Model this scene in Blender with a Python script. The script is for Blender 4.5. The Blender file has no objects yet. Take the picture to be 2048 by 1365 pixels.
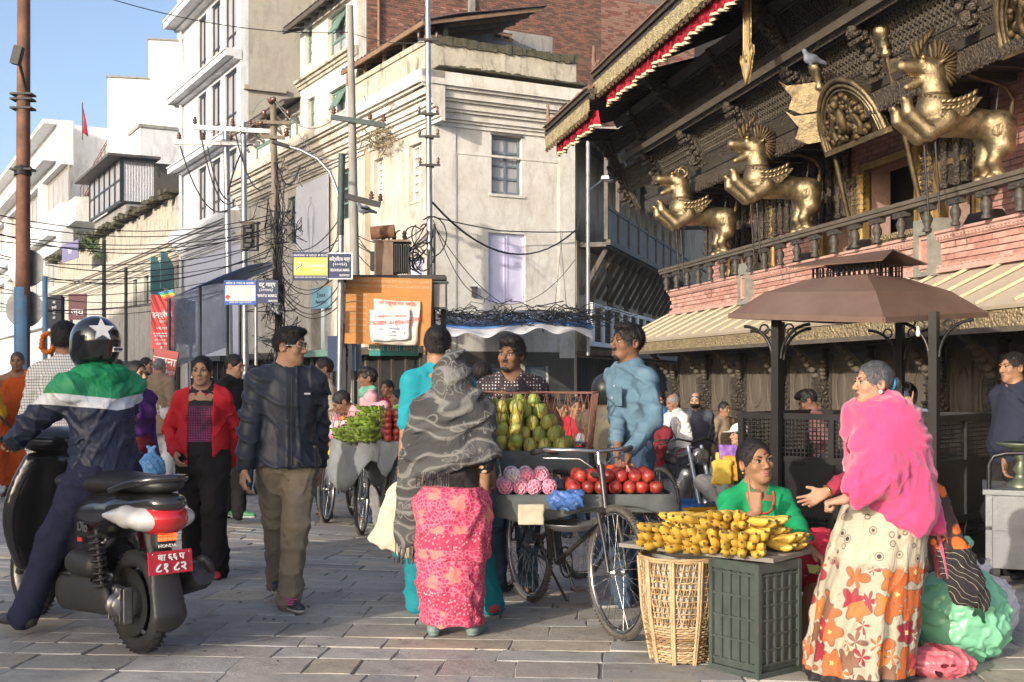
import bpy,bmesh,math,random
import numpy as np
from mathutils import Vector,Matrix,noise as mnoise
# ------------------------------------------------------------ camera, sky, sun, exposure
SC=bpy.context.scene
COL=SC.collection
F=2434.0;HZ=755.0;CX=1024.0;CH=1.4
cam_d=bpy.data.cameras.new('camera');cam=bpy.data.objects.new('camera',cam_d);COL.objects.link(cam)
cam_d.sensor_width=36.0;cam_d.lens=F/2048.0*36.0
cam_d.shift_y=(HZ-682.5)/2048.0
cam_d.clip_end=3000;cam_d.clip_start=0.05
cam.location=(0,0,CH);cam.rotation_euler=(math.radians(90),0,0)
SC.camera=cam
SUN_AZ=Vector((-0.60,-0.80)).normalized()
SUN_EL=math.radians(15)
W=bpy.data.worlds.new("World");SC.world=W;W.use_nodes=True
nt=W.node_tree;bg=nt.nodes['Background']
sky=nt.nodes.new('ShaderNodeTexSky');sky.sky_type='NISHITA';sky.sun_disc=False
sky.sun_elevation=SUN_EL
sky.sun_rotation=math.atan2(SUN_AZ.x,SUN_AZ.y)
sky.altitude=1300;sky.air_density=0.75;sky.dust_density=8.0;sky.ozone_density=0.6
nt.links.new(sky.outputs[0],bg.inputs[0]);bg.inputs[1].default_value=0.15
sd=bpy.data.lights.new('sun','SUN');sd.energy=2.5;sd.angle=math.radians(0.53);sd.color=(1.0,0.905,0.775)
sun=bpy.data.objects.new('sun',sd);COL.objects.link(sun)
sv=Vector((SUN_AZ.x*math.cos(SUN_EL),SUN_AZ.y*math.cos(SUN_EL),math.sin(SUN_EL)))
sun.rotation_euler=sv.to_track_quat('Z','Y').to_euler()
SC.view_settings.view_transform='Standard';SC.view_settings.look='None'
SC.view_settings.exposure=1.1;SC.view_settings.gamma=1.0
SC.view_settings.use_curve_mapping=False
SC.render.engine='CYCLES'
SC.cycles.max_bounces=6;SC.cycles.use_denoising=True
R=math.radians
rng=random.Random(7)
NR=np.random.RandomState(11)
def P3(px,py,d):
 """the point at depth d metres that stands at this place of the view"""
 return Vector(((px-CX)/F*d,d,CH-(py-HZ)/F*d))
def sstep(a,b,x):
 t=min(1,max(0,(x-a)/(b-a)));return t*t*(3-2*t)
def G(x,y):
 """height of the ground, which falls away gently towards the temple"""
 return-0.05*min(max(0.0,y-7.5),12.0)*sstep(-5.0,0.6,x)
def onG(px,d):
 x=(px-CX)/F*d
 return Vector((x,d,G(x,d)))
# ------------------------------------------------------------ materials
MATS={}
class NT:
 def __init__(s,name):
  s.m=bpy.data.materials.new(name);s.m.use_nodes=True
  s.t=s.m.node_tree;s.b=s.t.nodes['Principled BSDF'];s._tc=None
 def n(s,kind,**kw):
  x=s.t.nodes.new('ShaderNode'+kind)
  for k,v in kw.items():
   if k=='i':
    for kk,vv in v.items():x.inputs[kk].default_value=vv
   else:setattr(x,k,v)
  return x
 def l(s,a,b):s.t.links.new(a,b)
 def tc(s,what='Object'):
  if s._tc is None:s._tc=s.n('TexCoord')
  return s._tc.outputs[what]
 def mapped(s,scale=(1,1,1),rot=(0,0,0),loc=(0,0,0),src=None):
  mp=s.n('Mapping');mp.inputs['Scale'].default_value=scale;mp.inputs['Rotation'].default_value=rot;mp.inputs['Location'].default_value=loc
  s.l(src or s.tc(),mp.inputs[0]);return mp.outputs[0]
 def noise(s,scale,detail=4,rough=.6,vec=None,dist=0.0):
  x=s.n('TexNoise');x.inputs['Scale'].default_value=scale;x.inputs['Detail'].default_value=detail
  x.inputs['Roughness'].default_value=rough;x.inputs['Distortion'].default_value=dist
  s.l(vec if vec is not None else s.tc(),x.inputs['Vector']);return x.outputs[0]
 def ramp(s,fac,stops,interp='LINEAR'):
  r=s.n('ValToRGB');r.color_ramp.interpolation=interp;e=r.color_ramp.elements
  while len(e)<len(stops):e.new(0.5)
  for q,(p,c)in zip(e,stops):
   q.position=p;q.color=c if len(c)==4 else(*c,1)
  s.l(fac,r.inputs[0]);return r.outputs[0]
 def mix(s,fac,a,b,mode='MIX'):
  x=s.n('MixRGB',blend_type=mode)
  for sock,v in((x.inputs[0],fac),(x.inputs[1],a),(x.inputs[2],b)):
   if hasattr(v,'is_output'):s.l(v,sock)
   elif isinstance(v,(int,float)):sock.default_value=v
   else:sock.default_value=v if len(v)==4 else(*v,1)
  return x.outputs[0]
 def math(s,op,a,b=0.0,c=0.0):
  x=s.n('Math',operation=op)
  for k,v in enumerate((a,b,c)):
   if hasattr(v,'is_output'):s.l(v,x.inputs[k])
   else:x.inputs[k].default_value=v
  return x.outputs[0]
 def xyz(s,src=None):
  x=s.n('SeparateXYZ');s.l(src or s.tc(),x.inputs[0]);return x.outputs
 def color(s,c):
  if hasattr(c,'is_output'):s.l(c,s.b.inputs['Base Color'])
  else:s.b.inputs['Base Color'].default_value=(*c,1)
 def bump(s,h,strength=.3,dist=.01):
  x=s.n('Bump');x.inputs['Strength'].default_value=strength;x.inputs['Distance'].default_value=dist
  s.l(h,x.inputs['Height']);s.l(x.outputs[0],s.b.inputs['Normal'])
 def objrand(s):return s.n('ObjectInfo').outputs['Random']
 def set(s,**kw):
  for k,v in kw.items():
   if hasattr(v,'is_output'):s.l(v,s.b.inputs[k])
   else:s.b.inputs[k].default_value=v
def mat(name,col,rough=.7,metal=0.,var=.18,scale=6.,bump=.15,bscale=60.,dirt=None,dirt_amt=.0,dscale=2.5,orand=0.,bdist=.004,col2=None,spec=None,clear=0.,stretch=(1,1,1)):
 """a plain surface: base colour with grain, optional second tone, dirt and a per-object shift"""
 if name in MATS:return MATS[name]
 N=NT(name);c=tuple(col)
 lo=tuple(max(0,x*(1-var))for x in c);hi=tuple(min(1,x*(1+var))for x in c)
 if col2:lo,hi=c,tuple(col2)
 v=N.mapped(stretch)
 a=N.ramp(N.noise(scale,5,.65,v),[(.3,lo),(.7,hi)])
 if dirt is not None and dirt_amt>0:
  f=N.ramp(N.noise(dscale,6,.7,v,.4),[(.5-.12,(0,0,0)),(.5+.22,(dirt_amt,)*3)])
  a=N.mix(f,a,dirt)
 if orand>0:
  h=N.n('HueSaturation');h.inputs['Hue'].default_value=.5
  N.l(N.math('MULTIPLY_ADD',N.objrand(),2*orand,1-orand),h.inputs['Value']);N.l(a,h.inputs['Color']);a=h.outputs[0]
 N.color(a);N.set(Roughness=rough,Metallic=metal)
 if spec is not None:N.set(**{'Specular IOR Level':spec})
 if clear:N.set(**{'Coat Weight':clear,'Coat Roughness':.08})
 if bump:N.bump(N.noise(bscale,4,.6,v),bump,bdist)
 MATS[name]=N.m;return N.m
# ------------------------------------------------------------ objects
def tag(o,label=None,cat=None,group=None,kind=None):
 if label:o['label']=label
 if cat:o['category']=cat
 if group:o['group']=group
 if kind:o['kind']=kind
 return o
def thing(name,label,cat,loc=(0,0,0),rz=0.,group=None):
 o=bpy.data.objects.new(name,None);COL.objects.link(o);o.empty_display_size=.1
 o.location=loc;o.rotation_euler=(0,0,rz)
 return tag(o,label,cat,group)
def link(name,me,parent=None,m=None):
 o=bpy.data.objects.new(name,me);COL.objects.link(o)
 if parent is not None:o.parent=parent
 if m is not None and not me.materials:me.materials.append(m)
 return o
def mesh_np(name,v,f,m=None,smooth=True):
 """v (n,3) and f (k,4) or (k,3) arrays -> mesh"""
 me=bpy.data.meshes.new(name);v=np.asarray(v,np.float32);f=np.asarray(f,np.int32)
 me.vertices.add(len(v));me.vertices.foreach_set('co',v.ravel())
 w=f.shape[1];me.loops.add(f.size);me.loops.foreach_set('vertex_index',f.ravel())
 me.polygons.add(len(f));me.polygons.foreach_set('loop_start',np.arange(0,f.size,w,dtype=np.int32))
 if smooth:me.polygons.foreach_set('use_smooth',np.ones(len(f),bool))
 me.update(calc_edges=True);me.validate()
 if m:me.materials.append(m)
 return me
def rotz(a):return Matrix.Rotation(a,4,'Z')
def frame(z,up=Vector((0,0,1))):
 z=Vector(z).normalized()
 x=up.cross(z)
 if x.length<1e-4:x=Vector((1,0,0))
 x.normalize();y=z.cross(x)
 return Matrix((x,y,z)).transposed()
class MB:
 """collects shapes, then links them as ONE mesh object"""
 def __init__(s):s.v=[];s.f=[];s.mi=[];s.ms=[];s.cur=0;s.sm=[];s.smooth=False;s.M=None
 def mat(s,m):
  if m not in s.ms:s.ms.append(m)
  s.cur=s.ms.index(m);return s
 def add(s,vs,fs,smooth=None):
  b=len(s.v)
  if s.M is not None:vs=[s.M@Vector(p)for p in vs]
  s.v.extend(tuple(p)for p in vs)
  for q in fs:s.f.append(tuple(b+i for i in q));s.mi.append(s.cur);s.sm.append(s.smooth if smooth is None else smooth)
  return s
 def box(s,c,sz,rot=None,taper=1.0):
  x,y,z=(q/2 for q in sz);t=taper
  vs=[Vector(p)for p in((-x,-y,-z),(x,-y,-z),(x,y,-z),(-x,y,-z),(-x*t,-y*t,z),(x*t,-y*t,z),(x*t,y*t,z),(-x*t,y*t,z))]
  if rot is not None:vs=[rot@p for p in vs]
  c=Vector(c)
  return s.add([p+c for p in vs],[(0,3,2,1),(4,5,6,7),(0,1,5,4),(1,2,6,5),(2,3,7,6),(3,0,4,7)],False)
 def b(s,x0,x1,y0,y1,z0,z1):
  return s.box(((x0+x1)/2,(y0+y1)/2,(z0+z1)/2),(abs(x1-x0),abs(y1-y0),abs(z1-z0)))
 def bar(s,a,b,w,h=None,up=(0,0,1)):
  a=Vector(a);b=Vector(b);h=h or w;d=b-a
  if d.length<1e-6:return s
  R3=frame(d,Vector(up));return s.box((a+b)/2,(w,h,d.length),R3)
 def tube(s,pts,r,n=8,caps=True,smooth=True):
  pts=[Vector(p)for p in pts];k=len(pts)
  rs=r if isinstance(r,(list,tuple))else[r]*k
  vs=[];up=Vector((0,0,1));prev=None
  for i,p in enumerate(pts):
   t=(pts[min(i+1,k-1)]-pts[max(i-1,0)])
   if t.length<1e-9:t=Vector((0,0,1))
   t.normalize()
   if prev is None:
    x=t.orthogonal().normalized()
   else:
    x=prev-t*prev.dot(t)
    x=x.normalized()if x.length>1e-6 else t.orthogonal().normalized()
   prev=x;y=t.cross(x)
   for j in range(n):
    a=2*math.pi*j/n;vs.append(p+(x*math.cos(a)+y*math.sin(a))*rs[i])
  fs=[(i*n+j,i*n+(j+1)%n,(i+1)*n+(j+1)%n,(i+1)*n+j)for i in range(k-1)for j in range(n)]
  s.add(vs,fs,smooth)
  if caps:
   s.add(vs[:n],[tuple(range(n-1,-1,-1))],False);s.add(vs[-n:],[tuple(range(n))],False)
  return s
 def lathe(s,prof,c=(0,0,0),axis=(0,0,1),n=16,smooth=True,arc=2*math.pi,caps=False):
  """prof: (radius, height) along axis"""
  R3=frame(axis);c=Vector(c);vs=[];full=abs(arc-2*math.pi)<1e-6;m=n if full else n+1
  for r,h in prof:
   for j in range(m):
    a=arc*j/n;vs.append(c+R3@Vector((r*math.cos(a),r*math.sin(a),h)))
  fs=[]
  for i in range(len(prof)-1):
   for j in range(n):
    j2=(j+1)%m;fs.append((i*m+j,i*m+j2,(i+1)*m+j2,(i+1)*m+j))
  s.add(vs,fs,smooth)
  if caps:
   s.add(vs[:m],[tuple(range(m-1,-1,-1))],False);s.add(vs[-m:],[tuple(range(m))],False)
  return s
 def prism(s,poly,dvec,smooth=False):
  """a polygon (3-D points) pushed along dvec"""
  a=[Vector(p)for p in poly];d=Vector(dvec);n=len(a)
  nrm=Vector((0,0,0))
  for i in range(n):nrm+=a[i].cross(a[(i+1)%n])
  if nrm.dot(d)>0:a=a[::-1]
  vs=a+[p+d for p in a]
  fs=[tuple(range(n)),tuple(range(2*n-1,n-1,-1))]+[(i,i+n,(i+1)%n+n,(i+1)%n)for i in range(n)]
  return s.add(vs,fs,smooth)
 def ell(s,c,r,rot=None,n=10,m=7):
  vs=[];c=Vector(c)
  for i in range(m+1):
   th=math.pi*i/m
   for j in range(n):
    ph=2*math.pi*j/n
    p=Vector((r[0]*math.sin(th)*math.cos(ph),r[1]*math.sin(th)*math.sin(ph),r[2]*math.cos(th)))
    vs.append(c+(rot@p if rot is not None else p))
  fs=[(i*n+j,(i+1)*n+j,(i+1)*n+(j+1)%n,i*n+(j+1)%n)for i in range(m)for j in range(n)]
  return s.add(vs,fs,True)
 def sheet(s,grid,smooth=True,thick=0.0):
  """a grid (list of rows of points) as a surface, doubled when thick"""
  k=len(grid);w=len(grid[0]);vs=[Vector(p)for r_ in grid for p in r_]
  fs=[(i*w+j,i*w+j+1,(i+1)*w+j+1,(i+1)*w+j)for i in range(k-1)for j in range(w-1)]
  if thick:
   nr=[Vector((0,0,0))for _ in vs]
   for q in fs:
    nn=(vs[q[2]]-vs[q[0]]).cross(vs[q[3]]-vs[q[1]])
    for i in q:nr[i]+=nn
   o=len(vs)
   vs=vs+[p-n_.normalized()*thick for p,n_ in zip(vs,nr)]
   f2=[tuple(o+i for i in q[::-1])for q in fs]
   ring=[j for j in range(w)]+[i*w+w-1 for i in range(1,k)]+[(k-1)*w+j for j in range(w-2,-1,-1)]+[i*w for i in range(k-2,0,-1)]
   f3=[(ring[i],ring[i]+o,ring[(i+1)%len(ring)]+o,ring[(i+1)%len(ring)])for i in range(len(ring))]
   fs=fs+f2+f3
  return s.add(vs,fs,smooth)
 def mesh(s,name,m=None):
  me=bpy.data.meshes.new(name);me.from_pydata(s.v,[],s.f)
  for q in(s.ms or([m]if m else[])):me.materials.append(q)
  if s.ms:me.polygons.foreach_set('material_index',s.mi)
  me.polygons.foreach_set('use_smooth',s.sm);me.update();return me
 def build(s,name,m=None,parent=None,loc=None,rot=None):
  o=link(name,s.mesh(name,m),parent)
  if loc is not None:o.location=loc
  if rot is not None:o.rotation_euler=rot
  return o
def copy_tree(o,parent=None):
 c=o.copy();COL.objects.link(c)
 if parent is not None:c.parent=parent
 for ch in list(o.children):copy_tree(ch,c)
 return c
def bez(a,b,sag,n=10,side=(0,0,0)):
 a=Vector(a);b=Vector(b);s_=Vector(side)
 return[a.lerp(b,t)+(Vector((0,0,-sag))+s_)*(4*t*(1-t))for t in(i/n for i in range(n+1))]
def star(c,r1,r2,n=5,a0=math.pi/2):
 return[(c[0]+(r1 if i%2==0 else r2)*math.cos(a0+math.pi*i/n),c[1]+(r1 if i%2==0 else r2)*math.sin(a0+math.pi*i/n))for i in range(2*n)]
def text(body,size,loc,rot,m,parent=None,name='lettering',depth=.002,align='CENTER',sx=1.0,bold=0.0,spacing=1.0):
 cu=bpy.data.curves.new(name,'FONT');cu.body=body;cu.size=size;cu.extrude=depth;cu.align_x=align;cu.align_y='CENTER'
 cu.offset=bold;cu.space_character=spacing;cu.resolution_u=2
 o=bpy.data.objects.new(name,cu);COL.objects.link(o);o.location=loc;o.rotation_euler=rot;o.scale=(sx,1,1)
 cu.materials.append(m)
 if parent is not None:o.parent=parent
 return o
def finish_text():
 dg=bpy.context.evaluated_depsgraph_get()
 for o in[q for q in SC.objects if q.type=='FONT']:
  me=bpy.data.meshes.new_from_object(o.evaluated_get(dg));n=bpy.data.objects.new('text_tmp',me);COL.objects.link(n);n.parent=o.parent
  n.location=o.location;n.rotation_euler=o.rotation_euler;n.scale=o.scale;nm=o.name;bpy.data.objects.remove(o);n.name=nm.split('.')[0]
def split_loose(names):
 """every loose piece of these parts becomes a part of its own"""
 for o in[q for q in SC.objects if q.type=='MESH' and q.name.split('.')[0]in names and 'kind' not in q]:
  me=o.data;n=len(me.vertices);par=list(range(n))
  def find(a):
   while par[a]!=a:par[a]=par[par[a]];a=par[a]
   return a
  for p in me.polygons:
   v=p.vertices;a=find(v[0])
   for w in v[1:]:par[find(w)]=a
  grp={}
  for p in me.polygons:grp.setdefault(find(p.vertices[0]),[]).append(p)
  if not 1<len(grp)<=60:continue
  for ps in grp.values():
   ids={};fs=[tuple(ids.setdefault(i,len(ids))for i in p.vertices)for p in ps];m2=bpy.data.meshes.new(me.name);m2.from_pydata([me.vertices[i].co[:]for i in ids],[],fs)
   for q in me.materials:m2.materials.append(q)
   m2.polygons.foreach_set('material_index',[p.material_index for p in ps]);m2.polygons.foreach_set('use_smooth',[p.use_smooth for p in ps]);m2.update()
   c=link(o.name.split('.')[0],m2,o.parent);c.matrix_local=o.matrix_local
   for ch in list(o.children):ch.parent=c if ch.parent==o else ch.parent
  bpy.data.objects.remove(o)
def mark_stuff(names):
 for o in SC.objects:
  if o.type=='MESH' and o.parent is not None and o.name.split('.')[0]in names:o['kind']='stuff'
# ------------------------------------------------------------ smooth solids: distance fields turned into meshes
class SDF:
 """a list of shapes blended into one surface; points are numpy grids"""
 def __init__(s):s.p=[]
 def _a(s,fn,lo,hi,k,op):
  s.p.append((fn,np.array(lo,np.float32),np.array(hi,np.float32),k,op));return s
 def cone(s,a,b,ra,rb=None,k=.02,op='u',flat=None):
  """round cone from a to b; flat=(axis unit vector, factor) squeezes the section along that axis"""
  rb=ra if rb is None else rb
  a=np.array(a,np.float32);b=np.array(b,np.float32);ba=b-a;L2=float(ba@ba)+1e-12
  if flat is not None:fa=np.array(flat[0],np.float32);fa/=np.linalg.norm(fa);fk=1/flat[1]-1
  def fn(x,y,z):
   px,py,pz=x-a[0],y-a[1],z-a[2]
   t=np.clip((px*ba[0]+py*ba[1]+pz*ba[2])/L2,0,1)
   qx,qy,qz=px-ba[0]*t,py-ba[1]*t,pz-ba[2]*t
   if flat is not None:
    d=(qx*fa[0]+qy*fa[1]+qz*fa[2])*fk
    qx,qy,qz=qx+fa[0]*d,qy+fa[1]*d,qz+fa[2]*d
   return np.sqrt(qx*qx+qy*qy+qz*qz)-(ra+(rb-ra)*t)
  m=max(ra,rb);return s._a(fn,np.minimum(a,b)-m,np.maximum(a,b)+m,k,op)
 def ell(s,c,r,rot=None,k=.02,op='u'):
  c=np.array(c,np.float32);r=np.array(r,np.float32);Rm=None if rot is None else np.array(rot.to_3x3()if hasattr(rot,'to_3x3')else rot,np.float32)
  def fn(x,y,z):
   px,py,pz=x-c[0],y-c[1],z-c[2]
   if Rm is not None:
    px,py,pz=(Rm[0,i]*px+Rm[1,i]*py+Rm[2,i]*pz for i in range(3))
   k0=np.sqrt((px/r[0])**2+(py/r[1])**2+(pz/r[2])**2)+1e-9
   k1=np.sqrt((px/r[0]**2)**2+(py/r[1]**2)**2+(pz/r[2]**2)**2)+1e-9
   return k0*(k0-1)/k1
  m=float(r.max());ext=r if Rm is None else np.full(3,m)
  return s._a(fn,c-ext,c+ext,k,op)
 def box(s,c,h,rot=None,rd=.01,k=.01,op='u'):
  c=np.array(c,np.float32);h=np.array(h,np.float32);Rm=None if rot is None else np.array(rot.to_3x3()if hasattr(rot,'to_3x3')else rot,np.float32)
  def fn(x,y,z):
   px,py,pz=x-c[0],y-c[1],z-c[2]
   if Rm is not None:
    px,py,pz=(Rm[0,i]*px+Rm[1,i]*py+Rm[2,i]*pz for i in range(3))
   qx,qy,qz=np.abs(px)-h[0]+rd,np.abs(py)-h[1]+rd,np.abs(pz)-h[2]+rd
   return np.sqrt(np.maximum(qx,0)**2+np.maximum(qy,0)**2+np.maximum(qz,0)**2)+np.minimum(np.maximum(qx,np.maximum(qy,qz)),0)-rd
  ext=h if Rm is None else np.full(3,float(np.linalg.norm(h)))
  return s._a(fn,c-ext,c+ext,k,op)
 def loft(s,st,folds=None,k=.02,op='u',pw=2.0):
  """stations (z, cx, cy, rx, ry); folds(theta, z) -> relative radius change"""
  st=np.array(sorted(st),np.float32);zz=st[:,0]
  def fn(x,y,z):
   cx,cy,rx,ry=(np.interp(z,zz,st[:,i]).astype(np.float32)for i in(1,2,3,4))
   dx,dy=x-cx,y-cy
   q=np.sqrt((dx/rx)**2+(dy/ry)**2)if pw==2.0 else(np.abs(dx/rx)**pw+np.abs(dy/ry)**pw)**(1/pw)
   if folds is not None:q=q/(1+folds(np.arctan2(dy,dx),z))
   d=(q-1)*np.minimum(rx,ry)
   return np.maximum(d,np.maximum(zz[0]-z,z-zz[-1]))
  mx=(st[:,3].max(),st[:,4].max())
  lo=(float((st[:,1]-st[:,3]).min())*1-.06,float((st[:,2]-st[:,4]).min())-.06,zz[0]);hi=(float((st[:,1]+st[:,3]).max())+.06,float((st[:,2]+st[:,4]).max())+.06,zz[-1])
  return s._a(fn,lo,hi,k,op)
 def plane(s,p,n,k=.004):
  """keeps only what lies behind the plane through p with outward normal n"""
  p=np.array(p,np.float32);n=np.array(Vector(n).normalized(),np.float32)
  return s._a(lambda x,y,z:(x-p[0])*n[0]+(y-p[1])*n[1]+(z-p[2])*n[2],(-9,)*3,(9,)*3,k,'i')
 def wrinkle(s,amp,wl=.09,seed=0,axis=(0,0,1),st=1.0,clip=0.0):
  """cloth folds: narrow ridges across `axis` that fade in and out, over everything added so far"""
  r=np.random.RandomState(seed);ax=np.array(axis,np.float32);ax/=np.linalg.norm(ax);W_=[]
  for i in range(7):
   d=r.normal(size=3).astype(np.float32);d/=np.linalg.norm(d);d=d*.75+ax*st*(1 if r.rand()>.4 else .3);d/=np.linalg.norm(d);m=r.normal(size=3).astype(np.float32)*9
   W_.append((d*(math.pi/(wl*r.uniform(.8,2.0))),r.uniform(0,6.28),r.uniform(.6,1),m,r.uniform(0,6.28),r.uniform(1.2,2.2)))
  def fn(x,y,z):
   q=0
   for d,ph,a,m,p2,w in W_:
    b=m[0]*x+m[1]*y+m[2]*z+p2
    k=np.maximum(1-w*np.abs(np.sin(d[0]*x+d[1]*y+d[2]*z+ph+1.1*np.sin(b*.9)+.35*np.sin(b*2.1+ph))),0)
    q=q+a*k*k*(3-2*k)*np.clip(.35+.8*np.sin(b),0,1)
   return amp*.06-q*amp
  return s._a(fn,(-9,)*3,(9,)*3,0,'d')
 def disp(s,fn):return s._a(fn,(-9,)*3,(9,)*3,0,'d')
 def bounds(s):
  u=[q for q in s.p if q[4]=='u']
  return np.min([q[1]for q in u],0),np.max([q[2]for q in u],0)
 def field(s,xs,ys,zs,pad):
  f=np.full((len(xs),len(ys),len(zs)),.5,np.float32)
  for fn,lo,hi,k,op in s.p:
   sl=[]
   g=pad+k+(.03 if op!='u' else 0)
   for ax,l,h in((xs,lo[0],hi[0]),(ys,lo[1],hi[1]),(zs,lo[2],hi[2])):
    i0=int(np.searchsorted(ax,l-g));i1=int(np.searchsorted(ax,h+g));sl.append(slice(i0,i1))
   if any(q.stop-q.start<1 for q in sl):continue
   if op in 'di':
    sl=[slice(0,len(xs)),slice(0,len(ys)),slice(0,len(zs))]
   sl=tuple(sl)
   d=fn(xs[sl[0]][:,None,None],ys[sl[1]][None,:,None],zs[sl[2]][None,None,:]).astype(np.float32)
   w=f[sl]
   if op=='u':
    if k>1e-5:
     h=np.maximum(k-np.abs(w-d),0)/k;f[sl]=np.minimum(w,d)-h*h*k*.25
    else:f[sl]=np.minimum(w,d)
   elif op=='s' or op=='i':
    if op=='s':d=-d
    h=np.maximum(k-np.abs(w-d),0)/k if k>1e-5 else 0
    f[sl]=np.maximum(w,d)+h*h*k*.25
   else:f[sl]=w+d
  return f
 def mesh(s,vox,lo=None,hi=None):
  b0,b1=s.bounds();lo=b0 if lo is None else np.maximum(b0-2*vox,lo);hi=b1 if hi is None else np.minimum(b1+2*vox,hi)
  ax=[np.arange(lo[i]-2.5*vox,hi[i]+3*vox,vox,dtype=np.float32)for i in range(3)]
  f=s.field(*ax,pad=3*vox)
  return surface_nets(f,*ax)
def surface_nets(f,xs,ys,zs):
 sg=f<0
 c=sg[:-1,:-1,:-1].astype(np.int8);n=c.copy()
 for i in(0,1):
  for j in(0,1):
   for k in(0,1):
    if i+j+k:n+=sg[i:sg.shape[0]-1+i,j:sg.shape[1]-1+j,k:sg.shape[2]-1+k]
 act=(n>0)&(n<8);I,J,K=np.nonzero(act)
 if len(I)==0:return np.zeros((0,3),np.float32),np.zeros((0,4),np.int32)
 idx=np.full(act.shape,-1,np.int32);idx[I,J,K]=np.arange(len(I))
 acc=np.zeros((len(I),3),np.float32);cnt=np.zeros(len(I),np.float32)
 cor=[(i,j,k)for i in(0,1)for j in(0,1)for k in(0,1)]
 val={q:f[I+q[0],J+q[1],K+q[2]]for q in cor}
 for a in cor:
  for d in range(3):
   if a[d]==0:
    b=list(a);b[d]=1;b=tuple(b);va,vb=val[a],val[b]
    m=(va<0)!=(vb<0);t=np.where(m,va/np.where(m,va-vb,1),0)
    for q in range(3):
     acc[:,q]+=np.where(m,(t if q==d else a[q]),0)
    cnt+=m
 acc/=cnt[:,None]
 dx=(xs[1]-xs[0],ys[1]-ys[0],zs[1]-zs[0])
 V=np.stack([xs[I]+acc[:,0]*dx[0],ys[J]+acc[:,1]*dx[1],zs[K]+acc[:,2]*dx[2]],1)
 Q=[]
 for d in range(3):
  sl0=[slice(1,-1)]*3;sl1=[slice(1,-1)]*3
  sl0[d]=slice(0,-1);sl1[d]=slice(1,None)
  A=sg[tuple(sl0)];B=sg[tuple(sl1)]
  e=np.argwhere(A!=B)
  if len(e)==0:continue
  flip=A[e[:,0],e[:,1],e[:,2]]
  g=e.copy()
  for q in range(3):
   if q!=d:g[:,q]+=1
  u,w=[(1,2),(2,0),(0,1)][d]
  quad=[]
  for(du,dw)in((-1,-1),(0,-1),(0,0),(-1,0)):
   h=g.copy();h[:,u]+=du;h[:,w]+=dw
   quad.append(idx[h[:,0],h[:,1],h[:,2]])
  q4=np.stack(quad,1);q4[~flip]=q4[~flip][:,::-1]
  Q.append(q4)
 Q=np.concatenate(Q);Q=Q[(Q>=0).all(1)]
 return V,Q
def sdf_obj(name,s,vox,m,parent=None):
 v,f=s.mesh(vox);return link(name,mesh_np(name,v,f,m),parent)
def merge_blocks(blocks):
 V=[];Q=[];o=0
 for v,q in blocks:V.append(v);Q.append(q+o);o+=len(v)
 return np.concatenate(V),np.concatenate(Q)
# ------------------------------------------------------------ people
def skin(name,c):
 if name in MATS:return MATS[name]
 N=NT(name)
 a=N.ramp(N.noise(14,4,.6),[(.3,tuple(x*.86 for x in c)),(.7,tuple(min(1,x*1.12)for x in c))])
 N.color(a);N.set(Roughness=.6,**{'Subsurface Weight':.06,'Subsurface Radius':(.02,.008,.004),'Specular IOR Level':.3})
 N.bump(N.math('ADD',N.noise(220,3),N.math('MULTIPLY',N.noise(45,4),.8)),.22,.003);MATS[name]=N.m;return N.m
SK_DARK=skin('skin_dark',(.17,.085,.05));SK_MID=skin('skin_brown',(.27,.145,.085));SK_FAIR=skin('skin_light_brown',(.38,.215,.14));SK_ROSY=skin('skin_rosy',(.42,.23,.17))
def cloth(name,c,var=.14,rough=.85,weave=420,bump=.12,sheen=.0,fold=.45,**k):
 if name in MATS:return MATS[name]
 m=mat(name,c,rough,0,var,7,0,weave,**k);t=m.node_tree;b=t.nodes['Principled BSDF'];tc=t.nodes.new('ShaderNodeTexCoord')
 def bp(sc,st,di,rot,prev=None,dist=0.):
  n=t.nodes.new('ShaderNodeTexNoise');n.inputs['Scale'].default_value=sc;n.inputs['Detail'].default_value=3;n.inputs['Distortion'].default_value=dist
  if sc<10:n.noise_type='RIDGED_MULTIFRACTAL';n.inputs['Detail'].default_value=1.5;n.inputs['Roughness'].default_value=.45
  mp=t.nodes.new('ShaderNodeMapping');mp.inputs['Rotation'].default_value=rot;mp.inputs['Scale'].default_value=(1,1,.45);t.links.new(tc.outputs['Object'],mp.inputs[0]);t.links.new(mp.outputs[0],n.inputs['Vector'])
  q=t.nodes.new('ShaderNodeBump');q.inputs['Strength'].default_value=st;q.inputs['Distance'].default_value=di;t.links.new(n.outputs[0],q.inputs['Height'])
  if prev:t.links.new(prev.outputs[0],q.inputs['Normal'])
  return q
 b.inputs['Specular IOR Level'].default_value=.22;q=bp(6.5,fold,.028,(.5,.4,0),None,.8);q=bp(21,fold*.55,.010,(.2,.9,.4),q,1.5);q=bp(weave,bump,.002,(0,0,0),q);t.links.new(q.outputs[0],b.inputs['Normal'])
 if sheen:m.node_tree.nodes['Principled BSDF'].inputs['Sheen Weight'].default_value=sheen
 return m
def hairmat(name,c,hi=None):
 if name in MATS:return MATS[name]
 N=NT(name);v=N.mapped((60,60,9))
 hi=hi or tuple(x*2.6 for x in c)
 N.color(N.ramp(N.noise(3,4,.7,v),[(.35,c),(.75,hi)]));N.set(Roughness=.55,**{'Specular IOR Level':.35})
 N.bump(N.noise(6,5,.75,v),.8,.004);MATS[name]=N.m;return N.m
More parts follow.
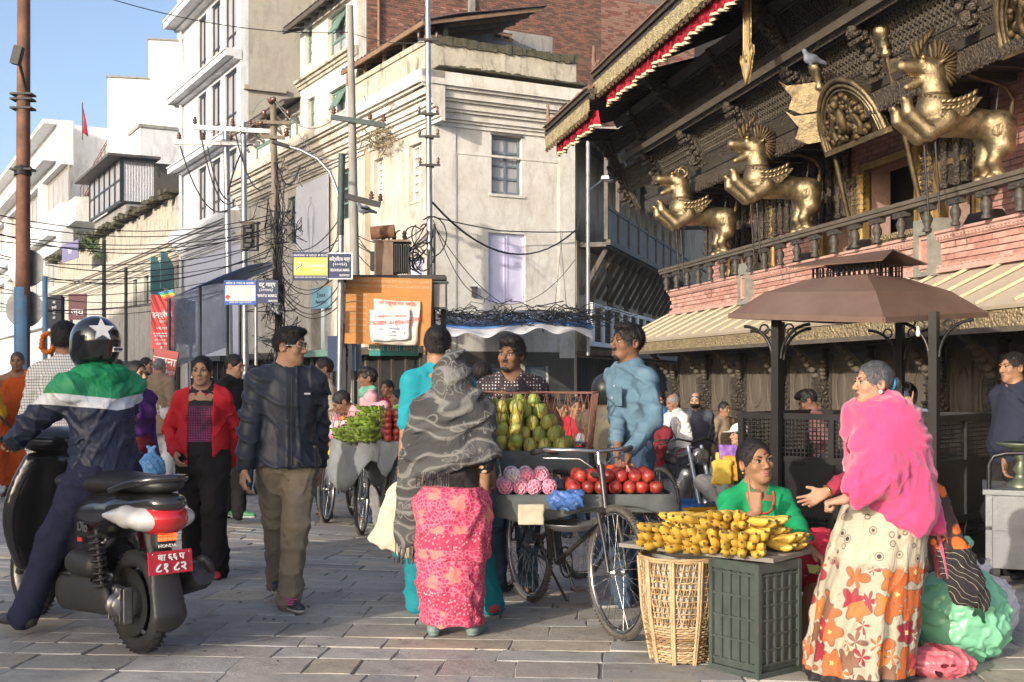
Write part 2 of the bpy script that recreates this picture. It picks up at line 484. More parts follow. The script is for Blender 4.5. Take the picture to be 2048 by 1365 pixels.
HAIR=hairmat('black_hair',(.008,.007,.007));HAIR_GREY=hairmat('grey_hair',(.10,.10,.105),(.30,.30,.31));HAIR_STREAK=hairmat('dark_hair_with_grey_streaks',(.022,.022,.026),(.17,.17,.19));HAIR_STUB=hairmat('shaved_hair',(.05,.045,.04),(.09,.08,.07))
EYE_W=mat('eye_white',(.34,.30,.27),.4,0,.03,9,0);EYE_D=mat('eye_dark',(.012,.008,.006),.2,0,.1,9,0);BROW=mat('brow_hair',(.012,.010,.009),.7,0,.2,200,0)
LIP=mat('lips',(.28,.10,.085),.45,0,.12,60,0);LIP_D=mat('lips_brown',(.16,.065,.05),.45,0,.12,60,0)
RUBBER=mat('black_rubber',(.018,.018,.019),.75,0,.2,20,.2,200)
def v3(*a):return np.array(a,np.float64)
def nrm(a):return a/(np.linalg.norm(a)+1e-12)
def ik(a,c,l1,l2,pole):
 """joint between a and c for two bones"""
 d=c-a;L=np.linalg.norm(d);mx=(l1+l2)*.999
 if L>mx:c=a+d/L*mx;d=c-a;L=mx
 u=d/L;x=(l1*l1-l2*l2+L*L)/(2*L);h=math.sqrt(max(0,l1*l1-x*x))
 p=pole-u*(pole@u);p=nrm(p)
 return a+u*x+p*h,c
def rotax(axis,a):
 return np.array(Matrix.Rotation(a,3,Vector(axis)))
HANDS={'relaxed':([(22,28,18),(28,32,20),(34,36,22),(40,40,24)],.55,5),'open':([(4,8,5),(6,10,6),(10,12,8),(14,16,10)],.95,9),'grip':([(62,75,40),(64,78,40),(66,78,40),(68,80,40)],.2,2),'point':([(5,12,8),(70,85,50),(74,85,50),(76,85,50)],.2,3),'fist':([(72,88,55),(74,88,55),(76,88,55),(78,88,55)],.1,1),'pinch':([(45,40,20),(50,50,25),(50,55,30),(55,55,30)],.35,3)}
def add_hand(s,w,d,n,sg,S,style):
 d=nrm(d);n=nrm(n-d*(n@d));lat=np.cross(d,n)*sg
 curls,th,spread=HANDS[style]
 pl=.085*S
 s.cone(w,w+d*.03*S,.026*S,.027*S,.012,flat=(n,.72))
 for q,o in((.025,.0),(.008,.004),(-.009,.004),(-.026,0)):
  s.cone(w+d*.025*S+lat*q*.7*S,w+d*(pl+o)+lat*q*S,.0135*S,.0115*S,.012)
 s.cone(w+d*.02*S+lat*.018*S,w+d*.06*S+lat*.03*S+n*.006*S,.016*S,.013*S,.012)
 for i,(q,L)in enumerate(((.027,.94),(.009,1.04),(-.010,.97),(-.028,.78))):
  base=w+d*(pl+(.004 if i in(1,2)else 0))+lat*q*S
  fd=rotax(n,math.radians(-sg*spread*(1.5-i)*1.0))@d if spread else d
  if(rotax(n,.1)@d)@lat<0:pass
  fd=nrm(d+lat*math.tan(math.radians(spread*(1.2-i*.8))))
  ax=np.cross(fd,n);ang=0
  for L0,cu,r0,r1 in zip((.040,.026,.021),curls[i],(.0098,.0088,.0080),(.0088,.0080,.0070)):
   ang+=math.radians(cu)
   dd=fd*math.cos(ang)+n*math.sin(ang)
   e=base+dd*L0*L*S
   s.cone(base,e,r0*S,r1*S,.003);base=e
 tb=w+d*.028*S+lat*.026*S
 td=nrm(d*.75+lat*(.35+th*.55)+n*(.45-.25*th))
 e=tb+td*.040*S;s.cone(tb,e,.0125*S,.0105*S,.008)
 td2=nrm(td*.8+d*.45+n*.12);e2=e+td2*.030*S;s.cone(e,e2,.0105*S,.0082*S,.003)
class Person:
 def __init__(s,label,at,yaw=0.,H=1.68,sk=None,fem=False,lean=0.,side=0.,twist=0.,head=(0,0,0),feet=None,hands=(None,None),handdir=(None,None),palm=(None,None),hstyle=('relaxed','relaxed'),poles=(None,None),kpoles=(None,None),pelvis=None,vox=.008,fat=0.,sitting=False,lod=1,group=None,neck_fwd=0.,hs=1.0,lips=None,nose=1.0,beard=0,face=True,cat='person'):
  """at: point on the ground; yaw 0 faces the camera, 90 faces the right of the view. hands, feet, pelvis: world points"""
  s.S=S=H/1.7;s.yaw=math.radians(yaw);s.o=Vector(at);s.vox=vox;s.lod=lod;s.fem=fem;s.fat=fat;s.parts=[]
  s.rz=Matrix.Rotation(s.yaw,4,'Z');s.inv=Matrix.Rotation(-s.yaw,4,'Z')
  sk=sk or SK_MID;s.sk=sk
  s.pel=s.loc(pelvis)if pelvis is not None else v3(0,0,.93*S)
  Rt=rotax((0,0,1),math.radians(twist));Rl=rotax((1,0,0),math.radians(lean));Rs=rotax((0,1,0),math.radians(side))
  s.B=B=Rt@Rs@Rl;s.up=B@v3(0,0,1);s.fw=B@v3(0,-1,0);s.rt=B@v3(1,0,0)
  s.chest=s.pel+s.up*.40*S;s.neck=s.pel+s.up*.515*S+s.fw*(.01+neck_fwd)*S
  sw=(.146 if fem else .168)*S+fat*.15;s.sw=sw
  s.sh=[s.pel+s.up*.435*S-s.rt*sw,s.pel+s.up*.435*S+s.rt*sw]
  yh,ph,rh=(math.radians(q)for q in head)
  s.HR=Rt@rotax((0,0,1),yh)@rotax((1,0,0),ph+math.radians(lean)*.35)@rotax((0,1,0),rh)
  s.hs=S*hs;s.hd=s.neck+s.up*.05*S+(s.HR@v3(0,-.018,.088))*S
  s.el=[];s.wr=[];s.hdir=[];s.hn=[]
  for i in(0,1):
   sg=-1 if i==0 else 1
   t=s.loc(hands[i])if hands[i]is not None else s.sh[i]+B@v3(sg*.05,-.04,-.52)*S
   pole=np.array(poles[i],float)if poles[i]is not None else v3(sg*.5,.8,-.2)
   e,t=ik(s.sh[i],t,.285*S,.255*S,B@pole)
   s.el.append(e);s.wr.append(t)
   dd=np.array(s.dirl(handdir[i]))if handdir[i]is not None else nrm(nrm(t-e)+v3(0,0,-.25))
   nn=np.array(s.dirl(palm[i]))if palm[i]is not None else B@v3(-sg,.2,0)
   s.hdir.append(nrm(dd));s.hn.append(nn)
  s.hip=[s.pel+(Rt@v3(-.088,0,-.02))*S,s.pel+(Rt@v3(.088,0,-.02))*S]
  s.kn=[];s.an=[]
  for i in(0,1):
   sg=-1 if i==0 else 1
   f=s.loc(feet[i])if feet is not None and feet[i]is not None else v3(sg*.10*S,0,0)
   a=f+v3(0,0,.085*S)
   kp=np.array(kpoles[i],float)if kpoles[i]is not None else v3(sg*.12,-1,0)
   k,a=ik(s.hip[i],a,.43*S,.425*S,kp);s.kn.append(k);s.an.append(a)
  s.body(label,sk,hstyle,nose,group,lips,beard,face,cat)
 def loc(s,p):
  q=s.inv@(Vector(p)-s.o);return v3(*q)
 def dirl(s,d):
  return v3(*(s.inv@Vector(d)))
 def world(s,p):return s.o+s.rz@Vector(p)
 def hp(s,x,y,z):return s.hd+(s.HR@v3(x,y,z))*s.hs
 def body(s,label,sk,hstyle,nose,group,lips,beard,face,cat):
  S=s.S;b=SDF();h=s.hs;f=s.fat
  b.cone(s.pel-s.up*.02*S,s.pel+s.up*.12*S,.125*S+f,.115*S+f,.03,flat=(s.fw,.75))
  b.cone(s.pel+s.up*.12*S,s.chest,.115*S+f,.135*S+f*.5,.04,flat=(s.fw,.72))
  b.cone(s.sh[0],s.sh[1],.055*S,k=.05)
  b.cone(s.chest,s.neck,.10*S,.05*S,.04)
  for i in(0,1):b.cone(s.sh[i]+s.up*.005,s.neck+s.up*.02*S,.045*S,.04*S,.04)
  for i in(0,1):
   b.cone(s.sh[i],s.el[i],.050*S,.037*S,.03);b.cone(s.el[i],s.wr[i],.038*S,.026*S,.01)
   b.cone(s.hip[i],s.kn[i],.078*S,.052*S,.03);b.cone(s.kn[i],s.an[i],.054*S,.034*S,.02)
   fd=nrm(v3(s.kn[i][0]-s.an[i][0],0,0)*0+v3(0,-1,0));b.cone(s.an[i]+v3(0,.02,-.045)*S,s.an[i]+v3(0,-.085,-.058)*S,.030*S,.02*S,.02)
  b.cone(s.neck-s.up*.03*S,s.hp(0,.022,-.05),.054*S,.050*S,.03)
  RM=s.HR
  E=lambda x,y,z,rx,ry,rz,k=.02,op='u':b.ell(s.hp(x,y,z),(rx*h,ry*h,rz*h),RM,k*h,op)
  E(0,.012,.028,.074,.094,.088);E(0,-.020,-.038,.058 if s.fem else .061,.068,.078,.03)
  E(0,-.068,-.092,.024,.020,.018,.03);E(0,-.052,-.07,.045,.03,.03,.02)
  for q in(-1,1):
   E(q*.030,-.082,.022,.026,.012,.009,.014);E(q*.040,-.064,-.022,.022,.022,.022,.022)
   E(q*.030,-.100,.003,.017,.013,.010,.012,'s')
   E(q*.0735,.012,-.006,.010,.022,.032,.006);E(q*.079,.006,-.006,.005,.010,.018,.004,'s')
  b.cone(s.hp(0,-.086,.012),s.hp(0,-.108*(.9+.1*nose),-.026),.0085*h,.0115*h,.012*h)
  for q in(-1,1):E(q*.012,-.098,-.031,.0085,.010,.0075,.006)
  E(0,-.086,-.056,.024,.012,.0070,.006);E(0,-.085,-.069,.021,.012,.0075,.006);E(0,-.1005,-.0625,.026,.006,.0016,.003,'s')
  hb=[]
  for i in(0,1):
   add_hand(b,s.wr[i],s.hdir[i],s.hn[i],1 if i==0 else-1,S,hstyle[i])
   c=s.wr[i]+s.hdir[i]*.09*S;hb.append((c-.115*S,c+.115*S))
  v=s.vox
  hlo=s.hd-.16*h;hhi=s.hd+.16*h;hlo[2]=s.hd[2]-.125*h
  V,Q=b.mesh(v*1.9 if s.lod else v*1.6)
  cen=V[Q].mean(1);drop=np.zeros(len(Q),bool)
  boxes=[(hlo,hhi)]+hb
  for lo,hi in boxes:drop|=((cen>lo+v*1.2)&(cen<hi-v*1.2)).all(1)
  blocks=[(V,Q[~drop])]
  for n,(lo,hi)in enumerate(boxes):
   blocks.append(b.mesh((v*.62 if n==0 else v*.62)if s.lod else v*.9,lo,hi))
  V,Q=merge_blocks(blocks)
  s.ob=link('person',mesh_np('person',V,Q,sk));s.ob.location=s.o;s.ob.rotation_euler=(0,0,s.yaw)
  tag(s.ob,label,cat,group)
  if face:s.face(lips)
  if beard:s.beard(beard)
 def face(s,lips):
  h=s.hs;RM=Matrix(s.HR.tolist())
  for q in(-1,1):
   e=MB();e.mat(EYE_W).ell(s.hp(q*.031,-.0790,.003),(.0145*h,.0105*h,.0066*h),RM,10,7)
   e.mat(EYE_D).ell(s.hp(q*.0305,-.0865,.003),(.0064*h,.0042*h,.0062*h),RM,8,5)
   lid=[s.hp(q*(.031+x),y,z)for x,y,z in((-.015,-.0835,.003),(-.008,-.0905,.0085),(0,-.0925,.0105),(.009,-.0895,.0085),(.016,-.0795,.003))]
   e.mat(EYE_D).tube(lid,[.0012*h,.0022*h,.0024*h,.0022*h,.0010*h],5)
   e.build('eye',None,s.ob)
   bw=MB();pts=[s.hp(q*x,y,z)for x,y,z in((.013,-.0925,.0205),(.024,-.0945,.0265),(.036,-.0900,.0285),(.050,-.0775,.0225))]
   bw.tube(pts,[.0030*h,.0042*h,.0036*h,.0012*h],5);bw.build('eyebrow',BROW,s.ob)
  l=MB()
  l.tube([s.hp(x,y,z)for x,y,z in((-.024,-.0850,-.0615),(-.012,-.0950,-.0575),(0,-.0965,-.0590),(.012,-.0950,-.0575),(.024,-.0850,-.0615))],[.0015*h,.0042*h,.0042*h,.0042*h,.0015*h],6)
  l.tube([s.hp(x,y,z)for x,y,z in((-.022,-.0850,-.0645),(-.011,-.0935,-.0680),(0,-.0955,-.0690),(.011,-.0935,-.0680),(.022,-.0850,-.0645))],[.0015*h,.0048*h,.0054*h,.0048*h,.0015*h],6)
  l.build('mouth',lips or LIP_D,s.ob)
 def beard(s,kind):
  b=SDF();h=s.hs;RM=s.HR
  b.ell(s.hp(0,-.020,-.038),(.0622*h,.0695*h,.0785*h),RM,.01);b.ell(s.hp(0,-.068,-.092),(.026*h,.0235*h,.021*h),RM,.03*h)
  b.plane(s.hp(0,-.05,-.062),s.HR@v3(0,-.25,1));b.plane(s.hp(0,-.040,0),s.HR@v3(0,1,.25));b.ell(s.hp(0,-.10,-.062),(.03*h,.03*h,.014*h),RM,.006,'s')
  if kind==2:b.ell(s.hp(0,-.093,-.047),(.028*h,.010*h,.006*h),RM,.004)
  s.sdf('beard',b,HAIR,s.vox*.6)
 def sdf(s,name,b,m,vox=None):
  v,f=b.mesh(vox or s.vox)
  return link(name,mesh_np(name,v,f,m),s.ob)
# ---------------- hair
 def hair(s,kind='short',m=None,vol=1.0,seed=3):
  m=m or HAIR;b=SDF();h=s.hs;RM=s.HR;P=s.hp;t=.0045*vol
  E=lambda x,y,z,rx,ry,rz,k=.01,op='u':b.ell(P(x,y,z),(rx*h,ry*h,rz*h),RM,k*h,op)
  E(0,.014,.030,.076+t,.096+t,.090+t)
  def dn(z,sl,fz=.0 if kind not in('back','bun','highbun')else .010):
   b.plane(P(0,0,z-.045),s.HR@v3(0,-.5,-1));E(0,-.112,-.025+fz,.064,.082,.094,.012,'s')
   for q in(-1,1):E(q*.080,.010,-.012,.02,.026,.034,.006,'s')
  if kind=='short':dn(.018,.95);
  elif kind=='crop':dn(.026,.9)
  elif kind=='thick':
   E(0,-.030,.098,.072,.066,.034,.03);dn(.012,.85);E(.012,-.076,.088,.050,.028,.024,.02)
  elif kind=='side':
   E(.01,-.04,.096,.066,.058,.026,.02);dn(.014,.9,-.004)
  elif kind=='bun':
   dn(.016,.92);E(0,.118,.005,.036,.034,.036,.012)
  elif kind=='highbun':
   dn(.016,.92);E(0,.112,.06,.045,.036,.04,.012)
  elif kind=='back':dn(.012,.9);E(0,.075,-.045,.062,.045,.06,.03)
  elif kind=='ring':dn(.01,.9);E(0,-.045,.125,.062,.09,.055,.01,'s')
  if kind not in('ring','bun','highbun'):
   r=np.random.RandomState(seed);
  amp={'thick':.0032,'side':.0018,'short':.0014}.get(kind,.0009)*h
  HRt=s.HR;o=s.hd
  def strands(x,y,z):
   lx=(x-o[0])*HRt[0,0]+(y-o[1])*HRt[1,0]+(z-o[2])*HRt[2,0];ly=(x-o[0])*HRt[0,1]+(y-o[1])*HRt[1,1]+(z-o[2])*HRt[2,1]
   a=np.arctan2(lx,ly+.03)
   return amp*(np.sin(a*31+60*z+seed)+.8*np.sin(a*53-90*z+30*lx)+.8*np.sin(70*lx+120*ly+60*z))
  b.disp(strands)
  ob=s.sdf('hair',b,m,s.vox*.7)
  if s.vox<.0095:
   me=ob.data;n=len(me.vertices);co=np.empty(n*3,np.float32);me.vertices.foreach_get('co',co);co=co.reshape(-1,3);r=np.random.RandomState(seed+3);B=MB();w=.0011
   comb=s.HR@(v3(0,.7,-.5)if kind in('back','bun','highbun')else v3(.25,.25,-.75)if kind!='crop' else v3(0,-.2,-.4));L0=.030 if kind not in('back','bun','highbun')else .022
   for i in r.choice(n,min(n,1500),False):
    p=co[i].astype(float);N_=nrm(p-s.hd);t_=comb+r.normal(size=3)*(.28 if kind in('back','bun','highbun')else .55);t_=nrm(t_-N_*(t_@N_));c=nrm(np.cross(t_,N_));L=L0*r.uniform(.5,1.3);h_=r.uniform(.001,.006)*(1.5 if kind=='thick' else .8)
    q=p+t_*L*.5+N_*h_;e=p+t_*L+N_*h_*.6;B.add([p-c*w,p+c*w,q+c*w,e,q-c*w],[(0,1,2,4),(4,2,3)],True)
   tag(B.build('loose_strands',m,ob),kind='stuff')
  return ob
# ---------------- clothes
 def top(s,m,name='jacket',loose=.02,sleeve=1.0,hem=.02,wr=.011,neck=.0,belly=0.,op=None,collar=0.,flare=0.,cuff=0.0,seed=1,sleeve_r=1.0,vox=None,armup=.0):
  """sleeve 0..1 how far down the arm; hem metres (of 1.7) below the pelvis joint; op: open front half angle"""
  S=s.S;b=SDF();L=loose*.72;f=s.fat
  lo=s.pel-s.up*hem*S
  b.cone(lo,s.pel+s.up*.10*S,.147*S+L+f+flare,.128*S+L+f+belly,.03,flat=(s.fw,.78))
  b.cone(s.pel+s.up*.10*S+s.fw*belly*.8,s.pel+s.up*.30*S,.128*S+L+f+belly,.135*S+L+f*.7,.03,flat=(s.fw,.78))
  b.cone(s.pel+s.up*.30*S,s.pel+s.up*.39*S,.14*S+L+f*.6,.12*S+L,.03,flat=(s.fw,.76))
  if s.fem:
   for q in(-1,1):b.ell(s.pel+s.up*.325*S+s.rt*q*.065*S+s.fw*(.085*S+L*.6+f*.4),(.07*S,.06*S,.07*S),s.B,.04)
  b.plane(lo,-s.up,.002)
  b.cone(s.sh[0]-s.up*.01,s.sh[1]-s.up*.01,.055*S+L*.5,k=.045)
  for i in(0,1):b.cone(s.sh[i]+s.up*.004,s.neck+s.up*.012*S,.050*S+L*.4,.046*S+L*.3,.045)
  b.cone(s.pel+s.up*.42*S,s.neck-s.up*.03*S,.10*S+L*.5,.062*S+L*.35,.04)
  for i in(0,1):
   if sleeve<=0:continue
   e,w=s.el[i],s.wr[i]
   b.cone(s.sh[i],s.sh[i]+(e-s.sh[i])*min(1,sleeve*2),(.058*S+L*.6)*sleeve_r,(.050*S+L*.45)*sleeve_r,.035)
   if sleeve>.5:
    q=e+(w-e)*(sleeve-.5)*2
    b.cone(e,q,(.047*S+L*.5)*sleeve_r,(.038*S+L*.32-cuff)*sleeve_r,.012)
  if wr:b.wrinkle(wr,.10,seed,s.up,.8)
  if cuff and sleeve>=.95:
   for i in(0,1):b.cone(s.wr[i]-nrm(s.wr[i]-s.el[i])*.02,s.wr[i],.036*S,.034*S,.004)
  nb=s.neck+s.up*.02*S
  b.cone(s.neck-s.up*(.02-neck)*S+s.fw*.01,s.neck+s.up*.2*S+s.fw*.02,.058*S,.075*S,.008,'s')
  if op is not None:
   b.box(s.pel+s.up*.2*S+s.fw*.2,(op,.2,.6),np.stack([s.rt,s.fw,s.up],1),.02,.01,'s')
  if collar:
   c=SDF();
   for q in(-1,1):
    b.cone(s.neck+s.rt*q*.052*S+s.fw*-.01-s.up*.005,s.neck+s.rt*q*.035*S+s.fw*.065*S-s.up*.045*S,.020*collar,.016*collar,.008)
   b.cone(s.neck+s.rt*.05*S-s.fw*.03*S,s.neck-s.rt*.05*S-s.fw*.03*S,.020*collar,k=.01)
  return s.sdf(name,b,m,vox)
 def trousers(s,m,loose=.012,name='trousers',wr=.009,cut=.0,flare=.0,seed=2,crease=True,top=.10):
  S=s.S;b=SDF();L=loose;f=s.fat
  b.cone(s.pel+s.up*-.03*S,s.pel+s.up*top*S,.128*S+L+f,.118*S+L+f,.03,flat=(s.fw,.8))
  for i in(0,1):
   a=s.an[i]+(s.kn[i]-s.an[i])*cut
   b.cone(s.hip[i],s.kn[i],.086*S+L+f*.6,.062*S+L,.035);b.cone(s.kn[i],a+v3(0,0,-.035*S),.062*S+L,.048*S+L+flare,.03)
  if wr:b.wrinkle(wr,.11,seed,(0,0,1),.5)
  z=min(s.an[0][2],s.an[1][2])
  return s.sdf(name,b,m)
 def skirt(s,m,z0=1.0,z1=.05,rx=(.17,.23),ry=(.14,.2),n=11,amp=.05,name='skirt',off=(0,0),stations=None,seed=0,wr=.0,bot=None):
  S=s.S;b=SDF();r=np.random.RandomState(seed+5);ph=r.uniform(0,6.28,4)
  st=stations or[(z1,off[0],off[1],rx[1],ry[1]),(z1+(z0-z1)*.55,off[0]*.5,off[1]*.5,(rx[0]*.35+rx[1]*.65),(ry[0]*.35+ry[1]*.65)),(z1+(z0-z1)*.8,0,0,rx[0]*1.08,ry[0]*1.1),(z0,0,0,rx[0]*.9,ry[0]*.9)]
  zt=max(q[0]for q in st);zb=min(q[0]for q in st)
  def folds(a,z):
   g=np.clip((zt-z)/(zt-zb),0,1)
   w=.5*np.sin(n*a+ph[0]+2*z)+.35*np.sin((n*1.7)*np.round(1)*a*1.0+ph[1])*0+.4*np.sin(int(n*.6)*a+ph[2]-3*z)+.3*np.sin(int(n*1.6)*a+ph[3])
   return amp*w*(.15+.85*g)
  b.loft([(q[0]*S if stations is None else q[0],*q[1:])for q in st],folds)
  if wr:b.wrinkle(wr,.12,seed,(1,0,0),.3)
  return s.sdf(name,b,m)
 def shoes(s,m,sole=None,toe=None,up=.0,L=1.0,name='shoe',bare=False):
  S=s.S
  for i in(0,1):
   a=s.an[i];k=s.kn[i];sg=-1 if i==0 else 1
   fd=nrm(v3(sg*.22,-1,0)if toe is None else np.array(toe[i],float))
   pitch=0.0
   b=SDF();g=a[2]-.085*S
   hl=a-fd*.045*S;hl[2]=g+.035*S;tp=a+fd*.15*S*L;tp[2]=g+.03*S
   b.cone(hl,tp,.036*S,.032*S,.02,flat=((0,0,1),.85));b.cone(a-fd*.03*S+v3(0,0,-.03*S),a+v3(0,0,up*S-.01),.040*S,.042*S,.03);b.cone(a+fd*.02*S+v3(0,0,-.025*S),a+fd*.10*S+v3(0,0,-.055*S),.034*S,.028*S,.02)
   b.plane((0,0,g+.012),(0,0,-1),.002);s.sdf(name,b,m,s.vox*.9)
   if sole is not None:
    q=SDF();q.cone(hl,tp,.041*S,.037*S,.01);q.plane((0,0,g),(0,0,-1),.002);q.plane((0,0,g+.022*S),(0,0,1),.002);s.sdf('sole',q,sole,s.vox*.9)
 def strap(s,pts,r,m,name='strap',n=6):
  b=MB();b.tube(pts,r,n);return b.build(name,m,s.ob)
# ------------------------------------------------------------ sky is the world; ground and paving
def stone_mat(name,c,c2):
 if name in MATS:return MATS[name]
 N=NT(name);v=N.tc('Object')
 a=N.ramp(N.noise(3.2,6,.68,v,.6),[(.28,c),(.72,c2)])
 a=N.mix(N.ramp(N.noise(26,5,.75,v),[(.52,(0,0,0)),(.75,(.55,)*3)]),a,tuple(x*.5 for x in c))
 w=N.n('NewGeometry').outputs['Position'];a=N.mix(N.ramp(N.noise(.9,6,.7,w,.6),[(.50,(0,0,0)),(.68,(.6,)*3)]),a,(.18,.16,.128));a=N.mix(N.ramp(N.noise(4.5,7,.75,w,.4),[(.53,(0,0,0)),(.66,(.55,)*3)]),a,(.14,.128,.108))
 h=N.n('HueSaturation');N.l(N.math('MULTIPLY_ADD',N.objrand(),.2,.9),h.inputs['Value']);N.l(a,h.inputs['Color'])
 N.color(h.outputs[0]);N.set(Roughness=.62,**{'Specular IOR Level':.45})
 N.bump(N.math('ADD',N.noise(7,6,.65,v),N.math('MULTIPLY',N.noise(60,4,.6,v),.35)),.6,.014)
 MATS[name]=N.m;return N.m
STONES=[stone_mat('slate_blue_stone',(.285,.28,.262),(.40,.39,.365)),stone_mat('grey_stone',(.30,.285,.255),(.415,.395,.355)),stone_mat('buff_stone',(.33,.29,.225),(.44,.395,.31)),stone_mat('dark_stone',(.225,.222,.212),(.315,.31,.295)),stone_mat('rosy_stone',(.285,.258,.232),(.385,.35,.31))]
DIRT=mat('packed_dirt',(.16,.15,.13),.95,0,.3,5,.5,30,bdist=.01)
def ground():
 xs=[-150,-60,-30]+[i*.4 for i in range(-50,48)]+[25,60,150];ys=[-60,-20,0]+[2+i*.5 for i in range(0,80)]+[60,100,400]
 m=MB();m.sheet([[(x,y,G(x,y)-.006)for x in xs]for y in ys][::1]);g=m.build('ground',DIRT);tag(g,kind='structure')
 r=random.Random(21);st=[]
 ang=R(-4);ca,sa=math.cos(ang),math.sin(ang)
 v=3.2
 while v<30:
  dep=r.choice((.20,.27,.31,.24,.35))*(1 if v<14 else 1.3);u=-16+r.random()*.5;skew=r.uniform(-.012,.012)
  while u<16:
   L=r.choice((.24,.36,.44,.52,.66,.40))*(1 if v<14 else 1.3)
   cu,cv=u+L/2,v+dep/2;x=cu*ca-cv*sa;y=cu*sa+cv*ca
   if abs(x)<.46*y+.9:st.append((x,y,L,dep,ang+skew+r.uniform(-.008,.008)))
   u+=L+r.uniform(.002,.007)
  v+=dep+r.uniform(.002,.007)
 vis=[q for q in st if q[1]>5.35 and abs(q[0])<.435*q[1]+.25]
 near=sorted(vis,key=lambda q:q[1])[:295];ns=set(id(q)for q in near)
 protos={}
 def shape(L,d,rr):
  m_=[];hx,hy=L/2,d/2;e=.005
  j=lambda:rr.uniform(-.010,.010)
  base=[(-hx+j(),-hy+j()),(hx+j(),-hy+j()),(hx+j(),hy+j()),(-hx+j(),hy+j())]
  mid=[(0+j()*3,-hy+j()),(hx+j(),0+j()*2),(0+j()*3,hy+j()),(-hx+j(),0+j()*2)]
  ring=[p for q in zip(base,mid)for p in q]
  up=[(x*(1-e/hx),y*(1-e/hy),.0)for x,y in ring];tl=[rr.uniform(-.0022,.0022)for _ in range(2)]
  vs=[(x,y,-.05)for x,y in ring]+[(x,y,-.0045)for x,y in ring]+[(x,y,tl[0]*x/hx+tl[1]*y/hy)for x,y,_ in up]+[(0,0,.001)]
  fs=[(i,(i+1)%8,(i+1)%8+8,i+8)for i in range(8)]+[(i+8,(i+1)%8+8,(i+1)%8+16,i+16)for i in range(8)]+[(i+16,(i+1)%8+16,24)for i in range(8)]
  return vs,fs
 far=MB()
 def gm(x,y,z,a):
  n=Vector(((G(x-.1,y)-G(x+.1,y))/.2,(G(x,y-.1)-G(x,y+.1))/.2,1)).normalized()
  return Matrix.Translation((x,y,z))@Vector((0,0,1)).rotation_difference(n).to_matrix().to_4x4()@rotz(a)
 for q in st:
  x,y,L,d,a=q;z=G(x,y)+r.uniform(-.0018,.0018);sm=r.choices(STONES,(5,5,2.5,2,2))[0]
  if id(q)in ns:
   k=(round(L,2),round(d,2),STONES.index(sm),r.randint(0,3))
   if k not in protos:
    m_=MB();m_.add(*shape(L,d,r),False);protos[k]=m_.mesh('paving_stone',sm)
   o=link('paving_stone',protos[k],g);o.location=(x,y,z);o.matrix_world=gm(x,y,z,a)
  else:
   vs,fs=shape(L,d,r);far.mat(sm);M4=gm(x,y,z,a);far.add([M4@Vector(p)for p in vs],fs,False)
 o=far.build('paving_stones_beyond',None,g);tag(o,kind='stuff')
ground()
# ------------------------------------------------------------ plaster, brick, timber
def plaster(name,c,stain=(.10,.09,.075),amt=.6,rough=.9,streak=1.0,c2=None,sc=1.3):
 if name in MATS:return MATS[name]
 N=NT(name);v=N.tc('Object')
 a=N.ramp(N.noise(sc,6,.7,v,.5),[(.3,c),(.72,c2 or tuple(min(1,x*1.14)for x in c))])
 a=N.mix(N.ramp(N.noise(5.5,7,.75,v,.3),[(.50,(0,0,0)),(.68,(amt*.5,)*3)]),a,tuple(x*.62 for x in c))
 if streak:
  s=N.noise(1.6,6,.75,N.mapped((1.5,1.5,.42)),.5)
  a=N.mix(N.ramp(s,[(.50,(0,0,0)),(.74,(amt*streak,)*3)]),a,stain)
 N.color(a);N.set(Roughness=rough,**{'Specular IOR Level':.25})
 N.bump(N.math('ADD',N.noise(4,8,.72,v),N.math('MULTIPLY',N.noise(45,5,.7,v),.4)),.5,.02)
 MATS[name]=N.m;return N.m
CREAM=plaster('cream_plaster',(.46,.41,.33),(.16,.14,.11),.8,c2=(.62,.58,.51))
CREAMW=plaster('pale_old_plaster',(.54,.50,.43),(.23,.20,.155),.75,c2=(.70,.68,.63),streak=.8)
MOSSY=plaster('mossy_plaster',(.36,.32,.25),(.05,.05,.035),.9,c2=(.6,.55,.45),streak=1.2,sc=2.5)
MOSS=mat('dark_moss',(.035,.038,.02),.95,0,.5,9,.8,40,col2=(.12,.11,.07),bdist=.03)
WHITE=plaster('white_paint_wall',(.58,.59,.60),(.28,.275,.27),.5,c2=(.70,.71,.72),streak=1.2)
WHITE_OLD=plaster('weathered_white_wall',(.58,.57,.55),(.30,.29,.27),.4,c2=(.80,.80,.79))
LILACW=plaster('pale_lilac_wall',(.54,.55,.63),(.4,.4,.45),.2)
TANW=plaster('grey_cement_wall',(.36,.33,.27),(.20,.19,.17),.6,c2=(.44,.41,.34))
CONC=plaster('raw_concrete',(.22,.215,.205),(.08,.08,.075),.8,c2=(.34,.33,.31))
DARKW=plaster('dark_grime_and_shade_wall',(.085,.08,.07),(.03,.03,.03),.7)
BRICKS=[mat('brick_red',(.20,.085,.06),.9,0,.25,30,.4,90,orand=.2),mat('brick_brown',(.155,.08,.06),.9,0,.3,30,.4,90,orand=.2),mat('brick_dark',(.10,.055,.042),.9,0,.3,30,.4,90,orand=.2),mat('brick_pale',(.27,.15,.11),.9,0,.25,30,.4,90,orand=.2)]
MORTAR=mat('mortar',(.16,.135,.11),.95,0,.25,20,.4,60)
BLACK_FR=mat('black_window_frame',(.02,.022,.024),.4,0,.2,20,.05)
GLASS=mat('window_glass',(.05,.06,.07),.08,0,.2,1,0,spec=.8)
CURTAIN=mat('curtain_behind_glass',(.34,.33,.34),.3,0,.25,3,0,spec=.7,stretch=(6,6,.4))
GREENP=mat('faded_green_paint',(.13,.23,.19),.7,0,.25,12,.2,dirt=(.08,.09,.07),dirt_amt=.5)
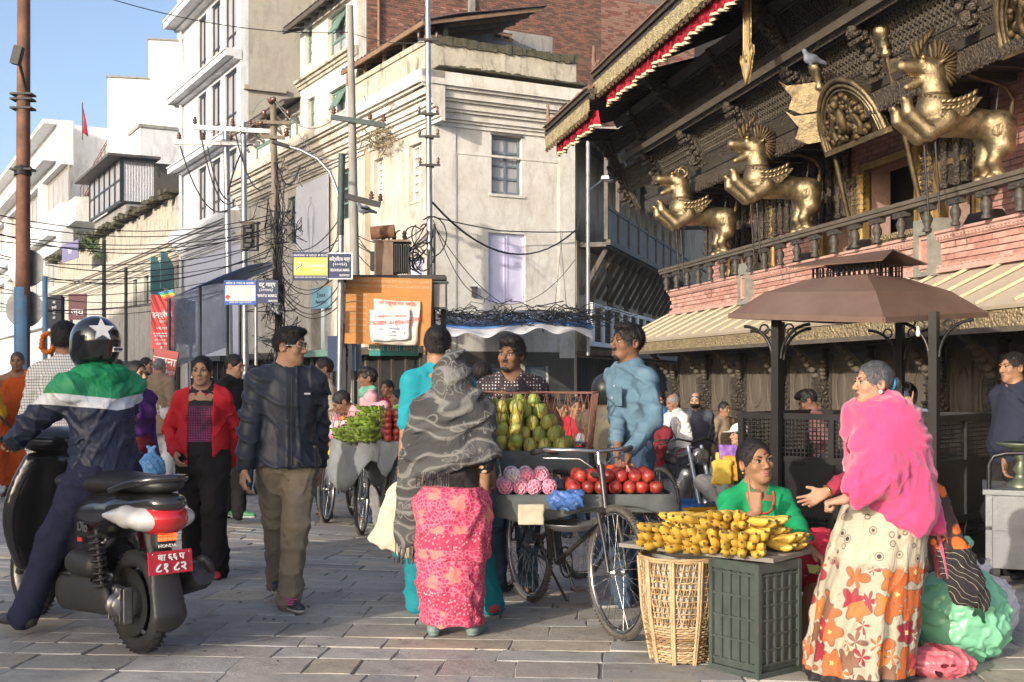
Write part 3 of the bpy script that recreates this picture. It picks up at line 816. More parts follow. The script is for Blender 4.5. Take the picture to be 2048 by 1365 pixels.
BLUEGR=mat('blue_grey_paint',(.15,.185,.21),.6,0,.2,14,.2,dirt=(.07,.08,.09),dirt_amt=.5)
TEALP=mat('faded_teal_paint',(.10,.25,.29),.65,0,.25,14,.2,dirt=(.06,.1,.1),dirt_amt=.4)
LILAC=mat('lilac_paint',(.58,.56,.74),.6,0,.05,3,.06)
WHITEP=mat('white_window_paint',(.62,.60,.55),.6,0,.2,14,.1)
TIN=mat('corrugated_tin',(.13,.115,.11),.55,.3,.35,8,.1,dirt=(.06,.045,.04),dirt_amt=.7)
WOODD=mat('dark_weathered_wood',(.045,.036,.028),.75,0,.4,5,.5,30,col2=(.10,.08,.06),stretch=(1,1,.2),bdist=.006)
WOODG=mat('grey_weathered_wood',(.13,.115,.095),.8,0,.3,6,.5,30,dirt=(.05,.045,.04),dirt_amt=.6,bdist=.006)
WOODB=mat('brown_timber',(.20,.12,.07),.75,0,.3,6,.3,30)
STEEL=mat('galvanised_steel',(.36,.37,.38),.42,.75,.15,9,.1,dirt=(.14,.13,.12),dirt_amt=.6)
IRON=mat('dark_iron',(.035,.033,.032),.6,.35,.3,15,.2)
RUST=mat('rusty_metal',(.20,.095,.055),.8,.1,.35,7,.3,dirt=(.08,.035,.022),dirt_amt=.8)
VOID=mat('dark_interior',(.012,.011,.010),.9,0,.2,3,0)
DRYPL=mat('dry_grass',(.22,.17,.09),.95,0,.35,20,0)
GREENPL=mat('green_leaves',(.06,.11,.03),.8,0,.4,12,0)
Cc=Vector((-1.95,30.0,0));SU=Vector((-.4783,.8782,0));SV=Vector((.8782,.4783,0))
SANG=math.atan2(-SU.y,-SU.x)
def ST(px,py,y=0.0):
 """street front: distance from the corner and height of what is seen there (y metres behind the front)"""
 a=(px-CX)/F;bx=Cc.x+SV.x*y;by=Cc.y+SV.y*y
 s=(bx-a*by)/(a*SU.y-SU.x);d=by+SU.y*s
 return s,CH-(py-HZ)/F*d
def RT(px,py,s=0.0):
 a=(px-CX)/F;bx=Cc.x+SU.x*s;by=Cc.y+SU.y*s
 t=(a*by-bx)/(SV.x-a*SV.y);d=by+SV.y*t
 return t,CH-(py-HZ)/F*d
def sthing(name,label,cat,s,group=None):
 """a building whose near end stands s metres along the street; local x = -(distance), y into the block"""
 return thing(name,label,cat,Cc+SU*s,SANG,group)
def brick_wall(mb,x0,x1,z0,z1,y,r,L=.21,h=.062,gap=.011,axis='x',proud=.012,mats=None,wts=(4,5,4,1),jit=.008):
 """single bricks standing proud of a mortar bed in the plane y (or x when axis is y)"""
 mats=mats or BRICKS;z=z0;row=0
 while z+h*.6<z1:
  x=x0-(L*.5 if row%2 else 0)
  while x<x1:
   a,b_=max(x,x0)+gap/2,min(x+L,x1)-gap/2
   if b_-a>.03:
    mb.mat(r.choices(mats,wts)[0]);p=proud+r.uniform(-jit,jit)
    if axis=='x':mb.b(a,b_,y-p,y+.03,z+gap/2,min(z+h,z1)-gap/2)
    else:mb.b(y-.03,y+p,a,b_,z+gap/2,min(z+h,z1)-gap/2)
   x+=L
  z+=h;row+=1
def windowed(mb,x0,x1,z0,z1,holes,y=0.,th=.3):
 """a wall in the plane y with rectangular holes (x0,x1,z0,z1)"""
 xs=sorted(set([x0,x1]+[q for h in holes for q in h[:2]]));zs=sorted(set([z0,z1]+[q for h in holes for q in h[2:]]))
 for i in range(len(xs)-1):
  run=None
  for k in range(len(zs)-1):
   cx,cz=(xs[i]+xs[i+1])/2,(zs[k]+zs[k+1])/2
   hole=any(h[0]<cx<h[1]and h[2]<cz<h[3]for h in holes)
   if not hole:
    if run is None:run=zs[k]
   if hole or k==len(zs)-2:
    end=zs[k]if hole else zs[k+1]
    if run is not None and end>run:mb.b(xs[i],xs[i+1],y,y+th,run,end)
    run=None
def window(parent,x0,x1,z0,z1,y,fr,gl=None,cols=2,rows=4,w=.06,depth=.06,name='window',sill=None,open_=0.0,M4=None,sash=True):
 """frame with sashes and panes; the panes are children"""
 gl=gl or GLASS;m=MB();m.M=M4
 m.b(x0,x0+w,y,y+depth,z0,z1);m.b(x1-w,x1,y,y+depth,z0,z1);m.b(x0+w,x1-w,y,y+depth,z1-w,z1);m.b(x0+w,x1-w,y,y+depth,z0,z0+w)
 W_=(x1-x0-2*w)/cols
 for c in range(1,cols):m.b(x0+w+W_*c-w*.45,x0+w+W_*c+w*.45,y+.004,y+depth,z0+w,z1-w)
 H_=(z1-z0-2*w)/rows
 for r_ in range(1,rows):m.b(x0+w+.001,x1-w-.001,y+.008,y+depth-.01,z0+w+H_*r_-w*.4,z0+w+H_*r_+w*.4)
 o=m.build(name,fr,parent)
 g=MB();g.M=M4;g.b(x0+w*.5,x1-w*.5,y+depth*.55,y+depth*.7,z0+w*.5,z1-w*.5);g.build('pane',gl,o)
 if sill is not None:
  q=MB();q.M=M4;q.b(x0-.08,x1+.08,y-.14,y+.05,z0-.07,z0-.003);q.build('sill',sill,o)
 return o
def cornice(mb,x0,x1,y,z0,prof):
 """mouldings: (z bottom, z top, projection) steps"""
 for a,b_,p in prof:mb.b(x0,x1,y-p,y+.05,z0+a,z0+b_)
CORN=[(0,.10,.05),(.10,.17,.10),(.17,.33,.16),(.33,.40,.24),(.40,.56,.30),(.56,.62,.38),(.62,.80,.46),(.80,.87,.56),(.87,1.02,.64),(1.02,1.20,.60)]
def weeds(name,pts,m,r,n=24,size=.25,parent=None):
 b=MB()
 for p in pts:
  for _ in range(n):
   d=Vector((r.gauss(0,1),r.gauss(0,1),r.gauss(.2,.8))).normalized()*size*r.uniform(.4,1.1)
   q=Vector(p)+Vector((r.gauss(0,size*.5),r.gauss(0,size*.3),r.gauss(0,size*.2)))
   s_=d.orthogonal().normalized()*size*.035
   b.add([q-s_,q+s_,q+d*.6+s_*.8+Vector((0,0,-.02)),q+d+Vector((0,0,-.12*size))],[(0,1,2),(0,2,3)],False)
 o=b.build(name,m,parent);tag(o,kind='stuff');return o
# ---------------- corner building: left front (s 0..5.4) and the face towards the square (t 0..4.0)
CB=sthing('corner_building','three storey cream plaster corner building with mossy parapet and heavy cornice','building',0)
TL=RT(1149,400)[0];SL=5.4;ZB=-1.0;ZC=7.62;ZT=8.92;ZP=9.75
TH=.32
lw=[(-ST(a,0)[0],-ST(b_,0)[0],ST((a+b_)/2,d)[1],ST((a+b_)/2,c)[1])for a,b_,c,d in((818,843,288,402),(748,766,318,405))]
m=MB();windowed(m,-SL,0,ZB,ZC,lw+[(-3.6,-2.4,2.2,4.3),(-1.6,-.5,2.4,4.4)],0,TH);
m.build('street_wall',CREAM,CB)
rw=RT(983,270);rw2=RT(1043,392);dw=RT(977,465);dw2=RT(1051,609)
MR=Matrix(((0,1,0,0),(1,0,0,0),(0,0,1,0),(0,0,0,1)))
def RM4():return Matrix(((0,-1,0,0),(1,0,0,0),(0,0,1,0),(0,0,0,1)))
m=MB();m.M=RM4();windowed(m,TH,TL,ZB,ZC,[(rw[0],rw2[0],rw2[1],rw[1]),(dw[0],dw2[0],dw2[1],dw[1]),(.6,2.2,ZB,1.75),(2.6,3.3,ZB,1.7)],0,TH);m.build('square_wall',CREAMW,CB)
m=MB();m.M=RM4()
for px in(912,1117):
 t=RT(px,400)[0];m.b(t-.02,t+.02,-.018,.05,2.2,7.0)
m.b(RT(912,0)[0]+.02,RT(1117,0)[0]-.02,-.018,.05,6.97,7.02)
m.b(0.0,RT(912,0)[0]-.02,-.03,.05,1.9,ZC);m.b(RT(1117,0)[0]+.02,TL,-.03,.05,1.9,ZC)
m.build('pilaster_strip',CREAMW,CB)
m=MB();cornice(m,-SL,.60,0,ZC,CORN)
m.M=RM4();
for a,b_,p in CORN:m.b(-p+.61*0+.05,TL,-p,.05,ZC+a,ZC+b_-.004)
m.build('cornice',CREAMW,CB)
m=MB();m.b(-SL,.12,-.12,.25,ZT-.1,ZP-.12);m.M=RM4();m.b(.25,TL-.02,-.118,.25,ZT-.1,ZP-.121);m.build('parapet',MOSSY,CB)
rr=random.Random(4)
m=MB();m.M=RM4();n=30
for i in range(n):
 a=-.12+(TL+.12)*i/n;b_=-.12+(TL+.12)*(i+1)/n;m.b(a,b_,-.16-rr.uniform(0,.03),.3,ZP-.13-rr.uniform(0,.05),ZP+.02+rr.uniform(0,.05))
 m.b(a,b_,-.62-rr.uniform(0,.03),-.12,ZT-.002,ZT+.03+rr.uniform(0,.045))
m.build('mossy_coping',MOSS,CB)
m=MB();m.b(-SL,.16,-.17,.28,ZP-.12,ZP+.02);m.build('coping',MOSSY,CB)
window(CB,rw[0],rw2[0],rw2[1],rw[1],.10,BLUEGR,CURTAIN,2,4,.075,.09,'window',CREAMW,M4=RM4())
m=MB();m.M=RM4();m.b(rw[0]-.03,rw2[0]+.03,-.04,.02,rw[1],rw[1]+.07);m.build('lintel',WOODG,CB)
o=None
for a,b_ in((dw[0],(dw[0]+dw2[0])/2-.008),((dw[0]+dw2[0])/2+.008,dw2[0])):
 m=MB();m.M=RM4();m.b(a,b_,.09,.13,dw2[1],dw[1]);m.b(a,a+.05,.075,.095,dw2[1],dw[1]);m.b(b_-.05,b_,.075,.095,dw2[1],dw[1]);m.b(a+.05,b_-.05,.078,.095,dw[1]-.06,dw[1]);m.build('shutter',LILAC,CB)
for h in lw:window(CB,*h,.12,WHITEP,CURTAIN,2,6,.07,.09,'window',CREAM)
window(CB,-1.6,-.5,2.4,4.4,.12,LILAC,LILAC,2,1,.07,.08,'window');window(CB,-3.6,-2.4,2.2,4.3,.12,GREENP,VOID,2,3,.07,.08,'window')
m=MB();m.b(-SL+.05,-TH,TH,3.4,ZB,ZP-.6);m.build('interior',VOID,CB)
s0=ST(848,58,-.35)[0];s1=ST(684,150,-.35)[0]
m=MB();n=40;g=[]
for i in range(n+1):
 x=-(s0+(s1-s0)*i/n);w_=.018*(1 if i%2 else-1);g.append([(x,-.38,10.12+w_),(x,.6,10.42+w_),(x,3.2,11.0+w_)])
m.sheet(g,False,.012);m.build('tin_roof',TIN,CB)
m=MB()
for i in range(8):x=-s0-.1-.7*i;m.bar((x,-.34,10.04),(x,3.0,10.86),.06,.09)
m.b(-s1,-s0,-.385,-.33,9.97,10.09)
for i in range(5):x=-.3-1.35*i;m.b(x,x+.08,-.1,-.03,9.77,10.2)
m.build('roof_timber',WOODB,CB)
m=MB();m.b(-5.3,-s0-.2,.3,.4,9.7,10.35);m.build('dark_loft_wall',VOID,CB)
RR=sthing('rooftop_room','low grey cement room on the roof behind the mossy parapet with a tiny brown window','roof room',0)
a=RT(880,40,2.6);b_=RT(1105,48,2.6);w0=RT(985,62,2.6);w1=RT(1026,86,2.6)
M4=Matrix.Translation((-2.6,0,0))@RM4();m=MB();m.M=M4;windowed(m,a[0],b_[0],9.2,a[1],[(w0[0],w1[0],w1[1],w0[1])],0,.2);m.b(a[0],b_[0],.2,2.4,a[1]-.15,a[1]-.003);m.b(a[0],a[0]+.2,.2,2.4,9.2,a[1]-.15);m.build('cement_wall',CONC,RR)
window(RR,w0[0],w1[0],w1[1],w0[1],.03,WOODB,VOID,2,1,.09,.07,M4=M4)
SH=mat('steel_shutter',(.16,.18,.18),.5,.45,.2,6,.05,dirt=(.08,.08,.075),dirt_amt=.5)
m=MB();m.M=RM4();m.b(.02,.58,-.012,.04,ZB,2.05);m.b(2.56,TL-.02,-.012,.04,1.7,2.05);m.b(.58,2.56,-.014,.04,1.75,2.05);m.b(3.3,TL-.02,-.012,.04,ZB,1.7);m.build('shade_dark_shop_wall',DARKW,CB)  # dark panels put the shade under the awning into the wall colour
m=MB();m.M=RM4();z=ZB
while z<1.75:m.b(.6,2.2,.10+.02*(int(z*50)%2),.16,z,z+.085);z+=.095
m.build('rolling_shutter',SH,CB)
m=MB();m.M=RM4();m.b(2.62,3.28,.12,.17,ZB,1.68);m.b(2.7,3.2,.10,.13,ZB+.2,.3);m.b(2.7,3.2,.10,.13,.5,1.5);m.build('metal_door',BLUEGR,CB)
PAPER=[mat('poster_white',(.6,.6,.56),.8,0,.12,30,.05),mat('poster_yellow',(.45,.42,.10),.8,0,.2,30,.05),mat('poster_grey',(.38,.36,.34),.8,0,.3,40,.05),mat('poster_red',(.35,.10,.09),.8,0,.2,40,.05)]
for k in range(15):
 o=MB();o.M=RM4();t=2.22+rr.random()*.28;z=rr.uniform(-.4,1.15);h=rr.uniform(.12,.34);w_=rr.uniform(.10,.26)
 if k in(3,7):t,z,h,w_=2.27,-.1+.3*(k==3),.26,.22
 o.b(t,min(t+w_,2.58),-.008-.003*k,-.005-.003*k,z,z+h);o.build('wall_poster',PAPER[1]if k in(3,7)else rr.choice(PAPER),CB)
# ---------------- brick block above: green-shuttered old house (s 5.4..10.4)
OH=sthing('shuttered_house','tall cream old house with faded green shutters and bare brick flank','building',5.4)
Wd=10.4-5.4
def sw(px0,px1,py0,py1,s0=5.4):
 a=ST(px0,0)[0]-s0;b_=ST(px1,0)[0]-s0;c=(px0+px1)/2
 return(-a,-b_,ST(c,py1)[1],ST(c,py0)[1])
gw=[sw(603,617,52,128),sw(648,684,22,105),sw(608,622,195,270),sw(650,684,175,250),sw(597,607,395,480),sw(676,700,340,440)]
m=MB();windowed(m,-Wd,0,ZB,ZC,[gw[4],gw[5],(-3.6,-2.4,1.9,3.6),(-1.7,-.7,ZB,2.2),(-4.4,-2.2,ZB,1.5)],0,TH);m.build('lower_wall',CREAM,OH)
m=MB();cornice(m,-Wd,0,0,ZC,CORN);m.build('cornice',CREAM,OH)
m=MB();windowed(m,-Wd,0,ZT,12.8,gw[:4],0.12,.28);m.build('upper_wall',CREAMW,OH)
m=MB();cornice(m,-Wd-.1,.0,.12,10.62,[(0,.1,.06),(.1,.2,.12),(.2,.28,.2)]);m.build('band',MOSSY,OH)
for k,h in enumerate(gw[:4]):
 fr=window(OH,*h,.24,GREENP,CURTAIN if k!=3 else WHITEP,2,3,.09,.07)
 if h[1]-h[0]>1:
  a=MB();a.box(((h[0]+h[1])/2,.12,h[3]-.35),((h[1]-h[0])*.48,.03,.62),Matrix.Rotation(-.5,3,'X'));a.build('top_shutter',GREENP,fr)
for h in gw[4:]:window(OH,*h,.14,GREENP,VOID,2,3,.08,.07)
m=MB();n=26
g=[[(-Wd-.25+(Wd+.35)*i/n,-.38,12.62+.02*(i%2)),(-Wd-.25+(Wd+.35)*i/n,3.5,13.9+.02*(i%2))]for i in range(n+1)];m.sheet(g,False,.02);m.build('tin_roof',TIN,OH)
m=MB()
for i in range(9):x=-Wd-.3+.66*i;m.bar((x,-.34,12.52),(x,2,13.28),.07,.1)
m.b(-Wd-.25,.05,-.39,-.33,12.44,12.58);m.build('rafter',WOODD,OH)
m=MB();m.M=RM4();m.b(.40,8.4,0,.3,ZT,16.5);m.build('flank_wall',MORTAR,OH)
m=MB();m.M=RM4();rb=random.Random(5)
brick_wall(m,.42,3.65,9.6,15.2,0,rb);brick_wall(m,3.86,8.4,9.6,15.2,0,rb,wts=(2,5,5,0));o=m.build('flank_brick_courses',None,OH);tag(o,kind='stuff')
m=MB();m.M=RM4();m.b(3.66,3.85,-.10,.1,9.4,16.5);m.build('concrete_pillar',CONC,OH)
m=MB();m.M=RM4();m.tube([(.75,-.08,9.6),(.75,-.08,16)],.045,7);m.build('downpipe',WOODB,OH)
BB=thing('brick_block','distant pale red brick block with a grey cement band behind the old corner roof','building',P3(1150,0,46).to_2d().to_3d(),SANG+R(90))
m=MB();m.b(-.2,7,.02,.4,8,19);m.build('mortar_bed',MORTAR,BB);m=MB();brick_wall(m,-.2,7,9.8,16,0.02,rb,.26,.085,wts=(4,1,0,7));tag(m.build('brick_courses',None,BB),kind='stuff');m=MB();m.b(-.25,7.05,-.10,.1,12.6,13.3);m.b(-.6,-.21,-.2,.4,8,19);m.build('cement_band',CONC,BB)
# ---------------- low part of the old row (s 10.4..16.8)
LH=sthing('low_house','cream old house with overhanging dark roof and green framed window beside the white house','building',10.4)
Wd=16.8-10.4
gw=[sw(504,533,285,330,10.4),sw(569,585,238,280,10.4),sw(575,590,395,490,10.4),sw(533,547,420,500,10.4)]
m=MB();windowed(m,-Wd,0,ZB,ZC,gw[2:]+[(-5.6,-4.4,ZB,1.4),(-3.4,-1.2,ZB,1.6)],0,TH);m.build('lower_wall',CREAM,LH)
m=MB();cornice(m,-Wd,0,0,ZC-.1,CORN);m.build('cornice',CREAM,LH)
m=MB();windowed(m,-Wd,0,ZT-.1,10.35,gw[:2],.2,.25);m.build('upper_wall',TEALP if False else CREAMW,LH)
for h in gw[:2]:window(LH,*h,.16,GREENP,WHITEP,1,1,.12,.06)
for h in gw[2:]:window(LH,*h,.14,GREENP,VOID,2,3,.09,.07)
m=MB();g=[[(-Wd+.25+(Wd-.15)*i/30,-.5,10.25+.02*(i%2)),(-Wd+.25+(Wd-.15)*i/30,2.5,11.0+.02*(i%2))]for i in range(31)];m.sheet(g,False,.02);m.build('tin_roof',TIN,LH)
m=MB();m.b(-Wd+.25,.1,-.5,-.44,10.1,10.22)
for i in range(7):x=-Wd+.5+.95*i;m.bar((x,-.42,10.05),(x,.2,9.6),.06,.06)
m.build('eave_board',WOODG,LH)
# ---------------- white house with black windows (s 16.8..25.6)
WH=sthing('white_house','tall white house with three columns of black framed windows and moulded ledges','building',16.8)
Wd=25.6-16.8
cols=[(452,473),(426,442),(400,413)]
rows=[(16.2,18.2),(13.65,15.75),(10.75,12.85),(8.35,9.95)]
s_=[(-(ST(b_,0)[0]-16.8),-(ST(a,0)[0]-16.8))for a,b_ in cols]
s_=[(min(q),max(q))for q in s_]
wz=[(13.75,16.1),(10.75,12.95),(7.75,9.95),(4.9,6.4)]
Wx=[(-2.15,-.5),(-4.15,-2.75),(-6.2,-4.9)]
holes=[(a,b_,c,d)for a,b_ in Wx for c,d in wz[:3]]
m=MB();windowed(m,-Wd,0,6.35,17.5,holes,0,.3);m.build('front_wall',WHITE,WH)
m=MB();windowed(m,-Wd,0,ZB,6.35,[(-2.6,-1.6,2.6,4.6),(-4.9,-4.0,2.6,4.6),(-7.6,-1.0,ZB,1.8)],0.02,.3);m.build('lower_wall',LILACW,WH)
for h in holes:
 fr=window(WH,*h,.08,BLACK_FR,CURTAIN,2,1,.11,.08)
 g=MB();g.b(h[0]+.12,h[1]-.12,.085,.11,h[2]+.55,h[2]+.62);g.build('rail',BLACK_FR,fr)
for h in((-2.6,-1.6,2.6,4.6),(-4.9,-4.0,2.6,4.6)):window(WH,*h,.14,LILACW,LILACW,2,1,.07,.06)
for z in(13.1,10.1):
 m=MB();cornice(m,-Wd-.5,.02,0,z,[(0,.08,.25),(.08,.3,.55),(.3,.36,.6)]);m.build('ledge',WHITE,WH)
m=MB();cornice(m,-Wd-.3,.01,0,16.3,[(0,.08,.3),(.08,.35,.75),(.35,.42,.8)]);m.build('top_ledge',WHITE,WH)
m=MB();cornice(m,-Wd-.2,.0,0,6.4,[(a*.95,b_*.95,p)for a,b_,p in CORN]);m.build('cornice',WHITE,WH)
m=MB();m.M=RM4();m.b(.3,12,0,.3,6,17.5);m.build('flank_wall',TANW,WH)
m=MB();m.tube([(-Wd+.12,-.12,3),(-Wd+.12,-.12,17)],.07,8);m.build('downpipe',WHITE_OLD,WH)
m=MB();m.M=RM4();m.b(.1,1.7,-.16,.0,12.0,12.16);m.build('side_shelf',TANW,WH)
# ---------------- mossy old row with sheet metal attic (s 25.6..62)
TH_=sthing('attic_house','old cream house with corrugated attic room and crumbling mossy roof edge','building',25.6)
Wd=36.4
h2=[sw(a,b_,c,d,25.6)for a,b_,c,d in((352,370,500,575),(331,343,512,588),(309,320,525,600),(288,297,535,610),(266,274,545,615))]
m=MB();windowed(m,-Wd,0,ZB,6.3,h2+[(-6,-2,ZB,1.7),(-12,-8,ZB,1.7)],0,.3);m.build('front_wall',CREAM,TH_)
for k,h in enumerate(h2):
 fr=window(TH_,*h,.12,TEALP if k<3 else GREENP,VOID,2,3,.1,.07)
 if k<2:a=MB();a.box((h[0]-.25,-.3,(h[2]+h[3])/2),(.05,.7,h[3]-h[2]),Matrix.Rotation(.3,3,'Z'));a.build('open_shutter',TEALP,fr)
m=MB();cornice(m,-Wd,0,0,6.3,[(a,b_,p)for a,b_,p in CORN]);m.build('cornice',CREAM,TH_)
m=MB();m.b(-Wd,-.2,-.1,.3,7.5,9.3);m.build('parapet',MOSSY,TH_)
m=MB();rr=random.Random(8)
for i in range(80):x=-Wd+.45*i;m.box((x+.22,-.3+rr.uniform(-.1,.1),9.42+rr.uniform(-.1,.14)),(.5,.8,.16),Matrix.Rotation(rr.uniform(-.3,.3),3,'X'));
m.build('crumbling_roof_edge',MOSS,TH_)
weeds('roof_weeds',[(-21+.5*i,-.5,9.3-.15*i)for i in range(9)],GREENPL,rr,26,.7,TH_)
a0=ST(305,318);a1=ST(187,350)
X0,X1=-28.5,-18.4
m=MB();m.b(X0,X1-.01,1.2,5,8.3,11.4);m.build('attic_base',CONC,TH_)
m=MB();n=40
g=[[(X1+.04*(i%2),1.0+1.75*i/n,11.4),(X1+.04*(i%2),1.0+1.75*i/n,13.8)]for i in range(n+1)];m.sheet([[q[0]for q in g],[q[1]for q in g]][::-1],False);
m.build('sheet_metal_side',mat('grey_sheet_metal',(.30,.31,.34),.5,.3,.15,10,.1),TH_)
m=MB()
for i in range(7):x=X0+(X1-X0)*i/6;m.b(x-.08,x+.08,.85,1.0,11.4,13.8)
m.b(X0,X1,.86,.99,11.35,11.48);m.b(X0,X1,.86,.99,12.6,12.7);m.b(X1-.1,X1+.08,.9,2.8,11.32,11.42);m.build('attic_post',BLACK_FR,TH_)
m=MB();m.b(X0,X1,.92,.95,11.4,13.8);m.build('attic_glazing',CURTAIN,TH_)
m=MB();m.b(X0-1.0,X1+.6,.1,3,13.85,14.0);m.build('attic_roof',TIN,TH_)
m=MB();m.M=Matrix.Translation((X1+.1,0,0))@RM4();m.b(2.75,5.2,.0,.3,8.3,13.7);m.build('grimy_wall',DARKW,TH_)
# ---------------- far white building (s 41..78)
FW=sthing('far_white_building','far pale building with recessed grey windows at the end of the street','building',62)
Wd=45;zt=18.9
hs=[(-Wd+3+11.5*i,-Wd+12.5+11.5*i,z,z+2.6)for i in range(4)for z in(7.6,13.3)]
m=MB();windowed(m,-Wd,0,ZB,zt,hs+[(-28,-4,ZB,2)],0,.8);m.build('front_wall',WHITE,FW)
for h in hs:window(FW,*h,.45,TANW,CURTAIN,4,1,.18,.1)
m=MB();m.b(-Wd-.4,.3,-.9,.6,zt,zt+.3);m.b(-Wd,0,-.6,-.002,11.2,11.9);m.b(-Wd,0,-.45,-.003,5.0,6.0);m.b(-Wd,0,-.9,-.003,16.4,16.9);m.build('ledge',WHITE,FW)
m=MB();m.M=RM4();m.b(.8,14,0,.4,ZB,zt+.1);m.build('flank_wall',WHITE,FW)
FAR=[('far_house','low far house in pale plaster at the left end of the street',108,150,9.5,CREAMW),('far_house','farthest pale block seen past the rusty pole',151,210,15,WHITE_OLD)]
for nm,lb,a,b_,z,mm in FAR:
 t=sthing(nm,lb,'building',a);m=MB();hh=[(-(b_-a)+2+5*i,-(b_-a)+5+5*i,zz,zz+1.7)for i in range(int((b_-a)/5))for zz in(3,6.0)]
 windowed(m,-(b_-a),0,ZB,z,hh,0,.6);m.b(-(b_-a),0,.6,9,ZB,z-.3);m.build('wall',mm,t)
 for h in hh:window(t,*h,.3,WOODG,VOID,2,1,.15,.1)
SB=thing('stepped_white_block','blank white stepped block rising behind the street houses','building',(P3(215,0,78).x,78,0),R(12))
k=78/F
m=MB();m.b(0,9,.0,20,0,CH+(HZ-155)*k);m.b(2.45,9,1.0,20,5,CH+(HZ-67)*k);m.b(4.2,9,2,20,5,CH+(HZ+40)*k);m.build('wall',WHITE,SB)
m=MB()
for x,z,y in((0,155,0),(2.45,67,1.0),(4.2,-40,2)):m.b(x-.08,x+2.6,y-.1,y+.5,CH+(HZ-z)*k+.003,CH+(HZ-z)*k+.12)
m.build('roof_edge',CONC,SB)
WB=sthing('roof_terrace_block','white block with iron stair and roof terrace between the far building and the stepped block','building',50)
za=ST(230,262,4)[1];m=MB();m.b(-4,0,3.2,12,ZB,16.9);m.build('wall',WHITE,WB)
m=MB();m.b(-4.1,.1,3.1,12.1,16.903,17.1);m.build('roof_edge',CONC,WB)
m=MB()
for i in range(9):m.b(-9+i*.02,-7.6,1.2+.2*i,1.4+.2*i,13.3+.38*i,13.35+.38*i)
for y0 in(0,1):m.bar((-9+1.4*y0,1.1,13.2),(-9+1.4*y0,3.0,16.9),.06);m.bar((-9+1.4*y0,1.1,14.2),(-9+1.4*y0,3.0,17.9),.05)
for i in range(5):
 for y0 in(0,1):m.bar((-9+1.4*y0,1.1+.45*i,13.3+.9*i),(-9+1.4*y0,1.1+.45*i,14.3+.9*i),.04)
m.build('iron_stair',RUST,WB)
m=MB();m.b(-12,-6,.3,3.4,11.6,11.9);m.b(-12,-6,.3,.4,11.9,13.2);m.b(-6.1,-6,.4,3.4,11.9,13.2);m.build('balcony',WHITE_OLD,WB)
# ---------------- shop fronts in the shade: dark voids with shutters along the street
for k,(s0,s1,nm)in enumerate(((.35,5.3,'dark open stall front under the corner building on the street side'),(5.8,9.8,'shuttered shop opening with green frame under the old house'),(11.0,16.2,'dark open shop beneath the low house'),(17.5,24.5,'wide dark shop front beneath the white house'),(26,39,'far dark shop fronts under the attic house'))):
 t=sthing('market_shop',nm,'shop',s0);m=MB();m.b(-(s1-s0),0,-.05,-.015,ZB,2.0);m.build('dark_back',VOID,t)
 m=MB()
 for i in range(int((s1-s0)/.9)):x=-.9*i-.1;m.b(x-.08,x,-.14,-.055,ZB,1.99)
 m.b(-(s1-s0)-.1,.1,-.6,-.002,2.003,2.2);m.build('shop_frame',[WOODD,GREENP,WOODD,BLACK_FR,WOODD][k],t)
 for i in range(int((s1-s0)/1.8)):
  x=-1.8*i-.2;g=MB();g.b(x-1.4,x-.1,-.4,-.16,ZB,.6+.3*(i%2));g.build('goods_display',[CURTAIN,TEALP,WOODB,LILACW][(i+k)%4],t)
# ---------------- unseen blocks behind the camera (built further below), shaped to shade the left side
# ------------------------------------------------------------ the temple on the right
TO=Vector((2.90,22.0,0));TX=Vector((.1914,-.9815,0));TY=Vector((.9815,.1914,0));TANG=math.atan2(TX.y,TX.x)
def TP(px,py,o=0.0):
 a=(px-CX)/F;bx=TO.x-TY.x*o;by=TO.y-TY.y*o
 x=(a*by-bx)/(TX.x-a*TX.y);d=by+TX.y*x
 return x,CH-(py-HZ)/F*d
def tx(px,o=0.0):return TP(px,0,o)[0]
CARVED=None
def carved(name,c,sc=26,depth=.03,c2=None,metal=0,rough=.6):
 if name in MATS:return MATS[name]
 N=NT(name);v=N.tc('Object')
 vo=N.n('TexVoronoi',feature='SMOOTH_F1');vo.inputs['Scale'].default_value=sc;N.l(v,vo.inputs['Vector'])
 a=N.ramp(N.noise(9,5,.7,v),[(.3,tuple(x*.75 for x in c)),(.72,c2 or tuple(x*1.35 for x in c))])
 N.color(a);N.set(Roughness=rough,Metallic=metal)
 N.bump(N.math('ADD',N.math('MULTIPLY',vo.outputs['Distance'],2.0),N.math('MULTIPLY',N.noise(sc*3,4,.6,v),.3)),1.0,depth)
 MATS[name]=N.m;return N.m
TW=carved('carved_dark_timber',(.032,.025,.019),40,.014,(.078,.061,.045));TWP=mat('dark_temple_timber',(.038,.033,.028),.6,0,.35,6,.4,40,dirt=(.09,.08,.068),dirt_amt=.45,bdist=.006)
TWG=mat('greyed_temple_timber',(.092,.076,.057),.75,0,.3,7,.45,35,dirt=(.06,.055,.045),dirt_amt=.6,bdist=.008)
DOORM=mat('grey_brown_door',(.105,.088,.068),.7,0,.25,5,.35,40,dirt=(.07,.06,.05),dirt_amt=.6,stretch=(1,1,.3))
GOLD=carved('tarnished_brass_relief',(.26,.20,.11),36,.02,(.42,.33,.19),.35,.5);GOLDP=mat('gilt_frame',(.34,.225,.085),.42,.6,.3,8,.2,60)
def brass(name,c,rough):
 N=NT(name);v=N.tc('Object')
 N.color(N.ramp(N.noise(7,5,.7,v),[(.34,tuple(x*.42 for x in c)),(.6,c),(.8,tuple(min(1,x*1.15)for x in c))]));N.set(Metallic=.92)
 N.l(N.ramp(N.noise(12,5,.7,v),[(.3,(rough*.8,)*3),(.7,(rough*1.5,)*3)]),N.b.inputs['Roughness']);N.bump(N.noise(38,6,.7,v),.7,.012);MATS[name]=N.m;return N.m
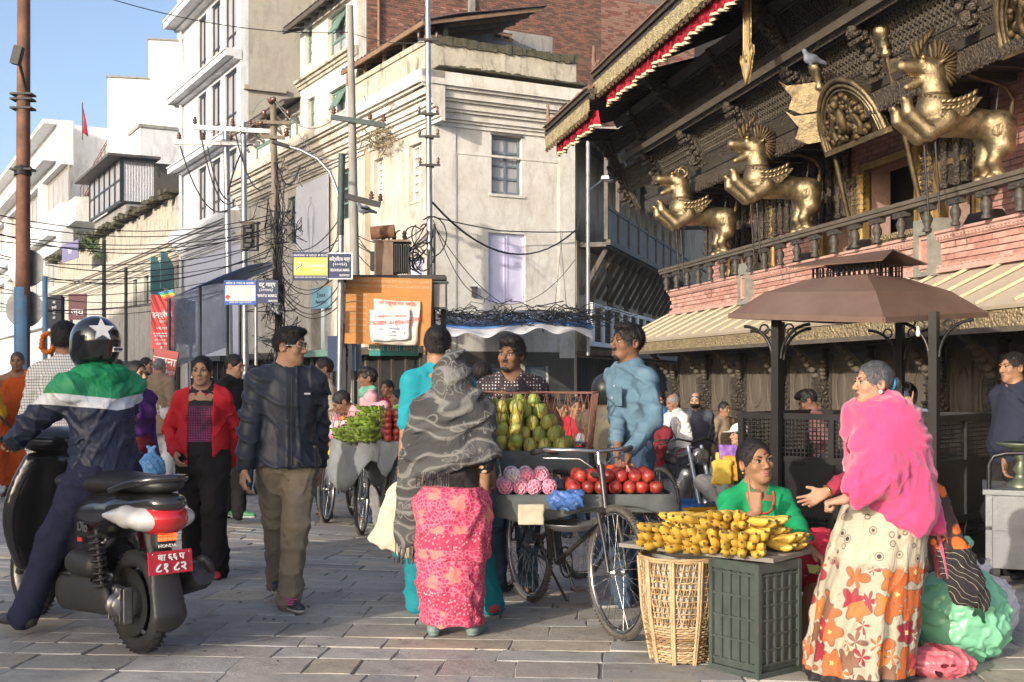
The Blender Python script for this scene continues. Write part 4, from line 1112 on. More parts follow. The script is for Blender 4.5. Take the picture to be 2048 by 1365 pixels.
BRASS=brass('aged_brass',(.36,.285,.17),.38);BRASSD=brass('dark_brass',(.15,.11,.062),.5)
VAL=carved('gold_valance_cloth',(.34,.27,.13),42,.02,(.55,.46,.26),.25,.6)
REDC=cloth('red_frill_cloth',(.42,.022,.04),.25);CREAMC=cloth('cream_trim_cloth',(.62,.52,.36))
TBR=[mat('pink_brick',(.40,.215,.175),.85,0,.2,20,.35,70,orand=.10),mat('pale_pink_brick',(.46,.265,.22),.85,0,.2,20,.35,70,orand=.10),mat('rose_brick',(.35,.18,.145),.85,0,.22,20,.35,70,orand=.1)]
TMOR=mat('pink_mortar',(.33,.215,.18),.95,0,.2,20,.3,60);TMOL=mat('pink_terracotta_moulding',(.44,.265,.225),.85,0,.2,12,.35,50)
TAN=mat('tan_roof_sheet',(.42,.36,.275),.62,0,.1,2.5,.12,30,dirt=(.28,.22,.15),dirt_amt=.35);TAN2=mat('yellow_batten',(.42,.345,.235),.6,0,.15,6,.1)
STONEP=mat('greenish_stone',(.19,.19,.165),.85,0,.25,12,.5,45);TILE=mat('brown_roof_tile',(.19,.115,.085),.85,0,.3,14,.4,60,orand=.2)
TEMP=thing('temple','dark carved timber temple with pink brick balcony and tan lower roof','temple',TO,TANG)
XE=14.5
def tb(name,m,build,parent=None):
 b=MB();build(b);return b.build(name,m,parent or TEMP)
tb('plinth',STONEP,lambda b:(b.b(-.6,XE,-.45,.1,-1.2,-.16),b.b(-.8,XE,-.85,-.452,-1.2,-.34)))
tb('core_wall',VOID,lambda b:(b.b(.02,XE,.14,4,-.15,2.3),b.b(0.02,XE,1.25,4,2.3,4.6),b.b(.05,XE,.4,4,4.6,8)))
cpx=[1354,1417,1486,1571,1654,1745,1885,2012]
cxs=[tx(p)for p in cpx];cxs.append(cxs[-1]*2-cxs[-2]);cxs.append(cxs[-1]+1.4)
post0=None
for i,x in enumerate(cxs):
 if post0 is None:
  b=MB();b.b(-.10,.10,-.16,.04,-.14,.02);b.b(-.08,.08,-.13,.03,.021,.42)
  z=.42;r=random.Random(2)
  while z<1.38:
   h=r.choice((.035,.05,.03));w=r.choice((.085,.105,.12,.095))
   b.box((0,-.06,z+h/2),(2*w,2*w*.9,h),None,r.choice((.82,1.12,1.0)));
   if h>.04:
    for k in range(5):b.ell((-w+.2*w+k*w*.4,-.06-w*.92,z+h/2),(.016,.016,.018),None,6,4)
   z+=h+.003
  b.b(-.09,.09,-.15,.03,1.384,1.52)
  pm=b.mesh('carved_post',TW)
  b=MB()
  for sg in(-1,1):
   for k in range(5):b.ell((sg*(.10+.035*k),-.10-.02*k,1.40+.05*k),(.045,.05,.04),None,7,5)
  for k in range(6):b.ell((0.02*(k%2),-.16-.055*k,1.42+.075*k),(.06,.055,.045),None,8,5)
  b.bar((0,-.12,1.5),(0,-.52,1.86),.10,.05)
  bm_=b.mesh('bracket',TWG);post0=(pm,bm_)
 o=link('carved_post',post0[0],TEMP);o.location=(x,0,0)
 q=link('bracket',post0[1],o)
leafm=None
for i in range(len(cxs)-1):
 x0,x1=cxs[i]+.12,cxs[i+1]-.12;n=2 if x1-x0>.42 else 1;w=(x1-x0)/n
 for k in range(n):
  a,b2=x0+w*k+.008,x0+w*(k+1)-.008
  b=MB();b.b(a,b2,.03,.07,-.12,1.70)
  for lo,hi in((.02,.72),(.86,1.60)):
   f=.055;b.b(a+.02,a+.02+f,.0,.0302,lo,hi);b.b(b2-.02-f,b2-.02,.0,.0302,lo,hi);b.b(a+.02+f,b2-.02-f,.0,.0302,hi-f,hi);b.b(a+.02+f,b2-.02-f,.0,.0302,lo,lo+f)
  d=b.build('door_leaf',DOORM,TEMP)
  b=MB();cx_=(a+b2)/2
  for lo,hi in((.02,.72),(.86,1.60)):
   rx,rz=max(.05,(b2-a)/2-.10),(hi-lo)/2-.10;cz=(lo+hi)/2
   b.tube([(cx_+rx*math.cos(t),.022,cz+rz*math.sin(t))for t in[2*math.pi*j/20 for j in range(21)]],.014,5,False)
   b.ell((cx_,.03,cz),(rx*.82,.016,rz*.85),None,12,6)
  b.build('oval_panel',DOORM,d)
 b=MB();b.b(x0-.04,x0-.0,-.02,.1,-.12,1.74);b.b(x1,x1+.04,-.02,.1,-.12,1.74);b.b(x0,x1,-.02,.1,1.702,1.78);b.build('door_frame',TWP,TEMP)
tb('lintel_beam',TW,lambda b:(b.b(-.3,XE,-.14,.12,1.782,1.95),b.b(-.3,XE,-.20,-.142,1.86,1.96)))
b=MB()
for i in range(44):b.bar((-.2+.34*i,.1,2.10),(-.2+.34*i,-.86,1.87),.06,.08)
b.build('eave_joist',TWP,TEMP)
ez=2.02;eo=.95
def eav(b):
 b.sheet([[(-.75+.5*i,-eo,ez)for i in range(31)],[(-.35+.487*i,.05,2.54)for i in range(31)]],False,.035)
 b.sheet([[(-.75,-eo,ez),(-.35,.05,2.54)],[(-1.3,.4,ez),(-.5,.5,2.5)]],False,.03)
tb('tan_roof_sheet',TAN,eav)
b=MB()
b.b(-.72,XE,-.92,-.88,1.84,1.982);b.build('gilt_fascia',GOLD,TEMP);b=MB();b.b(-.72,XE,-.935,-.90,1.79,1.838);b.build('pale_edge_board',TWG,TEMP)
bat=MB();bat.box((0,0,0),(.036,1.06,.03));bmesh_=bat.mesh('roof_batten',TAN2)
for i in range(24):
 o=link('roof_batten',bmesh_,TEMP);x=-.45+.58*i;o.location=(x+.1,-.45,2.305);o.rotation_euler=(math.atan2(.52,1.0),0,-.22)
tb('parapet_bed',TMOR,lambda b:b.b(0,XE,.02,.3,2.5,2.90))
r=random.Random(3);pr={}
z=2.58;row=0
for row in range(4):
 z=2.585+row*.066;x=.005-(.11 if row%2 else 0)
 while x<11.9:
  L=.225;k=(r.randint(0,2),r.randint(0,2))
  if k not in pr:q=MB();q.box((0,0,0),(L-.010,.05,.056));pr[k]=q.mesh('brick',TBR[k[0]])
  o=link('brick',pr[k],TEMP);o.location=(x+L/2,.012+r.uniform(-.007,.006),z+.03);x+=L
def mould(b):
 b.b(-.03,XE,-.07,.05,2.52,2.56);b.b(-.03,XE,-.05,.05,2.561,2.583);b.b(-.03,XE,-.04,.05,2.852,2.875);b.b(-.03,XE,-.075,.05,2.90,2.935);b.b(-.05,XE,-.10,.3,2.936,2.965)
 for i in range(220):b.box((.03+.065*i,-.045,2.888),(.04,.06,.022),Matrix.Rotation(.5,3,'Y'))
 for i in range(150):b.b(.02+.095*i,.07+.095*i,-.06,.02,2.585-.002,2.60)
tb('brick_moulding',TMOL,mould)
def pillar_at(px):
 x=tx(px);t=MB();t.mat(STONEP);w=.19
 t.b(x-w,x-w+.09,-.13,.2,2.5,3.12);t.b(x+w-.09,x+w,-.13,.2,2.5,3.12);t.b(x-w+.091,x+w-.091,-.13,.2,2.95,3.12);t.b(x-w+.091,x+w-.091,-.13,.2,2.5,2.55)
 t.mat(TMOL).b(x-w+.091,x+w-.091,-.09,.2,2.551,2.949)
 for a in(-1,1):t.b(x+a*.085-.012,x+a*.085+.012,-.115,-.05,2.58,2.92)
 t.b(x-.073,x+.073,-.115,-.05,2.90,2.925);t.b(x-.073,x+.073,-.115,-.05,2.58,2.60)
 t.mat(TBR[2]).b(x-.06,x+.06,-.10,-.05,2.63,2.88);t.build('niche_pillar',None,TEMP)
for px in(1500,1866):pillar_at(px)
tb('balcony_rail',TWG,lambda b:(b.b(-.1,XE,-.24,-.08,3.30,3.345),b.b(-.1,XE,-.22,-.10,3.255,3.298)))
bal=None;ax_=0.15
while ax_<11.8:
 if bal is None:
  q=MB();q.lathe([(.05,0),(.05,.03),(.03,.05),(.055,.11),(.06,.15),(.035,.20),(.03,.22),(.05,.235),(.05,.25)],(0,0,2.966),n=10);q.box((0,0,3.238),(.28,.07,.034));q.box((-.11,0,3.205),(.08,.06,.032));q.box((.11,0,3.205),(.08,.06,.032));q.box((0,0,3.205),(.1,.07,.032));bal=q.mesh('baluster',TWP)
 o=link('baluster',bal,TEMP);o.location=(ax_,-.16,0);ax_+=.555
WY=.62
tb('balcony_floor',TWP,lambda b:b.b(-.05,XE,.3,1.3,2.85,2.92))
ops=[(tx(1736,-WY),tx(1838,-WY)),(tx(1655,-WY),tx(1712,-WY)),(tx(1890,-WY),tx(1955,-WY)),(tx(1480,-WY),tx(1540,-WY))]
holes=[(a,b2,2.92 if k!=3 else 3.0,4.12 if k==0 else 3.85)for k,(a,b2)in enumerate(ops)]
b=MB();windowed(b,.3,XE,2.9,4.7,holes,WY+.02,.3);b.build('upper_wall',TMOR,TEMP)
b=MB();zc=2.92;row=0
while zc<4.6:
 x=.31-(.12 if row%2 else 0)
 while x<11:
  a,b2=max(.31,x),x+.23
  if not any(a<h[1]+.05 and b2>h[0]-.05 and zc<h[3]and zc+.06>h[2]for h in holes):b.mat(TBR[2 if r.random()<.7 else 0]);b.b(a+.005,b2-.005,WY-r.uniform(0,.006),WY+.05,zc+.004,zc+.06)
  x+=.235
 zc+=.066;row+=1
o=b.build('upper_bricks',None,TEMP);tag(o,kind='stuff')
for k,h in enumerate(holes):
 b=MB();g=.09 if k==0 else .06
 b.b(h[0]-g,h[0],WY-.07,WY+.05,h[2],h[3]+g);b.b(h[1],h[1]+g,WY-.07,WY+.05,h[2],h[3]+g);b.b(h[0],h[1],WY-.07,WY+.05,h[3],h[3]+g)
 b.b(h[0]-g-.03,h[0]-g,WY-.10,WY+.05,h[2],h[3]+g+.03);b.b(h[1]+g,h[1]+g+.03,WY-.10,WY+.05,h[2],h[3]+g+.03)
 b.build('gilt_window_frame',GOLDP if k!=3 else TW,TEMP)
 for sg in(-1,1):
  for q in range(2):
   b=MB();xx=(h[0]-g-.1-.14*q)if sg<0 else(h[1]+g+.1+.14*q);z=2.93;i=0
   prof=[]
   while z<4.05:
    w=.035 if 3.15<z<3.55 else(.062 if i%2 else .045);hh=.4 if 3.15<z<3.5 else .035
    prof+=[(w,z),(w,z+hh-.002)];z+=hh;i+=1
   b.lathe(prof,(xx,WY-.08,0),n=8,smooth=False);b.build('turned_column',GOLDP if(q+k)%2==0 else TW,TEMP)
for x0,x1 in((.3,2.1),(2.6,4.3),(4.5,holes[0][0]-.45),(holes[0][1]+.45,9.0)):
 b=MB();b.b(x0,x1,WY-.05,WY-.012,3.62,4.60);b.build('carved_wall_panel',TW,TEMP);n=int((x1-x0)/.24)
 for i in range(n+1):x=x0+(x1-x0)*i/n;b=MB();b.lathe([(.045,3.58),(.06,3.62),(.03,3.66),(.05,3.8),(.03,3.95),(.055,4.1),(.035,4.25),(.07,4.4),(.05,4.58)],(x,WY-.09,0),n=7,smooth=False);b.build('turned_column',TW,TEMP)
b=MB()
for x,w in((tx(1590,-.3),.5),(tx(1945,-.3),.55),(tx(1470,-.3),.4),(tx(1700,-.3),.35)):
 b.b(x-w,x+w,.35,.55,3.02,3.05);b.b(x-w*.8,x+w*.8,.36,.56,2.93,3.02);b.box((x,.45,3.12),(w*1.2,.16,.13),None,.7)
b.build('stepped_base',TWP,TEMP)
b=MB();b.b(tx(1700,-.5),tx(1862,-.5),.50,.54,2.93,3.2);b.b(tx(1560,-.5),tx(1640,-.5),.51,.55,2.93,3.12);b.build('gilt_panel',GOLD,TEMP)
OA,ZA,OB,ZB2=.22,4.62,.95,6.1
def bay(x,f,out=0.0):
 return Vector((x,-(OA+(OB-OA)*f)-out,ZA+(ZB2-ZA)*f))
bn=(bay(0,1)-bay(0,0));bn=Vector((0,-bn.z,bn.y)).normalized()
if bn.y>0:bn=-bn
def slab(b,x0,x1,f0,f1,o0,o1):
 p=[bay(x0,f0)+bn*o0,bay(x0,f0)+bn*o1,bay(x0,f1)+bn*o1,bay(x0,f1)+bn*o0];b.prism(p,(x1-x0,0,0))
tb('gallery_backing',VOID,lambda b:slab(b,-.1,XE,0,1.0,-.22,-.12))
def band(name,m,f0,f1,o0,o1):tb(name,m,lambda b:slab(b,-.2,XE,f0,f1,o0,o1))
band('carved_sill',TW,0,.06,-.05,.12);band('plain_moulding',TWP,.062,.115,-.05,.19);band('carved_frieze',TW,.117,.20,-.05,.10);
band('carved_ledge',TW,.50,.545,-.05,.24);band('plain_ledge',TWG,.547,.60,-.05,.30);band('upper_frieze',TW,.602,.66,-.05,.12);band('top_beam',TWP,.90,.99,-.05,.12)
b=MB();b.b(-.2,XE,-.46,-.40,4.47,4.60)
for i in range(150):
 x=-.15+.098*i;b.prism([(x,-.465,4.47),(x+.094,-.465,4.47),(x+.075,-.465,4.39),(x+.047,-.465,4.355),(x+.019,-.465,4.39)],(0,.05,0))
b.build('scalloped_valance',TW,TEMP)
tb('gallery_soffit',TWP,lambda b:(b.b(-.2,XE,-.40,.7,4.60,4.64),[b.b(-.1+.5*i,0+.5*i,-.38,.6,4.52,4.598)for i in range(29)]))
pxs=[1253,1318,1395,1492,1612,1752,1945,2110]
sx=[tx(p,.5)for p in pxs];sx+=[sx[-1]+1.5,sx[-1]+3.0]
lat={}
def lattice(w,h):
 k=(round(w,1),round(h,2))
 q=MB();st=.085;t=.012
 n=int((w+h)/st)+1
 for i in range(n):
  for sg in(0,1):
   a=i*st;p0=(max(0,a-h),min(a,h));p1=(min(a,w),max(0,a-w))
   if p1[0]-p0[0]<.02:continue
   x0,z0,x1,z1=p0[0],p0[1],p1[0],p1[1]
   if sg:x0,x1=w-x0,w-x1
   q.bar((x0,-.004*sg,z0),(x1,-.004*sg,z1),.017,.018,(0,1,0))
 for ix in range(int(w/st)):
  for iz in range(int(h/st)):q.box((st*(ix+.5),-.022,st*(iz+.5)),(.020,.024,.020),Matrix.Rotation(.785,3,'Y'))
 return q
lean=math.atan2(OB-OA,ZB2-ZA)
LM=Matrix.Rotation(lean,4,'X')
FL=(Vector((0,OB-OA,0)).length**2+(ZB2-ZA)**2)**.5
for i in range(len(sx)-1):
 x0,x1=sx[i]+.10,sx[i+1]-.10
 for f0,f1,nm in((.21,.49,'lattice_screen'),(.67,.89,'lattice_screen')):
  q=lattice(x1-x0,(f1-f0)*FL);o=q.build(nm,TWG if f0<.5 else TW,TEMP);o.location=bay(x0,f0)+bn*.02;o.rotation_euler=(lean,0,0)
  fr=MB();w,h=x1-x0,(f1-f0)*FL;fr.b(-.05,0,-.05,.03,0,h);fr.b(w,w+.05,-.05,.03,0,h);fr.b(0,w,-.045,.03,h-.02,h+.004);fr.b(0,w,-.045,.03,-.004,.02);fr.build('screen_frame',TWP,o)
strut=None
for i,x in enumerate(sx):
 if strut is None:
  q=MB();rr=random.Random(9)
  q.box((0,.0,FL*.5),(.12,.10,FL*1.0))
  for k in range(16):
   z=.12+k*FL*.06;q.ell((rr.uniform(-.03,.03),-.075,z),(.075,.055,.05),None,7,5)
  for zc in(.33,.80):
   q.ell((0,-.16,zc),(.07,.06,.10),None,8,6);q.ell((0,-.18,zc+.14),(.045,.045,.05),None,8,6);q.box((0,-.16,zc-.12),(.2,.14,.05));
   for sg in(-1,1):q.ell((sg*.07,-.17,zc-.05),(.05,.06,.03),None,6,4);q.bar((sg*.06,-.15,zc+.06),(sg*.10,-.2,zc-.02),.03)
  strut=q.mesh('carved_strut',TW)
 o=link('carved_strut',strut,TEMP);o.location=bay(x,0)+bn*.06;o.rotation_euler=(lean,0,0)
b=MB()
for x in sx[::2]:
 b.bar((x,-.75,5.55),(x,-1.75,6.5),.12,.16)
 for k in range(9):b.ell((x,-.80-.1*k,5.52+.095*k),(.08,.07,.06),None,7,5)
b.build('roof_strut',TW,TEMP)
# ---------- main roof
EO,EZ=1.95,5.95
def roofseg(x0,x1,eo,ez,rise=.42):
 tb('roof_slab',WOODD,lambda b:b.sheet([[(x0,-eo,ez+.30),(x1,-eo,ez+.30)],[(x0,2.2,ez+.30+(eo+2.2)*rise),(x1,2.2,ez+.30+(eo+2.2)*rise)]],False,.10))
 def fas(b):
  b.b(x0,x1,-eo-.02,-eo+.05,ez+.13,ez+.30);b.b(x0,x1,-eo-.06,-eo-.021,ez+.235,ez+.30);b.b(x0,x1,-eo-.05,-eo-.021,ez+.13,ez+.165)
  b.b(x0-.04,x0,-eo-.05,1.2,ez+.10,ez+.34)
 tb('carved_fascia',TW,fas)
 n=int((x1-x0)/.5)
 b=MB();
 for i in range(int((x1-x0)/.30)):b.bar((x0+.1+.3*i,-eo+.06,ez+.16),(x0+.1+.3*i,.6,ez+.16+(eo+.6)*rise),.07,.09)
 b.build('rafter',TWP,TEMP)
 b=MB();nx=int((x1-x0)/.12)
 g0=[(x0+(x1-x0)*i/nx,-eo-.04-.012*(i%2),ez+.13)for i in range(nx+1)];g1=[(p[0],p[1]+.01,ez-.06-.03*(i%2))for i,p in enumerate(g0)]
 b.sheet([g0,g1],False,.015);b.build('gilt_valance',VAL,TEMP)
 b=MB();rr=random.Random(12);nf=int((x1-x0-.25)/.045)
 for i in range(int((x1-x0)/.10)):
  x=x0+.06+.10*i;b.lathe([(.004,.0),(.012,-.02),(.018,-.06),(.024,-.075)],(x,-eo-.045,ez-.06-.03*(i%2)),n=6)
  b.tube([(x+.04,-eo-.045,ez-.05),(x+.04,-eo-.045,ez-.12)],.006,4);b.ell((x+.04,-eo-.045,ez-.15),(.014,.004,.03),None,6,4)
 b.build('hanging_bells',BRASSD,TEMP)
 rows=[[]for _ in range(5)]
 for i in range(nf+1):
  x=x0+.2+.045*i;w=.035*math.sin(i*1.7)+.02*math.sin(i*.61);
  for k,zz in enumerate((-.02,-.10,-.17,-.235,-.27)):rows[k].append((x+.01*math.sin(i*2.3+k),-eo+.12+w*(.3+.3*k),ez+zz+(.018*math.sin(i*.35)if k>2 else 0)))
 b=MB();b.sheet(rows[:4],True,.01);b.build('red_frill',REDC,TEMP);b=MB();b.sheet(rows[3:],True,.01);b.build('cream_hem',CREAMC,TEMP)
 tl=MB();tl.box((0,0,0),(.105,.30,.022));tl.box((.045,0,.018),(.03,.30,.02));tm=tl.mesh('roof_tile',TILE)
 far=MB();far.mat(TILE);ang=math.atan(rise);rr=random.Random(13)
 for row in range(12):
  for i in range(int((x1-x0)/.115)):
   x=x0+.06+.115*i;y=-eo-.08+.15+row*.25;z=ez+.335+(y+eo)*rise+.012
   if row<1:
    o=link('roof_tile',tm,TEMP);o.location=(x,y,z+rr.uniform(-.006,.006));o.rotation_euler=(ang,rr.uniform(-.05,.05),rr.uniform(-.03,.03))
   else:far.box((x,y,z+rr.uniform(-.006,.006)),(.105,.30,.022),Matrix.Rotation(ang,3,'X'));far.box((x+.045,y,z+.02),(.03,.3,.02),Matrix.Rotation(ang,3,'X'))
 tag(far.build('upper_tiles',None,TEMP),kind='stuff')
 b=MB()
 for k in range(3):b.b(x0-.02,x1,-eo-.10+.03*k,-eo+.02,ez+.302+.022*k,ez+.32+.022*k)
 b.build('tile_edge',TILE,TEMP)
XS=tx(1180,EO+.1)
roofseg(XS,XE,EO,EZ+.06);roofseg(tx(1100,EO+.1),XS+.25,EO+.14,EZ-.24,.30)
def finial(x,o,z):
 s=SDF();s.cone((0,0,0),(-.10,0,.18),.05,.035,.02);s.cone((-.10,0,.18),(-.07,0,.36),.035,.028,.02);s.ell((-.10,0,.40),(.05,.03,.04),k=.02);s.cone((-.10,0,.40),(-.19,0,.42),.02,.008,.01);s.cone((0,0,.02),(.2,0,.1),.05,.04,.03)
 o_=sdf_obj('corner_bird',s,.014,TILE,TEMP);o_.location=(x,-o,z)
finial(XS-.05,EO,EZ+.42);finial(tx(1100,EO+.1),EO+.12,EZ+.10)
GR=thing('hanging_gilt_ribbon','long pale gilt metal ribbon with flared tip hanging from the temple roof','ornament',TO+TX*tx(1495,1.55)-TY*1.55,TANG)
zx=lambda py:TP(1495,py,1.55)[1]
w=.085
pl=[(-w,zx(-60)),(w,zx(-60)),(w*.9,zx(90)),(w*1.3,zx(104)),(w*1.9,zx(96)),(w*2.1,zx(112)),(w*1.5,zx(125)),(w*1.2,zx(140)),(w*.7,zx(152)),(0,zx(168)),(-w*.7,zx(152)),(-w*1.2,zx(140)),(-w*1.5,zx(128)),(-w*2.1,zx(118)),(-w*1.9,zx(106)),(-w*1.2,zx(112)),(-w*.9,zx(95))]
RIB=carved('pale_gilt_plate',(.55,.40,.20),24,.012,(.68,.54,.30),.35,.45)
b=MB();b.prism([(x,-.012,z)for x,z in pl],(0,.03,0));b.build('plate',RIB,GR)
b=MB();b.tube([(x,-.015,z)for x,z in pl+pl[:1]],.014,5,False);b.ell((0,-.02,zx(118)),(.04,.02,.05));b.bar((0,0,zx(-58)),(0,0,zx(-58)+.6),.03);b.build('raised_rim',GOLDP,GR)
# ---------------- brass lions leaning out over the rail
def lion(kind,label,px,sc=1.0,first=None):
 x=tx(px,.1);loc=TO+TX*x+TY*-.05
 yaw=math.atan2(-TY.x,TY.y)
 root=thing('brass_lion',label,'statue',(loc.x,loc.y,3.345),yaw,'brass lions along the balcony');root.scale=(sc,)*3
 s=SDF();
 s.cone((0,.02,.60),(0,-.50,.66),.135,.155,.05);s.cone((0,-.50,.66),(0,-.66,.74),.17,.175,.06)
 s.cone((0,-.64,.80),(0,-.68,1.12),.14,.105,.06)
 for q in(-1,1):
  s.cone((q*.08,.05,.58),(q*.12,.06,.38),.16,.12,.05);s.cone((q*.11,.06,.38),(q*.11,-.04,.20),.085,.05,.04);s.cone((q*.11,-.04,.20),(q*.11,.05,.04),.045,.04,.03);s.cone((q*.11,.05,.03),(q*.11,-.08,.02),.045,.035,.02)
  s.cone((q*.11,-.58,.62),(q*.12,-.78,.48),.095,.07,.05);s.cone((q*.12,-.78,.48),(q*.11,-1.02,.66+.03*q),.065,.045,.02);s.cone((q*.11,-1.02,.66+.03*q),(q*.11,-1.04,.76+.03*q),.042,.038,.02)
  for j in(-1,0,1):s.cone((q*.11+j*.022,-1.045,.75+.03*q),(q*.11+j*.026,-1.085,.79+.03*q),.014,.008,.006)
 s.disp(lambda x,y,z:-.022+0*x)
 hz=1.17
 s.ell((0,-.71,hz),(.12,.15,.125),k=.05)
 s.cone((0,-.78,hz+.03),(0,-1.02,hz+.02),.092,.075,.04);s.cone((0,-1.0,hz+.03),(0,-1.04,hz+.08),.045,.025,.02)
 s.cone((0,-.76,hz-.10),(0,-.98,hz-.20),.062,.04,.03)
 for q in(-1,1):s.ell((q*.07,-.82,hz+.08),(.038,.038,.036),k=.012);s.cone((q*.085,-.66,hz+.05),(q*.13,-.60,hz+.09),.03,.012,.015)
 o=sdf_obj('body',s,.017,BRASS,root)
 b=MB()
 for q in(-1,1):
  pts=[]
  for k in range(34):
   a=k*.33;rr=.105-.0029*k;pts.append((q*(.226-.012*(k>25)),.02+rr*math.cos(a),.52+rr*math.sin(a)))
  b.tube(pts,.014,6);b.lathe([(.118,-.01),(.105,.035),(.05,.06),(.001,.066)],(q*.184,.02,.52),(q,0,0),18)
 b.build('spiral_haunch',BRASS,root)
 b=MB()
 for k in range(22):a=-.9+k*.21;b.ell((.165*math.sin(a*1.4),-.67-.14*math.cos(a*1.4),.86+.03*math.cos(a*3)),(.022,.022,.026),None,6,4)
 b.tube([(.155*math.cos(t),-.655+.155*math.sin(t),.89)for t in[2*math.pi*k/18 for k in range(19)]],.018,6,False);b.build('collar',BRASSD,root)
 for q in(-1,1):
  b=MB()
  for row in range(3):
   for k in range(7):
    t=k/6;c=Vector((q*(.198+.012*row),-.66+.34*t,.66+.07*row+.10*t*t));b.ell(c,(.012,.055,.022),Matrix.Rotation(.35+.5*t,3,'X'),6,5)
  b.prism([(q*.188,-.70,.62),(q*.188,-.40,.66),(q*.19,-.22,.86),(q*.19,-.40,.84),(q*.188,-.66,.82)],(q*.018,0,0));b.build('wing',BRASS,root)
 b=MB();pts=[(0,.14,.60),(0,.24,.72),(0,.27,.90),(0,.18,1.02),(0,.02,1.08),(0,-.12,1.10),(0,-.25,1.14),(0,-.33,1.22)]
 b.tube(pts,[.035,.033,.03,.028,.026,.026,.03,.03],8);b.ell((0,-.35,1.28),(.045,.045,.08),None,8,6);b.build('tail',BRASSD,root)
 b=MB()
 for j in range(7):
  for q in(-1,1):b.lathe([(.001,.022),(.008,0)],(q*.05,-.82-.028*j,hz-.062),(0,0,-1.6),5);b.lathe([(.001,.02),(.007,0)],(q*.032,-.80-.02*j,hz-.085-.008*j),(0,0,1),5)
 for q in(-1,1):b.ell((q*.115,-.85,hz+.10),(.02,.026,.024),None,8,5)
 b.ell((0,-.86,hz-.08),(.025,.09,.012));b.build('teeth_and_eyes',GOLDP,root)
 b=MB()
 if kind=='mane':
  for k in range(13):
   a=R(-8+k*12.5)
   for q in(-1,1):b.ell((q*.05,-.66+.17*math.sin(a),hz+.04+.165*math.cos(a)),(.05,.022,.12),Matrix.Rotation(-a,3,'X')@Matrix.Rotation(q*.12,3,'Y'),7,6)
  for k in range(5):b.ell((0,-.90+.045*k,hz+.17+.05*k),(.03,.035,.10),Matrix.Rotation(.35-.25*k,3,'X'),7,6)
 else:
  for q in(-1,1):
   pts=[(q*(.05+.05*math.sin(t*.7)),-.66+.085*math.cos(t),hz+.13+.085*math.sin(t))for t in[-1.2+.4*k for k in range(13)]];b.tube(pts,[.03-.0018*k for k in range(13)],7)
  for k in range(7):b.ell((0,-.60+.018*k,hz+.02-.055*k),(.03,.045,.03),Matrix.Rotation(.6,3,'X'),7,5)
 b.build('mane',BRASSD if kind=='mane' else BRASS,root)
 b=MB()
 for q in(-1,1):b.tube([(q*.11,-.72,.50),(q*.11,-.66,-.38)],.012,6)
 b.tube([(0,.10,1.05),(0,.05,.62)],.012,6);b.build('iron_support',IRON,root)
 return root
lion('horn','brass lion with curled horns, farthest along the temple balcony',1436,1.0)
lion('mane','brass lion with fan mane beside the pair of brass pennants',1598,.98)
lion('mane','largest looking brass lion with fan mane above the open gilt window',1972,.93)
TOR=thing('carved_tympanum','dark brass half round relief plate with rim tilted over the gilt window','relief',TO+TX*((tx(1736,-.2)+tx(1838,-.2))/2+.14)-TY*.34+Vector((0,0,4.20)),TANG)
b=MB();b.M=Matrix.Rotation(.38,4,'X');rr=random.Random(31)
TOR.scale=(.92,)*3
pl=[(.78*math.cos(t),0,.78*math.sin(t)*1.0)for t in[math.pi*k/24 for k in range(25)]];b.prism(pl,(0,.05,0));b.build('plate',BRASSD,TOR)
b=MB();b.M=Matrix.Rotation(.38,4,'X')
for rad,th in((.80,.035),(.72,.022),(.66,.014)):b.tube([(rad*math.cos(t),-.03,rad*math.sin(t))for t in[math.pi*k/24 for k in range(25)]],th,7)
b.b(-.82,.82,-.06,.05,-.07,-.002);b.build('rim',BRASS,TOR)
b=MB();b.M=Matrix.Rotation(.38,4,'X')
for k in range(90):
 t=rr.uniform(.1,3.04);q=rr.uniform(.12,.6);z=q*math.sin(t)
 b.ell((q*math.cos(t),-.04,z),(rr.uniform(.03,.07),rr.uniform(.03,.07),rr.uniform(.03,.07)),Matrix.Rotation(rr.uniform(0,3),3,'Y'),7,5)
for sg in(-1,1):
 b.tube([(sg*(.30+.06*math.sin(k*.8)),-.07,.06+.055*k)for k in range(9)],[.05-.003*k for k in range(9)],7)
b.ell((0,-.10,.30),(.09,.07,.16));b.ell((0,-.12,.50),(.06,.06,.07));b.build('relief_figures',BRASSD,TOR)
TOR2=copy_tree(TOR);TOR2.location=TO+TX*tx(2215,-.1)-TY*.40+Vector((0,0,4.42));TOR2['label']='dark brass relief plate cut by the edge of the view above the brick wall'
